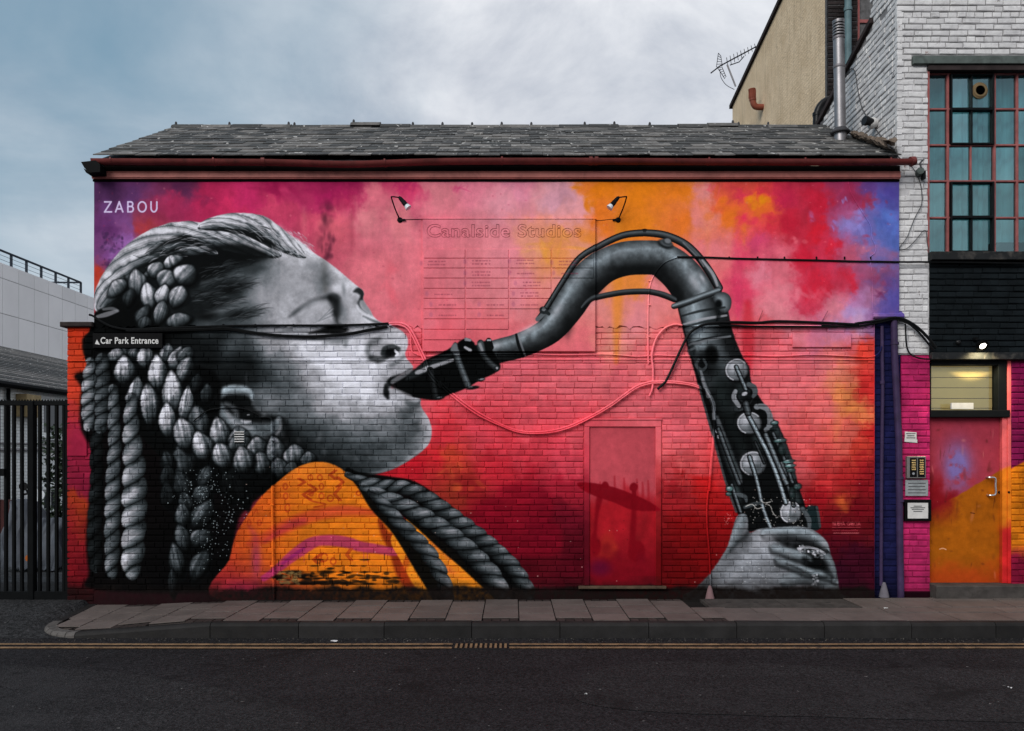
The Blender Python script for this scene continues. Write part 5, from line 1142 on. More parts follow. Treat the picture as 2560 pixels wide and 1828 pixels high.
# ---------------------------------------------------------------- mesh helpers
col = scene.collection
ORG = {}
class MB:
    def __init__(s): s.v = []; s.f = []
    def add(s, v, f):
        o = len(s.v); s.v += [tuple(p) for p in v]; s.f += [tuple(i+o for i in q) for q in f]; return s
    def box(s, x0, x1, y0, y1, z0, z1, ch=0.0):
        if x1 < x0: x0, x1 = x1, x0
        if y1 < y0: y0, y1 = y1, y0
        if z1 < z0: z0, z1 = z1, z0
        c = min(ch, (x1-x0)*.4, (y1-y0)*.4, (z1-z0)*.4)
        if c <= 0:
            v = [(x, y, z) for z in (z0, z1) for y in (y0, y1) for x in (x0, x1)]
            return s.add(v, [(0, 2, 3, 1), (4, 5, 7, 6), (0, 1, 5, 4), (2, 6, 7, 3), (0, 4, 6, 2), (1, 3, 7, 5)])
        # chamfered front (-y) and top/bottom edges: octagonal rings along y
        v = []
        for y, e in ((y0, c), (y0+c, 0), (y1, 0)):
            v += [(x0+e, y, z0+e), (x1-e, y, z0+e), (x1-e, y, z1-e), (x0+e, y, z1-e)]
        f = [(0, 1, 2, 3)]
        for r in (0, 4):
            for i in range(4):
                j = (i+1) % 4
                f.append((r+i, r+4+i, r+4+j, r+j))
        f.append((11, 10, 9, 8))
        return s.add(v, f)
    def prism(s, poly, axis, a, b):
        """poly: 2-D outline; axis 'x' -> (y,z), 'y' -> (x,z), 'z' -> (x,y)"""
        def P(p, t): return {'x': (t, p[0], p[1]), 'y': (p[0], t, p[1]), 'z': (p[0], p[1], t)}[axis]
        n = len(poly); v = [P(p, a) for p in poly]+[P(p, b) for p in poly]
        f = [tuple(range(n-1, -1, -1)), tuple(range(n, 2*n))]+[(i, (i+1) % n, n+(i+1) % n, n+i) for i in range(n)]
        return s.add(v, f)
    def tube(s, pts, r, n=8, cap=True):
        pts = [Vector(p) for p in pts]; rs = r if isinstance(r, (list, tuple)) else [r]*len(pts)
        up = None; rings = []
        for i, p in enumerate(pts):
            d = (pts[min(i+1, len(pts)-1)]-pts[max(i-1, 0)]).normalized()
            if up is None:
                up = d.orthogonal().normalized()
            else:
                up = (up-d*up.dot(d))
                up = up.normalized() if up.length > 1e-6 else d.orthogonal().normalized()
            w = d.cross(up)
            rings.append([p+(up*math.cos(2*math.pi*k/n)+w*math.sin(2*math.pi*k/n))*rs[i] for k in range(n)])
        v = [q for ring in rings for q in ring]; f = []
        for i in range(len(pts)-1):
            for k in range(n):
                f.append((i*n+k, i*n+(k+1) % n, (i+1)*n+(k+1) % n, (i+1)*n+k))
        if cap: f += [tuple(range(n-1, -1, -1)), tuple((len(pts)-1)*n+k for k in range(n))]
        return s.add(v, f)
    def lathe(s, prof, c, axis=(0, 0, 1), n=16):
        """prof: list of (radius, height along axis)"""
        a = Vector(axis).normalized(); u = a.orthogonal().normalized(); w = a.cross(u); c = Vector(c)
        v = []; f = []
        for r, h in prof:
            for k in range(n):
                t = 2*math.pi*k/n; v.append(c+a*h+(u*math.cos(t)+w*math.sin(t))*max(r, 1e-4))
        for i in range(len(prof)-1):
            for k in range(n): f.append((i*n+k, i*n+(k+1) % n, (i+1)*n+(k+1) % n, (i+1)*n+k))
        f += [tuple(range(n-1, -1, -1)), tuple((len(prof)-1)*n+k for k in range(n))]
        return s.add(v, f)
    def grid(s, fn, nu, nv):
        v = [fn(i/nu, j/nv) for j in range(nv+1) for i in range(nu+1)]
        f = [(j*(nu+1)+i, j*(nu+1)+i+1, (j+1)*(nu+1)+i+1, (j+1)*(nu+1)+i) for j in range(nv) for i in range(nu)]
        return s.add(v, f)
    def mesh(s, name, m, smooth=False):
        me = bpy.data.meshes.new(name); me.from_pydata([tuple(p) for p in s.v], [], s.f); me.validate(); me.update()
        if m is not None: me.materials.append(M[m] if isinstance(m, str) else m)
        if smooth:
            me.polygons.foreach_set('use_smooth', [True]*len(me.polygons))
            try: me.set_sharp_from_angle(angle=R(38))
            except Exception: pass
        return me
    def build(s, name, m, parent=None, smooth=False, label=None, cat=None, group=None, kind=None):
        xs = [p[0] for p in s.v]; ys = [p[1] for p in s.v]; zs = [p[2] for p in s.v]
        o = Vector(((min(xs)+max(xs))/2, (min(ys)+max(ys))/2, min(zs)))
        s.v = [(p[0]-o.x, p[1]-o.y, p[2]-o.z) for p in s.v]
        ob = bpy.data.objects.new(name, s.mesh(name, m, smooth)); col.objects.link(ob)
        place(ob, o, parent)
        tag(ob, label, cat, group, kind)
        return ob
def place(ob, o, parent):
    o = Vector(o); ORG[ob.name] = o
    if parent is not None:
        ob.parent = parent; ob.location = o-ORG[parent.name]
    else: ob.location = o
def tag(o, label=None, cat=None, group=None, kind=None):
    if label: o['label'] = label
    if cat: o['category'] = cat
    if group: o['group'] = group
    if kind: o['kind'] = kind
    return o
def thing(name, label, cat, loc, group=None):
    e = bpy.data.objects.new(name, None); col.objects.link(e); e.empty_display_size = .1
    place(e, loc, None); return tag(e, label, cat, group)
def crv(pts, n=6):
    return [tuple(p) for p in spline(pts, n)]
def cable(name, px, r, m, label, Y=-.03, group=None, n=6, clip=None, sides=6):
    """px: photo points on the wall plane; Y stands off the wall"""
    w = [((p[0]-1280)/S_, p[2] if len(p) > 2 else Y, EYE+(HZ-p[1])/S_) for p in px]
    b = MB().tube(crv(w, n), r, sides)
    return b.build(name, m, None, True, label, 'cable', group)

# ---------------------------------------------------------------- bricks
def brick_proto(name, m, k, length=.2185, h=.066, dep=.06, ch=.0085, jit=.0026):
    rg = random.Random(hash(name) % 1000+k*7)
    v = []
    for y, e in ((0, ch), (ch*.9, 0), (dep, 0)):
        for (x, z) in ((0, 0), (length, 0), (length, h), (0, h)):
            jx = rg.uniform(-jit, jit); jz = rg.uniform(-jit, jit); jy = rg.uniform(-jit, jit) if y == 0 else 0
            v.append((x+(e if x == 0 else -e)*.4+jx, y+jy, z+(e if z == 0 else -e)+jz))
    f = [(0, 1, 2, 3)]
    for r in (0, 4):
        for i in range(4):
            j = (i+1) % 4; f.append((r+i, r+4+i, r+4+j, r+j))
    me = bpy.data.meshes.new(name); me.from_pydata(v, [], f); me.update(); me.materials.append(M[m]); me['len'] = length
    return me, np.array(v), f
PROTO = {}
def protos(m):
    if m not in PROTO:
        PROTO[m] = ([brick_proto('brick', m, k) for k in range(5)], [brick_proto('brick', m, k+20, .106) for k in range(4)])
    return PROTO[m]
def brick_wall(parent, org, rz, u1, z0, z1, m, nparts=0, focus=(0, 0), holes=(), course=.0775, header_every=4, seed=1, inside=None, skip=.0, depthj=.003, gap=.0035):
    """bricks laid on a plane through org: u runs along the wall, the face looks along -n; returns count"""
    rg = random.Random(seed)
    ca, sa = math.cos(rz), math.sin(rz)
    items = []
    ci = 0; z = z0
    while z < z1-.02:
        h = min(.066, z1-z)
        head = header_every and ci % header_every == header_every-1
        step = .1125 if head else .225
        ph_ = rg.random()*6; zc = z
        u = -(rg.random()*.03)-(step/2 if (ci % 2) else 0)-(.056 if (ci//2) % 2 else 0)
        while u < u1:
            st = step if rg.random() > .07 else (.1125 if not head else .225)
            a, b = u, u+st-gap
            u += st
            segs = [(max(a, 0), min(b, u1))]
            for (ha, hb, hz0, hz1) in holes:
                if z+h*.5 > hz0 and z+h*.5 < hz1:
                    ns = []
                    for (p, q) in segs:
                        if q <= ha or p >= hb: ns.append((p, q))
                        else:
                            if p < ha-.02: ns.append((p, ha-.006))
                            if q > hb+.02: ns.append((hb+.006, q))
                    segs = ns
            for (p, q) in segs:
                if q-p < .03: continue
                if inside is not None and not inside((p+q)/2, z+h/2): continue
                if skip and rg.random() < skip: continue
                items.append((p, q, z+.003*math.sin(p*1.1+ph_)+rg.uniform(-.0012, .0012), h*rg.uniform(.95, 1.05), rg.uniform(-depthj, depthj), rg.random()))
        z += course; ci += 1
    big = [it for it in items if it[1]-it[0] > .15]
    big.sort(key=lambda it: (it[0]-focus[0])**2+(it[2]-focus[1])**2)
    chosen = set(id(x) for x in big[:nparts])
    SP, HP = protos(m)
    V = []; Fc = []; off = 0
    for it in items:
        p, q, zz, h, dj, rv = it
        lst = SP if q-p > .16 else HP
        me, v, f = lst[int(rv*len(lst)) % len(lst)]
        sxl = (q-p)/me['len']; szl = h/.066
        if id(it) in chosen:
            o = bpy.data.objects.new('brick', me); col.objects.link(o)
            w = Vector((org[0]+ca*p-sa*dj, org[1]+sa*p+ca*dj, zz)); ORG[o.name] = w
            o.parent = parent; o.location = w-ORG[parent.name]; o.rotation_euler = (0, 0, rz); o.scale = (sxl, 1, szl)
        else:
            a = v*np.array((sxl, 1, szl)); x = a[:, 0]+p; y = a[:, 1]+dj
            V.append(np.stack((org[0]+ca*x-sa*y, org[1]+sa*x+ca*y, a[:, 2]+zz), 1)); Fc += [tuple(i+off for i in fc) for fc in f]; off += len(v)
    if V:
        b = MB(); b.v = [tuple(r) for r in np.concatenate(V)]; b.f = Fc
        b.build('brickwork', m, parent, kind='stuff')
    return len(items)

# ================================================================ THE GROUND
def struct(b, name, m, smooth=False): return b.build(name, m, None, smooth, kind='structure')
ROADZ = -.167
def pavz(x, y=-.7):
    t = min(1, max(0, (-3.45-x)/1.35)); t = t*t*(3-2*t)
    return .0045*x*min(1, max(0, (y+1.5)/1.4))-.006-.108*t*(1-.62*min(1, max(0, (y+1.53)/1.4)))
MB().add([(-400, -400, -.36), (400, -400, -.36), (400, 500, -.36), (-400, 500, -.36)], [(0, 1, 2, 3)]).build('ground', 'yard', None, kind='structure')
def roadz(x, y): return ROADZ+.012*math.sin(x*.7+y)*.3+(.0 if y < -1.6 else 0)
struct(MB().grid(lambda u, v: (-40+80*u, -30+29.1*v, ROADZ+(-.00 if v < .99 else 0)), 40, 16), 'road', 'asphalt')
def blob_sheet(pts, name, m, z):
    P = spline(pts, 10, True); rg = random.Random(len(pts))
    P = [(q[0]+rg.uniform(-.02, .02), q[1]+rg.uniform(-.012, .012)) for q in P]
    struct(MB().add([(q[0], q[1], z) for q in P], [tuple(range(len(P)))]), name, m)
blob_sheet([(-9, -8), (-4, -8), (-1.2, -5.4), (-1.6, -4.1), (-3.0, -3.2), (-4.4, -2.75), (-6.2, -2.5), (-9, -2.4)], 'road_patch', 'asphalt_patch', ROADZ+.004)
blob_sheet([(.6, -3.9), (3, -4.3), (9, -4.6), (9, -3.0), (6, -2.9), (3.5, -2.8), (1.2, -2.6)], 'road_patch', 'asphalt_patch', ROADZ+.004)
# side road up to the gate: rises gently from the carriageway
struct(MB().grid(lambda u, v: (-12+7.2*u, -1.55+3.0*v, min(ROADZ+.002+(.15*min(v*2.2, 1))+.006*math.sin(u*17)*math.sin(v*9), 9 if -12+7.2*u < -5.37 else pavz(-12+7.2*u, -1.55+3.0*v)-.035)), 72, 14), 'side_road', 'asphalt_side', True)
struct(MB().grid(lambda u, v: (-40+35*u, 1.2+40*v, -.03), 2, 2), 'yard', 'yard')
# double yellow lines, broken at the gully grate
GX0, GX1 = wx(1138, -1.93), wx(1266, -1.93)
for y in (-1.845, -2.0):
    for a, b in ((-14, GX0-.03), (GX1+.03, 14)):
        n_ = 40
        struct(MB().grid(lambda u, v: (a+(b-a)*u, y-.036+.072*v+.008*math.sin((a+(b-a)*u)*1.3+y*9), ROADZ+.008), n_, 1), 'yellow_line', 'yellow_line')
# pavement
PY_W, PY_K = -.02, -1.53
PXL = -5.28
def kerb_path():
    pts = [(14, PY_K), (-4.72, PY_K)]
    for k in range(1, 9):
        t = k/8*math.pi/2; pts.append((-4.72-.56*math.sin(t), PY_K+.56*(1-math.cos(t))))
    pts += [(-5.31, -.5), (-5.36, -.02)]
    return pts
KP = kerb_path()
pv = thing('pavement', None, None, (0, -.7, 0)); tag(pv, kind='structure')
bed = MB(); outl = [(x+(.02 if i > 0 else 0), y+.02) for i, (x, y) in enumerate(KP)]+[(14, -.0)]
bed.prism([(x, y) for x, y in outl if x > -3.4][::-1]+[(-3.4, PY_K+.02), (-3.4, 0)], 'z', -.3, -.030); bed.prism([(x, y) for x, y in outl if x < -3.4][::-1]+[(-3.4, PY_K+.02), (-3.4, 0)], 'z', -.3, -.15); bed.build('bedding', 'sand_joint', pv)
# kerb stones
def kerb_stone(p, q, inn=.125, z0=-.32):
    (x0, y0), (x1, y1) = p, q
    dx, dy = x1-x0, y1-y0; l = math.hypot(dx, dy); nx, ny = -dy/l, dx/l     # outward is to the left of travel
    if ny > 0 and abs(dx) > abs(dy): nx, ny = -nx, -ny
    if abs(dx) <= abs(dy) and nx > 0: nx, ny = -nx, -ny
    gx, gy = dx/l*.004, dy/l*.004
    a = (x0+gx, y0+gy); b_ = (x1-gx, y1-gy)
    zt0, zt1 = pavz(a[0], a[1])+.004+random.uniform(-.004, .004), pavz(b_[0], b_[1])+.004+random.uniform(-.004, .004)
    prof = [(0.0, z0), (0.0, -.034), (.010, -.014), (.030, 0), (inn, 0.0), (inn, z0)]
    v = []
    for (pt, zt) in ((a, zt0), (b_, zt1)):
        for (d, z) in prof: v.append((pt[0]-nx*d, pt[1]-ny*d, z if z == z0 else zt+z))
    k = len(prof); f = [tuple(range(k)), tuple(range(2*k-1, k-1, -1))]+[(i, k+i, k+(i+1) % k, (i+1) % k) for i in range(k)]
    return MB().add(v, f)
kx = [wx(p, PY_K) for p in (318, 525, 746, 960, 1179, 1400, 1622, 1842, 2061, 2279, 2490, 2705, 2920)]
kx[0] = -4.72
kpts = [(x, PY_K) for x in kx]
for i in range(len(kpts)-1): kerb_stone(kpts[i+1], kpts[i]).build('kerb_stone', 'kerb', pv)
arcp = KP[1:]
kb = MB()
for i in range(0, 8): kb_ = kerb_stone(arcp[i], arcp[i+1]); kb.add(kb_.v, kb_.f)
kb.build('quadrant_kerb', 'kerb_light', pv)
for i in (8, 9): kerb_stone(arcp[i], arcp[i+1]).build('kerb_stone', 'kerb', pv)
def dirt_joint(ob, x0, x1, y0, y1):
    """dark dirt filling the joints: a second, wider face just below the slab's surface"""
    me = ob.data; o = ORG[ob.name]
    ex, ey = .008, .022
    c = [(x0-ex, y0-ey), (x1+ex, y0-ey), (x1+ex, min(y1+ey, -.03)), (x0-ex, min(y1+ey, -.03))]
    v0 = [tuple(v.co) for v in me.vertices]; f0 = [tuple(q.vertices) for q in me.polygons]; n = len(v0)
    v0 += [(x-o.x, y-o.y, pavz(x, y)-.0075-o.z) for x, y in c]; f0.append((n, n+1, n+2, n+3))
    nm = bpy.data.meshes.new('paving_slab'); nm.from_pydata(v0, [], f0); nm.materials.append(M['slab']); nm.materials.append(M['sand_joint']); nm.polygons[-1].material_index = 1; nm.update()
    ob.data = nm
# slabs in columns, each column finished with a row of dark blocks at one end
yA, yB = -1.40, -.045
cw = .408
x = -5.22; ci = 0
COVER = (wx(1762, -.35), wx(2128, -.35), -.62, -.08)
while x < 2.35:
    x1 = x+cw-.013
    front = ci % 2 == 0
    rows = []
    y = yB
    if not front:
        rows.append(('b', y-.13, y)); y -= .14
    while y-.40 > yA-.02: rows.append(('s', y-.362, y)); y -= .40
    if y-yA > .05: rows.append(('b', yA, y))
    for kind, ya, yb in rows:
        lim = -4.72-.44*math.sqrt(max(0, 1-((min(ya, -1.0)+1.0)/.44)**2)) if ya < -1.0 else -5.20
        if x < lim-.02: 
            xs = max(x, lim)
            if x1-xs < .06: continue
        else: xs = x
        inc = COVER[0]-.01 < x1 and x < COVER[1] and yb > COVER[2]
        if inc:
            if ya > COVER[2]-.06: continue
            yb = min(yb, COVER[2]-.012)
        dz_ = random.uniform(-.002, .003); zq = [pavz(*q)+dz_ for q in ((xs, ya), (x1, ya), (x1, yb), (xs, yb))]; zt = sum(zq)/4
        if kind == 's':
            MB().add([(xs, ya, zt-.06), (x1, ya, zt-.06), (x1, yb, zt-.06), (xs, yb, zt-.06), (xs, ya, zq[0]), (x1, ya, zq[1]), (x1, yb, zq[2]), (xs, yb, zq[3])],
                     [(4, 5, 6, 7), (0, 1, 5, 4), (1, 2, 6, 5), (2, 3, 7, 6), (3, 0, 4, 7)]).build('paving_slab', 'slab', pv)
            dirt_joint(bpy.data.objects[list(ORG)[-1]], xs, x1, ya, yb)
        else:
            nb = 4; bw = (x1-xs)/nb
            for q in range(nb):
                zz = pavz(xs+(q+.5)*bw, (ya+yb)/2)-.004+random.uniform(-.004, .003)
                MB().box(xs+q*bw+.007, xs+(q+1)*bw-.007, ya+.008, yb-.008, zz-.05, zz).build('paving_block', 'pave_brick', pv)
    x += cw; ci += 1
# beyond: larger slabs laid across
ry = yA; ri = 0
while ry < yB-.05:
    dpt = (.45, .30, .45, .16)[ri % 4]
    x = 2.37-(.3 if ri % 2 else 0)
    while x < 9:
        ln = random.choice((.6, .75, .9)); a = max(x, 2.37)
        cv_ = a < COVER[1]+.01 and ry+dpt > COVER[2]
        if cv_: a = max(a, COVER[1]+.015)
        if x+ln-a > .08:
            zt = pavz(x+ln/2, ry+dpt/2)+random.uniform(.001, .004)
            so_ = MB().box(a, x+ln-.008, ry, min(ry+dpt-.02, yB), zt-.05, zt).build('paving_slab', 'slab', pv)
            dirt_joint(so_, a, x+ln-.008, ry, min(ry+dpt-.02, yB))
        x += ln
    ry += dpt; ri += 1
MB().box(-3.4, 14, yB+.003, .05, -.06, -.016).build('edge_strip', 'sand_joint', pv)
# inspection cover let into the pavement
ic = thing('inspection_cover', 'wide concrete inspection cover set in the pavement below the painted hand', 'cover', ((COVER[0]+COVER[1])/2, -.35, -.02))
zc = pavz(3.2, -.3)+.004
MB().box(COVER[0], COVER[1], COVER[2], COVER[3], zc-.06, zc-.004).build('frame', 'concrete', ic)
for q in range(2):
    a = COVER[0]+.03+q*(COVER[1]-COVER[0]-.03)/2; b = a+(COVER[1]-COVER[0]-.09)/2
    MB().box(a, b, COVER[2]+.03, COVER[3]-.03, zc-.05, zc+.003).build('lid', 'concrete', ic)
    for t in (.3, .7): MB().box(a+(b-a)*t-.03, a+(b-a)*t+.03, -.36, -.34, zc+.001, zc+.007).build('lifting_slot', 'iron', ic)
# gully grate in the channel
gr = thing('gully_grate', 'black iron gully grate in the gutter, interrupting the yellow lines', 'grate', ((GX0+GX1)/2, -1.93, ROADZ))
z = ROADZ+.012
MB().box(GX0, GX1, -2.06, -2.03, z-.03, z).build('frame_bar', 'iron', gr); MB().box(GX0, GX1, -1.83, -1.80, z-.03, z).build('frame_bar', 'iron', gr)
MB().box(GX0, GX1, -2.03, -1.83, z-.03, z-.022).build('pit', 'sign_black', gr)
nb = 11
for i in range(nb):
    a = GX0+(GX1-GX0)*i/(nb-1)*.96; MB().box(a, a+.024, -2.029, -1.831, z-.025, z+.001).build('bar', 'yellow_line', gr)  # yellow colour on the bars stands in for light reflecting off them
for k, (px, py, w, lab) in enumerate(((835, 1607, .07, 'crumpled white paper scrap on the yellow lines'), (1465, 1740, .02, 'tiny pale chip lying on the road right of centre'), (2525, 1724, .03, 'small white scrap on the road at the far right'), (2215, 1524, .05, 'small scrap of litter on the pavement before the blue pilaster'))):
    zz = ROADZ if py > 1600 else 0
    d = (EYE-zz)*FPX/(py-HZ); x = (px-1280)*d/FPX; y = CAMY+d
    rg = random.Random(k)
    MB().grid(lambda u, v: (x+(u-.5)*w, y+(v-.5)*w*.7, zz+.012+.012*rg.random()), 4, 3).build('litter', 'litter', None, False, lab, 'litter')

# grit swept against the kerb
gm = MB(); rg = random.Random(77)
for k in range(1500):
    x = rg.uniform(-6.6, 7.2); y = -1.545-abs(rg.gauss(0, .10)); s = rg.uniform(.003, .010)
    if x < -4.6: y -= .05
    a = [(x+rg.uniform(-s, s), y+rg.uniform(-s, s), ROADZ+.001) for _ in range(3)]+[(x, y, ROADZ+s*1.1)]
    gm.add(a, [(0, 1, 3), (1, 2, 3), (2, 0, 3), (0, 2, 1)])
gm.build('grit', 'grit', None, label='fine grit and dust swept along the kerb', cat='grit', kind='stuff')
# ================================================================ THE PAINTED BUILDING
WX0, WX1 = wx(236), wx(2185)
pb = thing('painted_building', 'single storey brick building with a mural of a saxophone player, slate roof above', 'building', (0, .5, 0))
wall = MB().box(wx(236), wx(2186), .0105, .35, -.1, wz(806)).build('wall', 'mural_mortar', pb)
core = MB().box(wx(236), wx(2246), .02, .4, wz(806), wz(440)).build('render_backing', 'mural_render', pb)
DX0, DX1, DZ0, DZ1 = wx(1460), wx(1654), wz(1466), wz(1050)
# brick courses below the render
u0 = WX0
holes = [(DX0-u0-.002, DX1-u0+.002, -.2, DZ1), (wx(1055)-u0, wx(1488)-u0, wz(880), 9)]
rs = random.Random(9)
edge = [wz(818)+rs.uniform(-.035, .03) for _ in range(300)]
def in_bricks(u, z): return z < edge[int(u/.035) % 300]
brick_wall(wall, (u0, 0, 0), 0, WX1-u0, wz(1476), wz(806), 'mural_brick', 300, (wx(1300)-u0, 1.7), holes, seed=3, inside=in_bricks, depthj=.0035)
# render coat: slightly wavy, ragged lower edge
rn = np.random.default_rng(3); wob = fbm(60, 240, 14, rn, 4)
def rend(u, v):
    i = min(int(u*239), 239); j = min(int(v*59), 59)
    x = wx(236)+(wx(2247)-wx(236))*u
    zb = (edge[int((x-u0)/.035) % 300]+.004) if x < wx(2187) else wz(795)
    return (x, -.006-.010*(wob[j, i]-.5)-(.004 if v > .02 else 0), zb+(wz(447)-zb)*v)
rc_ = MB().grid(rend, 239, 40)
rc_.build('render_coat', 'mural_render', pb, True)
rb = MB()
for i in range(200):
    a, b = rend(i/200, 0), rend((i+1)/200, 0); rb.add([a, b, (b[0], .03, b[2]), (a[0], .03, a[2])], [(0, 3, 2, 1)])
rb.build('render_edge', 'mural_mortar', pb)
pl = MB(); pl.grid(lambda u, v: (wx(236)+(wx(2186)-wx(236))*u, -.02+.012*v*v+.004*math.sin(u*60)*math.sin(u*37), -.08+(wz(1478)+.08)*v), 90, 4)
pl.add([(wx(236), -.008, wz(1478)), (wx(2186), -.008, wz(1478)), (wx(2186), .03, wz(1474)), (wx(236), .03, wz(1474))], [(0, 1, 2, 3)])
pl.build('plinth', 'mural_render', pb, True)
MB().box(wx(236)+.002, wx(236)+.25, .401, 4.9, -.1, 5.3).build('end_wall', 'maroon_brick', pb)
# door
MB().box(wx(1472), wx(1640), .035+.03, .12, wz(1463), wz(1066)).build('door', 'mural_smooth', pb)
door = [o for o in pb.children if o.name == 'door'][0]
lb = MB()
for a in ((1514, 1593, 1306, 1311), (1514, 1593, 1326, 1331)): lb.box(wx(a[0]), wx(a[1]), .056, .066, wz(a[3]), wz(a[2]), .002)
for a in ((1514, 1519, 1311, 1326), (1588, 1593, 1311, 1326)): lb.box(wx(a[0]), wx(a[1]), .0565, .066, wz(a[3]), wz(a[2]), .002)
lb.build('letter_box', 'mural_smooth', door)
MB().box(wx(1519), wx(1588), .060, .067, wz(1326), wz(1311)).build('letter_flap', 'mural_smooth', door)
MB().lathe([(.012, 0), (.012, .006), (.009, .008)], (wx(1476), .065, wz(1191)), (0, -1, 0), 12).build('lock', 'black_metal', door)
MB().lathe([(.012, 0), (.012, .006), (.009, .008)], (wx(1476), .065, wz(1276)), (0, -1, 0), 12).build('lock', 'black_metal', door)
MB().tube([(wx(1476), .065, wz(1249)), (wx(1476), .03, wz(1249)), (wx(1484), .026, wz(1249))], .007, 8).build('handle', 'chrome', door)
for py in (1110, 1265, 1425): MB().tube([(wx(1637), .055, wz(py)), (wx(1637), .055, wz(py-14))], .010, 8).build('hinge', 'mural_dark', door)
fr = MB(); fr.box(wx(1461), wx(1653), -.012, .12, wz(1067), wz(1051), .004); fr.build('door_head', 'mural_smooth', pb)
MB().box(wx(1448), wx(1654), -.024, .05, wz(1050.5), wz(1046), .003).build('drip_mould', 'mural_smooth', pb)
MB().box(wx(1461), wx(1473.5), -.010, .12, wz(1464), wz(1067.3), .004).build('door_jamb', 'mural_smooth', pb)
MB().box(wx(1638.5), wx(1653), -.010, .12, wz(1464), wz(1067.3), .004).build('door_jamb', 'mural_smooth', pb)
MB().box(wx(1446), wx(1664), -.06, .07, wz(1471), wz(1464.5), .006).build('threshold', 'brown_sill', pb)
# ventilation grille with slats
vg = MB().box(wx(585), wx(613), -.008, .01, wz(1108), wz(1075), .003).build('vent_grille', 'mural_smooth', pb)
for k in range(5):
    y = 1079+k*6; MB().box(wx(587), wx(611), -.018, -.0085, wz(y+2.4), wz(y), .002).build('slat', 'sign_white', vg)
    MB().box(wx(588), wx(610), -.0095, -.0082, wz(y+5), wz(y+2.6)).build('slot', 'sign_black', vg)
# eaves: fascia, soffit, gutter
EY = -.25
MB().prism([(-.052, wz(450)), (-.052, wz(449)), (-.064, wz(447)), (-.058, wz(436)), (-.070, wz(433)), (.02, wz(433)), (.02, wz(450))], 'x', wx(236)-.005, wx(2246)).build('fascia', 'fascia', pb)
MB().box(wx(236)-.005, wx(2246), -.045, .05, wz(432.6), wz(418)).build('soffit', 'soffit', pb)  # near-black strip, shadow between gutter and fascia put into its colour
MB().box(wx(234), wx(2247), -.024, .0, wz(455), wz(450.5)).build('bed_moulding', 'soffit', pb)
gy, gz, grd = -.165, 5.478, .062
gp = [(gy+grd*math.cos(t), gz+grd*math.sin(t)) for t in [math.pi+math.pi*k/10 for k in range(11)]]
gin = [(gy+(grd-.006)*math.cos(t), gz+(grd-.006)*math.sin(t)) for t in [2*math.pi-math.pi*k/10 for k in range(11)]]
def sag(x): return -.012*math.sin((x+5)*.9)*.5-.030*math.exp(-((x+2.0)/.7)**2)
gut = MB(); prof = gp+gin; n_ = 36; X0g, X1g = wx(236, gy)-.02, wx(2278, gy)
for i in range(n_+1):
    x = X0g+(X1g-X0g)*i/n_
    gut.v += [(x, p[0], p[1]+sag(x)) for p in prof]
k = len(prof)
for i in range(n_):
    for j in range(k): gut.f.append((i*k+j, i*k+(j+1) % k, (i+1)*k+(j+1) % k, (i+1)*k+j))
gut.f += [tuple(range(k-1, -1, -1)), tuple(n_*k+j for j in range(k))]
g_ = gut.build('gutter', 'gutter', pb, True)
for px in (281, 537, 660, 963, 1255, 1476, 1490, 1770, 2009, 2222):
    x = wx(px, gy); r2 = grd+.006
    pp = [(gy+r2*math.cos(t), gz+r2*math.sin(t)+sag(x)) for t in [math.pi*.93+math.pi*1.14*j/10 for j in range(11)]]
    br = MB(); w = .022 if px in (660, 1476, 1490) else .010
    for q in range(10):
        a, b = pp[q], pp[q+1]; br.add([(x-w, *a), (x+w, *a), (x+w, *b), (x-w, *b)], [(0, 1, 2, 3)])
    br.build('bracket', 'gutter', g_)
# moulded black gutter stop at the left corner
cz = wz(402, -.3)
MB().prism([(wx(195, -.3), cz+.01), (wx(232, -.3), cz+.03), (wx(243, -.3), cz-.02), (wx(243, -.3), wz(432, -.2)), (wx(238), wz(447)), (wx(232), wz(436)), (wx(214, -.25), wz(424, -.25)), (wx(203, -.3), wz(414, -.3))], 'y', -.23, -.02).build('gutter_end', 'black_metal', pb)
MB().tube([(X1g-.01, gy, gz+sag(X1g)-.02), (X1g+.05, gy, gz+sag(X1g)-.005)], [.062, .052], 12).build('gutter_end', 'gutter', pb, True)
# roof: slates in courses
RY0, RZ0, RY1, RZ1 = -.13, 5.53, 2.42, 6.90
RX0, RX1 = -5.22, 4.86
roof = MB().add([(RX0, RY0+.05, RZ0-.03), (RX1, RY0+.05, RZ0-.03), (RX1, RY1, RZ1-.05), (RX0, RY1, RZ1-.05), (RX0, RY1+2.6, RZ0-.1), (RX1, RY1+2.6, RZ0-.1)], [(0, 1, 2, 3), (3, 2, 5, 4)]).build('roof', 'lead', pb)
MB().prism([(RY0+.1, RZ0-.05), (RY1, RZ1-.07), (RY1+2.5, RZ0-.1), (.4, 5.2)], 'x', RX0+.03, RX0+.06).build('gable_wall', 'coping', pb)
sl_len = math.hypot(RY1-RY0, RZ1-RZ0); dyu, dzu = (RY1-RY0)/sl_len, (RZ1-RZ0)/sl_len
NR = 12; gauge = sl_len/NR; tw = .268
tm = []
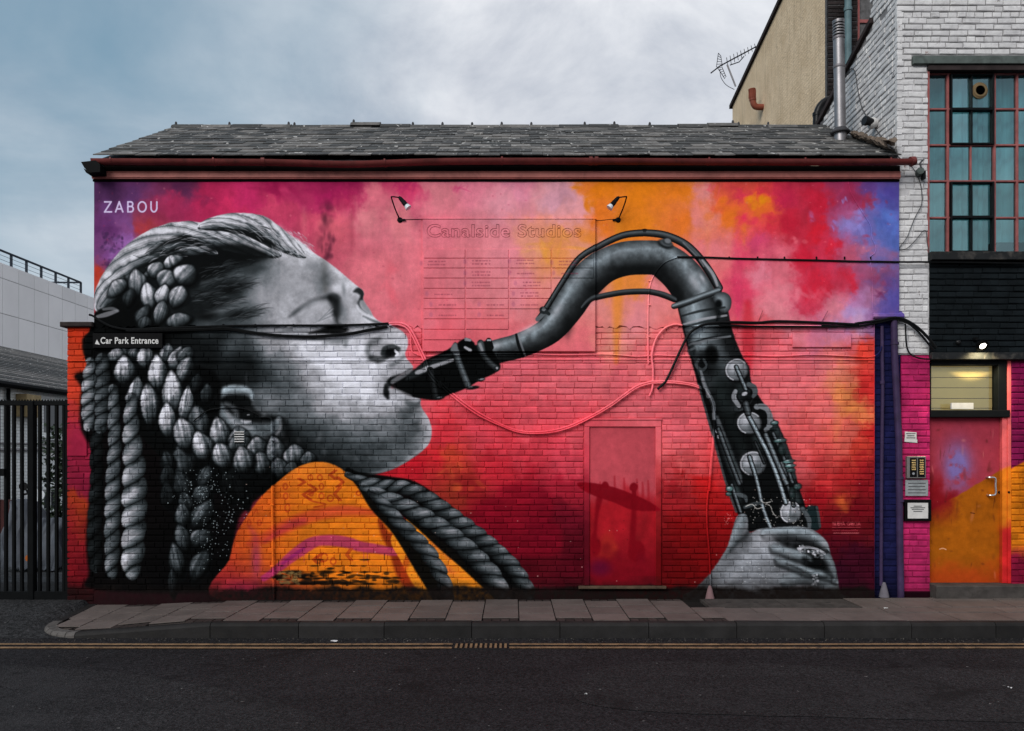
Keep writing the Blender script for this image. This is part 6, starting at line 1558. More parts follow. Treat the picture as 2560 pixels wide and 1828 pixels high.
for k in range(6):
    rg = random.Random(k+50); L_ = gauge*1.3; t = .012
    ch = rg.choice((0, 0, .03, .05)); v2 = [(0, rg.uniform(0, .012)), (tw*.33, rg.uniform(-.004, .008)), (tw*.66, rg.uniform(-.004, .008)), (tw-.005, ch), (tw-.005, L_), (0, L_)]
    b = MB(); n = len(v2)
    b.v = [(p[0], p[1], t) for p in v2]+[(p[0], p[1], 0) for p in v2]
    b.f = [tuple(range(n))]+[(i, n+i, n+(i+1) % n, (i+1) % n) for i in range(n)]
    tm.append((b.mesh('slate', 'slate'), np.array(b.v), b.f))
tiles = []
for r in range(NR):
    x = RX0-(tw/2 if r % 2 else 0)-.02
    while x < RX1:
        a = max(x, RX0-.02*random.random())
        tiles.append((a, r, min(tw, x+tw-a, RX1-a), random.random(), random.gauss(0, .012), random.uniform(0, .010), random.random() < .035))
        x += tw
tiles = [t for t in tiles if t[2] > .05]
tiles.sort(key=lambda t: -t[2]*(20-t[1]))
ang = math.atan2(RZ1-RZ0, RY1-RY0)-.035
V = []; Fc = []; off = 0
for q, (x, r, w, rv, rot, lift, slip) in enumerate(tiles):
    me, v, f = tm[int(rv*6)]
    s_ = r*gauge-(.05 if slip else 0)
    o = Vector((x, RY0+dyu*s_, RZ0+dzu*s_+.014+lift))
    if q < 300:
        ob = bpy.data.objects.new('slate', me); col.objects.link(ob); ORG[ob.name] = o; ob.parent = roof; ob.location = o-ORG[roof.name]; ob.rotation_euler = (ang, 0, rot*.6); ob.scale = (w/tw, 1, 1)
    else:
        a = v*np.array((w/tw, 1, 1)); ca, sa = math.cos(ang), math.sin(ang)
        V.append(np.stack((a[:, 0]+o.x, a[:, 1]*ca-a[:, 2]*sa+o.y, a[:, 1]*sa+a[:, 2]*ca+o.z), 1)); Fc += [tuple(i+off for i in fc) for fc in f]; off += len(v)
if V:
    b = MB(); b.v = [tuple(r) for r in np.concatenate(V)]; b.f = Fc; b.build('slates', 'slate', roof, kind='stuff')
x = RX0-.03
while x < RX1-.02:      # ridge tiles
    w = min(.46, RX1-x); dz = random.uniform(-.008, .012)+(.03 if wx(835, RY1) < x < wx(920, RY1) or wx(1700, RY1) < x < wx(1810, RY1) else 0)
    pr = [(RY1-.13, RZ1-.045+dz), (RY1-.10, RZ1+.0+dz), (RY1, RZ1+.05+dz), (RY1+.10, RZ1+dz), (RY1+.13, RZ1-.045+dz)]
    MB().prism(pr, 'x', x, x+w-.006).build('ridge_tile', 'slate', roof)
    if random.random() < .75: MB().lathe([(.02, 0), (.018, .03), (.008, .045)], (x+random.choice((.03, .4)), RY1, RZ1+.045+dz), (0, 0, 1), 8).build('ridge_clip', 'lead', roof)
    x += w
# crumbling mortar fillet where the roof meets the neighbour's wall
fl = MB(); rg = random.Random(5)
def fil(u, v):
    s_ = .02+u*1.55; y = RY0+dyu*s_; z = RZ0+dzu*s_
    t = v*math.pi*.95; rr = .085*(1.15-.35*u)*(1+.55*(rg.random()-.5))
    if u < .06: rr *= 1.35
    return (4.865-.02-rr*1.25*math.sin(t)-.03*rg.random(), y+.03*(rg.random()-.5), z+.03+rr*1.3*math.cos(t*.5)*(1 if v < 1 else .1))
fl.grid(fil, 30, 7); fl.build('mortar_fillet', 'mortar_lump', roof, False)
# navy pilaster at the right end, a little recessed, with its shelf
nav = MB().box(wx(2187), wx(2255.5), .052, .35, -.05, wz(796)).build('pilaster', 'mural_mortar', pb)
brick_wall(nav, (wx(2187), .045, 0), 0, wx(2255.5)-wx(2187), .02, wz(800), 'mural_brick', 0, seed=12)
MB().prism([(-.05, wz(793)), (-.045, wz(787)), (.05, wz(776)), (.05, wz(800)), (-.03, wz(797))], 'x', wx(2180), wx(2257)).build('shelf', 'mural_render', pb)
MB().box(wx(2184.5), wx(2187), -.004, .06, -.03, wz(800)).build('corner_edge', 'mural_render', pb)

# ---------------------------------------------------------------- gate pier
gp_ = thing('gate_pier', 'orange and magenta painted brick pier beside the black gate', 'pier', (wx(202), .1, 0))
pc = MB().box(wx(169), wx(235.3), .0125, .4, -.12, wz(818)).build('core', 'mural_mortar', gp_)
brick_wall(pc, (wx(168), .002, 0), 0, wx(236)-wx(168)-.004, wz(1518), wz(820), 'mural_brick', 300, (.1, 2), seed=21)
brick_wall(pc, (wx(168), .345, 0), -math.pi/2, .34, wz(1518), wz(820), 'mural_brick', 0, seed=22)
MB().box(wx(154), wx(235), -.05, .42, wz(818), wz(806), .01).build('coping', 'coping', gp_)
MB().box(wx(169), wx(218), -.014, .004, wz(1140), wz(1072), .003).build('blanking_plate', 'mural_smooth', None, label='square magenta painted metal plate on the gate pier', cat='plate')
MB().box(wx(1980), wx(2126), -.03, -.001, wz(869), wz(833), .004).build('blanking_plate', 'mural_smooth', None, label='long narrow pink painted blank plate beside the saxophone', cat='plate')

# ---------------------------------------------------------------- studio directory board
sb = thing('directory_board', 'large pink painted directory board headed Canalside Studios', 'sign', (wx(1271), -.02, wz(880)))
MB().box(wx(1057), wx(1488), -.046, .008, wz(880), wz(551), .006).build('panel', 'mural_smooth', sb)
def letters(txt, x0, x1, zb, h, Y, m, parent, name, outline=None, ext=.002, bold=0.0):
    cu = bpy.data.curves.new(name, 'FONT'); cu.body = txt; cu.size = 1; cu.offset = bold; cu.space_character = 1.08 if bold else 1
    if outline: cu.fill_mode = 'NONE'; cu.bevel_depth = .01
    else: cu.extrude = .01
    o = bpy.data.objects.new(name, cu); col.objects.link(o); bpy.context.view_layer.update()
    dg = bpy.context.evaluated_depsgraph_get(); me = bpy.data.meshes.new_from_object(o.evaluated_get(dg)); bpy.data.objects.remove(o)
    v = np.array([p.co[:] for p in me.vertices]); w = v[:, 0].max()-v[:, 0].min(); mn = v.min(0)
    sx_ = (x1-x0)/w; sy_ = h/.72
    vv = [((p[0]-mn[0])*sx_+x0, Y-(p[2]/.01)*(ext if not outline else outline), p[1]*sy_+zb) for p in v]
    b = MB(); b.v = vv; b.f = [tuple(p.vertices) for p in me.polygons]
    return b.build(name, m, parent)
letters('Canalside', wx(1068), wx(1275), wz(594), wx(1311)-wx(1280), -.047, 'mural_dark', sb, 'lettering', outline=.0045, bold=.022)
letters('Studios', wx(1294), wx(1452), wz(594), wx(1311)-wx(1280), -.047, 'mural_dark', sb, 'lettering', outline=.0045, bold=.022)
colx = [1059, 1164, 1272, 1378, 1484]; rowy = [625, 649, 673.5, 698.5, 724, 749, 775, 800, 826, 852]
for ci in range(4):
    for ri in range(9):
        if ci == 2 and ri > 5: continue
        if ci == 3 and ri > 2: continue
        if ci == 1 and ri > 7: continue
        MB().box(wx(colx[ci]+1.4), wx(colx[ci+1]-1.4), -.0545-random.uniform(0, .002), -.045, wz(rowy[ri+1]-1.4), wz(rowy[ri]+.8), .002).build('name_plate', 'mural_smooth', sb)
MB().box(wx(1054), wx(1490), -.050, .01, wz(550.6), wz(548.8), .001).build('top_rail', 'mural_smooth', sb)

# ---------------------------------------------------------------- spot lamps over the board
def spot(px, py, flip, label):
    """px, py: wall plate; the arm rises, reaches out and carries a tilted lamp head"""
    x, z = wx(px), wz(py); s = flip
    t = thing('spot_lamp', label, 'lamp', (x, -.02, z), 'spot lamps on swan neck arms')
    MB().lathe([(.035, 0), (.035, .012), (.02, .02)], (x, -.005, z), (0, -1, 0), 12).build('wall_plate', 'lamp_black', t, True)
    MB().box(x-.01*s, x+.07*s, -.03, -.005, z-.012, z+.01).build('junction_box', 'lamp_black', t)
    MB().tube(crv([(x, -.02, z), (x-.05*s, -.09, z+.12), (x-.085*s, -.15, z+.235), (x-.07*s, -.17, z+.245), (x+.02*s, -.20, z+.225)], 5), .0085, 8).build('arm', 'lamp_black', t, True)
    a = Vector((x+.02*s, -.20, z+.228)); d = Vector((.13*s, -.02, -.155)).normalized()
    MB().lathe([(.012, -.01), (.022, .01), (.026, .05), (.026, .07), (.030, .075), (.030, .13), (.034, .135)], a, d, 14).build('lamp_head', 'lamp_black', t, True)
    MB().lathe([(.030, .133), (.042, .175), (.043, .182), (.02, .184)], a, d, 14).build('lens', 'lens', t, True)
spot(1000, 551, 1, 'black spot lamp on a bent arm left of the directory board')
spot(1545, 551, -1, 'black spot lamp on a bent arm over the orange paint')
cable('lamp_wire', [(1003, 550), (1030, 549.5), (1056, 549)], .004, 'black_cable', 'short black wire from the left spot lamp to the board', -.012)
cable('lamp_wire', [(1488, 551), (1500, 552), (1520, 550), (1542, 548)], .004, 'black_cable', 'short black wire from the right spot lamp to the board', -.012)

# ---------------------------------------------------------------- sign
sg = thing('direction_sign', 'black sign reading Car Park Entrance with a white arrow', 'sign', (wx(322), -.03, wz(871)))
MB().box(wx(235), wx(409), -.035, -.004, wz(871), wz(834), .004).build('board', 'sign_black', sg)
letters('Car Park Entrance', wx(255), wx(399), wz(860), wx(1296)-wx(1280), -.036, 'sign_white', sg, 'lettering', ext=.0012, bold=.022)
MB().prism([(wx(241), wz(861)), (wx(253), wz(863)), (wx(246), wz(850))], 'y', -.0375, -.0345).build('arrow', 'sign_white', sg)

# ---------------------------------------------------------------- cables
def P2(f, *p): return [q for q in f(*p)]
def J(*p): return [(2050+q[0]/CK, 400+q[1]/CK) for q in p]
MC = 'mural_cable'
cable('black_cable', D((520,660),(690,661),(880,668),(1060,673),(1240,677),(1480,682),(1730,689)) + J((380,690),(540,693),(740,693),(1000,696),(1380,702)), .0125, 'black_cable', 'straight black cable running from the saxophone bend across the white pier', -.018)
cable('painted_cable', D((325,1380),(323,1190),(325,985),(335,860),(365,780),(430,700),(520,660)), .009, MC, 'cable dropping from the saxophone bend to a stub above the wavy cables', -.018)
cable('black_cable', [(226,788)]+A((640,1060),(700,1100),(780,1135),(900,1150),(1060,1142),(1300,1134),(1480,1128)) + B((300,1124),(600,1122),(900,1122),(1200,1113),(1280,1108)), .014, 'black_cable', 'upper black cable strung across the painted closed eye', -.03)
loop = B((1280,1108),(1350,1106),(1410,1128),(1450,1185),(1500,1290),(1530,1355),(1560,1440),(1640,1530)) + G((270,10),(330,68),(440,158),(560,238),(700,308),(800,343),(900,351),(1020,344),(1150,309),(1300,238),(1420,168),(1500,110),(1600,42),(1690,14)) + H((370,12),(470,10),(570,20),(640,36),(695,62),(735,110),(758,180),(768,260),(760,400),(745,560),(732,740))
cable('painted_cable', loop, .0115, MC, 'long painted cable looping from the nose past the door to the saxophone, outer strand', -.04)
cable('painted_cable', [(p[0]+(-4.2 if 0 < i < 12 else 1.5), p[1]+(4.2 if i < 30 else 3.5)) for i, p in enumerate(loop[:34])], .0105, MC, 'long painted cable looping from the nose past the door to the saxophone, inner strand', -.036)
cable('black_cable', A((860,1158),(1100,1150),(1400,1146)) + B((180,1140),(330,1163),(480,1183),(650,1194),(800,1194),(1000,1178),(1150,1150),(1270,1128)), .014, 'black_cable', 'sagging black cable below the painted closed eye', -.032)
cable('black_cable', A((870,1163),(1150,1158),(1420,1152)) + B((200,1150),(350,1175),(520,1194),(680,1202),(820,1200),(1010,1184),(1160,1156),(1270,1134)), .011, 'black_cable', 'lowest of the sagging black cables under the painted eye', -.028)
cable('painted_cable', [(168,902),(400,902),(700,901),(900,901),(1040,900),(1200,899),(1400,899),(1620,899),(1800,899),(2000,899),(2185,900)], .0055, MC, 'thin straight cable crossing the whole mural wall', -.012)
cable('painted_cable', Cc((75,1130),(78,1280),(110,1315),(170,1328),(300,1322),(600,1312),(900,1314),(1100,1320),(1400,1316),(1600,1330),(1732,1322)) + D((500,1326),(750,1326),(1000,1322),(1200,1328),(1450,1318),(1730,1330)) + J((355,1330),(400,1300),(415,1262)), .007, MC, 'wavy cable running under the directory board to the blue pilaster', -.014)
cable('black_cable', D((385,1552),(440,1500),(490,1400),(540,1290),(600,1180),(680,1125),(780,1106),(900,1102),(1060,1105),(1200,1096),(1500,1106),(1732,1118)) + J((230,1112),(400,1088),(490,1070),(560,1084),(640,1130),(720,1205),(775,1275)), .018, 'black_cable', 'thick black cable from a hanging end across to the black wall', -.04)
cable('black_cable', D((800,1120),(1000,1128),(1300,1130),(1600,1132)) + J((0,1124),(230,1130),(400,1100),(490,1082),(570,1100),(640,1150),(710,1230),(760,1290)), .013, 'black_cable', 'thinner black cable beneath the thick one, bending into the black wall', -.036)
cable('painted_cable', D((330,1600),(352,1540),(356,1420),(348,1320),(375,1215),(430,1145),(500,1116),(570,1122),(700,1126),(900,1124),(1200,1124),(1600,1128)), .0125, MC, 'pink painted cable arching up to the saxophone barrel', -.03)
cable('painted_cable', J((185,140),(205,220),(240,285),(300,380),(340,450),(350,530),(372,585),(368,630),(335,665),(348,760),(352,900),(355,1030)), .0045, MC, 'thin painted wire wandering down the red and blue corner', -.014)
cable('grey_wire', J((605,20),(650,80),(685,170),(692,290),(650,380),(620,450),(590,525),(538,600),(590,598),(660,530),(700,480),(722,486),(728,560),(748,650)), .005, 'grey_cable', 'loose dark wire dangling in a zigzag on the white pier', .012)
cable('black_cable', J((572,1110),(578,1230),(590,1290),(620,1325),(680,1345),(760,1350)), .010, 'black_cable', 'black cable curling round the top of the magenta pier', -.02)
cable('black_cable', E((1310,282),(1400,212),(1480,194),(1560,190)) + F((300,196),(370,225),(420,252)), .007, 'black_cable', 'thin black cable arching over the painted ear', -.016)
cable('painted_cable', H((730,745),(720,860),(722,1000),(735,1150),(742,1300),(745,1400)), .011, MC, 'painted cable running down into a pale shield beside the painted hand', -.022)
for px, py, lab in ((1773, 1470, 'pale conical cable shield at the foot of the mural beside the painted hand'), (2207, 1462, 'pale conical cable shield at the foot of the blue pilaster')):
    x, z = wx(px), wz(py)
    MB().lathe([(.062, -.15), (.055, -.11), (.028, .0), (.015, .035)], (x, -.035, z), (0, 0, 1), 10).build('cable_shield', 'shield_pink' if px < 2000 else 'shield_grey', None, True, lab, 'shield')
# conduit beside the dress
cd = thing('conduit', 'slim painted conduit pipe standing between the braids and the orange dress', 'pipe', (wx(683), -.03, 0))
MB().tube(crv([(wx(652), .0, wz(1043)), (wx(652), -.03, wz(1043)), (wx(672), -.032, wz(1043)), (wx(680), -.032, wz(1048)), (wx(681), -.032, wz(1060)), (wx(682), -.032, wz(1200)), (wx(684), -.032, wz(1400)), (wx(687), -.032, wz(1508))], 4), .013, 8).build('pipe', MC, cd, True)
for py in (1100, 1142, 1262, 1415): MB().box(wx(682)-.022, wx(682)+.022, -.048, .0, wz(py)-.012, wz(py)+.012, .004).build('clip', MC, cd)
# clips that hold the cables
for i, px in enumerate((1744, 1822, 1893, 1960, 2040, 2110, 2175)):
    MB().box(wx(px)-.008, wx(px)+.008, -.024, .0, wz(650)+.005, wz(645)+.012).build('cable_clip', 'black_metal', None, label='small black clip on the straight black cable, '+('first', 'second', 'third', 'fourth', 'fifth', 'sixth', 'seventh')[i]+' from the saxophone', cat='clip', group='clips on the straight black cable')
for i, px in enumerate((560, 640, 735, 865, 940)):
    MB().box(wx(px)-.008, wx(px)+.008, -.036, .0, wz(817), wz(811)).build('cable_clip', 'black_metal', None, label='small black clip on the cable over the painted eye, '+('first', 'second', 'third', 'fourth', 'fifth', 'sixth', 'seventh')[i]+' from the sign', cat='clip', group='clips on the cable over the eye')
for i, (px, py) in enumerate(((1624, 703), (1622, 763), (1621, 842), (1621, 905))):
    MB().box(wx(px)-.016, wx(px)+.016, -.028, .0, wz(py)-.006, wz(py)+.006).build('cable_clip', MC, None, label='pink painted clip on the vertical cable under the saxophone bend, '+('first', 'second', 'third', 'fourth', 'fifth', 'sixth', 'seventh')[i]+' from the top', cat='clip', group='clips on the vertical painted cable')
for i, (px, py, dx) in enumerate(((1895, 805, 9), (2053, 806, 13), (1790, 805, 6))):
    MB().tube([(wx(px), -.01, wz(py)), (wx(px+dx), -.05, wz(py-27))], .004, 6).build('wire_stub', 'mural_dark', None, label=('thin wire stub poking up from the thick cable, middle one', 'thin wire stub poking up from the thick cable, nearest the blue corner', 'thin wire stub poking up before the saxophone barrel')[i], cat='wire')
# pipes on the pilaster
pp = thing('drain_pipe', 'thick violet drainpipe on the right side of the blue pilaster', 'pipe', (wx(2242), -.0, 0))
MB().tube([(wx(2235), -.0, wz(795)), (wx(2237), -.0, wz(900)), (wx(2247), -.0, wz(1100)), (wx(2249), -.0, wz(1300)), (wx(2252), -.0, wz(1498))], .042, 12).build('pipe', 'purple_pipe', pp, True)
for px, py in ((2237, 862), (2249, 1198), (2250, 1255)): MB().lathe([(.05, 0), (.05, .03)], (wx(px), 0, wz(py)), (0, 0, 1), 12).build('collar', 'purple_pipe', pp, True)
pq = thing('drain_pipe', 'slim violet pipe on the left side of the blue pilaster', 'pipe', (wx(2206), .0, 0))
MB().tube([(wx(2206), .015, wz(815)), (wx(2207), .015, wz(905)), (wx(2208), .015, wz(970)), (wx(2205), .015, wz(1200)), (wx(2204), .015, wz(1465))], .022, 10).build('pipe', 'purple_pipe', pq, True)
MB().lathe([(.03, 0), (.03, .04)], (wx(2207), .015, wz(960)), (0, 0, 1), 10).build('collar', 'purple_pipe', pq, True)

# ================================================================ WHITE BUILDING NEXT DOOR
FYW = .03
wb = thing('white_building', 'tall white painted brick building with a red framed window and painted doorway', 'building', (6.4, 3, 0))
XR = 8.2; XL = wx(2246)
core = MB()
core.box(XL+.014, wx(2327), FYW+.013, .5, wz(886), wz(157.5))            # white pier
core.build('wall', 'white_mortar', wb)
MB().box(XL+.014, XR, FYW+.012, .5, wz(157), 9.5).build('parapet_wall', 'mid_mortar', wb)
fw = [o for o in wb.children if o.name.startswith('wall')][0]
u0b = XL
brick_wall(fw, (XL, FYW, 0), 0, XR-XL, wz(884), 9.0, 'white_brick', 170, (.4, 6.8),
           [(wx(2324)-XL, 20, 0, wz(158)), (wx(2283)-XL, 20, wz(160), wz(140))], seed=31, depthj=.006, skip=.004, gap=.009)
# side wall above the roof
side = MB().box(XL+.012, XL+.3, FYW+.02, 2.75, 5.2, 7.05)
side.prism([(FYW+.02, 7.05), (2.75, 7.05), (2.75, 7.06), (.75, 7.66), (FYW+.02, 9.4)], 'x', XL+.013, XL+.3)
sw = side.build('side_wall', 'mid_mortar', wb)
def in_side(u, z):
    y = 2.72-u
    top = 7.02+(2.75-y)*.30 if y > .75 else 9.3
    return z < top-.02 and z > 5.4+(y+.26)*.52-.15
brick_wall(sw, (XL, 2.72, 0), -math.pi/2, 2.69, 5.25, 9.2, 'white_brick', 130, (2.2, 6.6), seed=33, inside=in_side, depthj=.007, skip=.01, gap=.009)
cop = MB()
cop.add([(XL-.04, 2.8, 7.03), (XL+.34, 2.8, 7.03), (XL+.34, .75, 7.66), (XL-.04, .75, 7.66), (XL-.04, 2.8, 7.10), (XL+.34, 2.8, 7.10), (XL+.34, .75, 7.73), (XL-.04, .75, 7.73)],
        [(0, 1, 2, 3), (4, 7, 6, 5), (0, 4, 5, 1), (1, 5, 6, 2), (2, 6, 7, 3), (3, 7, 4, 0)])
cop.build('parapet_coping', 'coping', wb)
for k in range(12):
    y = 2.7-k*.165; z = 7.10+(2.75-y)*.305
    MB().box(XL+.02, XL+.10, y-.05, y+.05, z, z+.11).build('flashing_tab', 'teal_metal', wb)
fb = MB(); fb.add([(XL+.11, 2.75, 7.1), (XL+.11, .8, 7.72), (XL+.11, .8, 7.9), (XL+.11, 2.75, 7.27)], [(0, 1, 2, 3)]); fb.add([(XL+.14, 2.75, 7.1), (XL+.14, .8, 7.72), (XL+.14, .8, 7.9), (XL+.14, 2.75, 7.27)], [(3, 2, 1, 0)]); fb.build('flashing', 'teal_metal', wb)
# lintel, window, sill
MB().box(wx(2283), XR, -.012, .10, wz(160), wz(140), .006).build('lintel', 'lintel', wb)
MB().box(wx(2322), XR, .012, .12, wz(174), wz(161), .004).build('soffit_beam', 'coping', wb)
WY = .13
win = MB().box(wx(2322.5), wx(2327.5), FYW+.005, .24, wz(630), wz(174.3)).build('window_frame', 'red_frame', wb)
def bar(x0, x1, y0, y1, m='red_frame', name='mullion', ya=WY-.03, yb=WY+.03, par=None): return MB().box(wx(x0), wx(x1), ya, yb, wz(y1), wz(y0), .005).build(name, m, par or win)
rows_ = [174, 264, 355, 446, 538.5, 629]
for xm in (2381, 2499, 2556, 2676): bar(xm-3, xm+3, 174.5, 628)
for ym in rows_: bar(2327.8, 2720, ym-2.4, ym+2.4, ya=WY-.027, yb=WY+.027, name='transom_bar')
bar(2437.5, 2441.5, 357.6, 443.4, name='glazing_bar', ya=WY-.024, yb=WY+.024)
for (ya_, yb_) in ((176.6, 355), (448.6, 627)):
    sa_ = MB()
    sa_.box(wx(2386), wx(2390), WY-.055, WY+.02, wz(yb_), wz(ya_), .004); sa_.box(wx(2491), wx(2495.5), WY-.055, WY+.02, wz(yb_), wz(ya_), .004)
    sa_.box(wx(2390.1), wx(2490.9), WY-.053, WY+.02, wz(ya_+4), wz(ya_), .004); sa_.box(wx(2390.1), wx(2490.9), WY-.053, WY+.02, wz(yb_), wz(yb_-4.5), .004)
    s_o = sa_.build('opening_sash', 'black_frame', wb)
    ym = (ya_+yb_)/2
    MB().box(wx(2438), wx(2441.5), WY-.045, WY+.02, wz(yb_-4.6), wz(ya_+4.1), .003).build('glazing_bar', 'black_frame', s_o)
    MB().box(wx(2386.5), wx(2495), WY-.057, WY+.018, wz(ym+3.2), wz(ym-3.2), .003).build('meeting_rail', 'black_frame', s_o)
cols_ = [(2327.5, 2378), (2384, 2438.5), (2440.5, 2496), (2502, 2553), (2559, 2673)]
for (xa, xb) in cols_:
    for i in range(5):
        dz = random.uniform(-.0035, .0035)
        za, zb_ = wz(rows_[i+1]-2), wz(rows_[i]+2)
        MB().add([(wx(xa), WY+.004-dz, za), (wx(xb), WY+.004+dz, za), (wx(xb), WY+.004+dz*.3, zb_), (wx(xa), WY+.004-dz*2, zb_)], [(0, 1, 2, 3)]).build('pane', 'glass', win)
MB().grid(lambda u, v: (wx(2318)+(wx(2760)-wx(2318))*u, .34+.045*math.sin(u*64+1.4*math.sin(u*23))+.02*math.sin(u*141+2*math.sin(u*11)), wz(640)+(wz(165)-wz(640))*v), 150, 2).build('curtain', 'curtain', wb, True)
vf = MB().lathe([(.105, 0), (.105, .012), (.09, .02), (.02, .024), (.002, .025)], (wx(2463), WY+.002, wz(216)), (0, -1, 0), 20).build('window_vent', 'vent_brown', wb, True)
for rr in (.085, .06): MB().lathe([(rr, .0205), (rr, .026), (rr-.008, .026)], (wx(2463), WY+.002, wz(216)), (0, -1, 0), 20).build('ring', 'vent_brown', vf, True)
MB().box(wx(2328), wx(2352), .20, .23, wz(628), wz(599)).build('card', 'paper', None, label='white card propped inside the bottom corner of the big window', cat='card')
MB().box(wx(2504), wx(2600), .20, .30, wz(628), wz(596)).build('dark_box', 'sign_black', None, label='dark box standing inside the big window by the photo edge', cat='box')
MB().box(wx(2324), XR, -.055, .16, wz(652), wz(631), .008).build('window_sill', 'dark_sill', wb)
# black band
bb = MB().box(wx(2327.3), XR, FYW+.013, .5, wz(884), wz(652.3)).build('black_band', 'black_mortar', wb)
brick_wall(bb, (wx(2327), FYW, 0), 0, XR-wx(2327), wz(881), wz(653), 'black_brick', 0, seed=41)
MB().box(wx(2326), XR, -.045, .12, wz(900), wz(882), .008).build('door_beam', 'dark_sill', wb)
# magenta pier and the far jamb
mpier = MB().box(wx(2256.5), wx(2328), FYW+.012, .4, -.05, wz(888)).build('magenta_pier', 'mural_mortar', wb)
brick_wall(mpier, (wx(2256.5), FYW, 0), 0, wx(2328)-wx(2256.5), wz(1474), wz(887), 'mural_brick', 0, seed=43)
MB().box(wx(2256.5), wx(2328), FYW-.012, FYW+.01, -.04, wz(1476), .004).build('pier_foot', 'mural_render', wb)
ej = MB().box(wx(2533), XR, FYW+.012, .4, -.05, wz(901)).build('door_reveal', 'mural_mortar', wb)
brick_wall(ej, (wx(2533), FYW, 0), 0, XR-wx(2533), .05, wz(902), 'mural_brick', 0, seed=45)
# transom light with cream slats behind glass
TY = .16
MB().box(wx(2328), wx(2334), .06, .22, wz(1026), wz(901)).build('transom_jamb', 'black_frame', wb)
MB().box(wx(2502), wx(2524), .05, .22, wz(1026), wz(901), .006).build('transom_jamb', 'black_frame', wb)
MB().box(wx(2524.2), wx(2532.6), .035, .22, wz(1460), wz(901), .004).build('outer_jamb', 'mural_smooth', wb)
MB().box(wx(2328.2), wx(2524), .06, .22, wz(912), wz(900.4)).build('transom_head', 'black_frame', wb)
MB().box(wx(2328.3), wx(2527), .01, .22, wz(1043), wz(1025), .006).build('transom_sill', 'black_frame', wb)
bl = MB().box(wx(2330), wx(2506), TY+.05, TY+.06, wz(1026), wz(905)).build('blind', 'sign_black', wb)
for a, b in ((906, 914.5), (915.5, 940), (941.5, 966), (967.5, 993), (994.5, 1018), (1019.5, 1025)):
    MB().box(wx(2334.5), wx(2501), TY+.02, TY+.036, wz(b), wz(a), .003).build('slat', 'cream_blind', bl)
MB().add([(wx(2334), TY, wz(1025)), (wx(2502), TY, wz(1025)), (wx(2502), TY, wz(906)), (wx(2334), TY, wz(906))], [(0, 1, 2, 3)]).build('transom_pane', 'glass_clear', wb)
MB().box(wx(2381), wx(2436), .02, .05, wz(1022.5), wz(1007)).build('folded_paper', 'paper', None, label='folded white paper lying on the ledge over the painted door', cat='paper')
# door
dr = MB().box(wx(2331), wx(2511.5), .11, .16, wz(1460), wz(1043.4)).build('door', 'mural_smooth', wb)
MB().box(wx(2512), wx(2524), .05, .2, wz(1460), wz(1043.6), .005).build('door_jamb', 'mural_smooth', wb)
MB().tube(crv([(wx(2478), .11, wz(1194)), (wx(2480), .06, wz(1194)), (wx(2494), .055, wz(1196)), (wx(2495), .055, wz(1216)), (wx(2495), .055, wz(1236)), (wx(2482), .06, wz(1239)), (wx(2480), .11, wz(1239))], 4), .012, 8).build('handle', 'chrome', dr, True)
for px, py, r_ in ((2511, 1232, .018), (2526, 1231, .014)): MB().lathe([(r_, 0), (r_, .008)], (wx(px), .112 if px < 2512 else .035, wz(py)), (0, -1, 0), 12).build('lock', 'black_metal', dr)
MB().box(wx(2327), XR, -.14, .2, -.03, wz(1460.5), .012).build('door_step', 'concrete', wb)
# bulkhead lamp, lit, over the door
lm = thing('bulkhead_lamp', 'lit lamp on the black wall above the painted doorway', 'lamp', (wx(2447), -.02, wz(866)))
MB().lathe([(.03, 0), (.03, .03), (.02, .05)], (wx(2440), FYW, wz(848)), (0, -1, 0), 12).build('mount', 'black_metal', lm, True)
MB().lathe([(.02, -.02), (.05, .0), (.075, .05), (.078, .06)], (wx(2445), -.045, wz(860)), (.05, -.75, -.65), 16).build('hood', 'black_metal', lm, True)
MB().lathe([(.044, .0), (.047, .010), (.022, .022), (.0, .026)], (wx(2447), -.08, wz(866)), (.05, -.75, -.65), 16).build('lamp_glass', 'bulb', lm, True)
pl_ = bpy.data.lights.new('lamp_light', 'SPOT'); pl_.energy = 36; pl_.color = (1, .84, .48); pl_.spot_size = R(120); pl_.spot_blend = .7; pl_.shadow_soft_size = .05
plo = bpy.data.objects.new('lamp_light', pl_); col.objects.link(plo); plo.parent = lm; plo.location = Vector((wx(2447), -.2, wz(874)))-ORG[lm.name]; plo.rotation_euler = Vector((-.02, .42, -.9)).to_track_quat('-Z', 'Y').to_euler()
MB().lathe([(.028, 0), (.03, .03), (.012, .045)], (wx(2397), FYW, wz(856)), (0, -1, 0), 12).build('wall_sensor', 'moto_black', None, True, 'small black sensor on the black wall left of the lit lamp', 'sensor')
# notices and intercom
def sheet(name, x0, x1, y0, y1, m, lab, cat, Y=-.0, rot=0.0, lines=0, par=None):
    t = thing(name, lab, cat, ((wx(x0)+wx(x1))/2, Y, wz(y1)))
    rg = random.Random(x0)
    def f(u, v):
        a = x0+(x1-x0)*u; b = y1+(y0-y1)*v
        return (wx(a), FYW-.010-.004*rg.random(), wz(b+rot*(u-.5)))
    MB().grid(f, 6, 6).build('sheet', m, t, True)
    for k in range(lines):
        b = y0+(y1-y0)*(.2+.6*k/max(lines-1, 1)); w = .3+.12*random.random()
        MB().add([(wx(x0+(x1-x0)*(.5-w)), FYW-.0165, wz(b+1.1)), (wx(x0+(x1-x0)*(.5+w)), FYW-.0165, wz(b+1.1)), (wx(x0+(x1-x0)*(.5+w)), FYW-.0165, wz(b-.7)), (wx(x0+(x1-x0)*(.5-w)), FYW-.0165, wz(b-.7))], [(0, 1, 2, 3)]).build('text_line', 'ink', t)
    return t
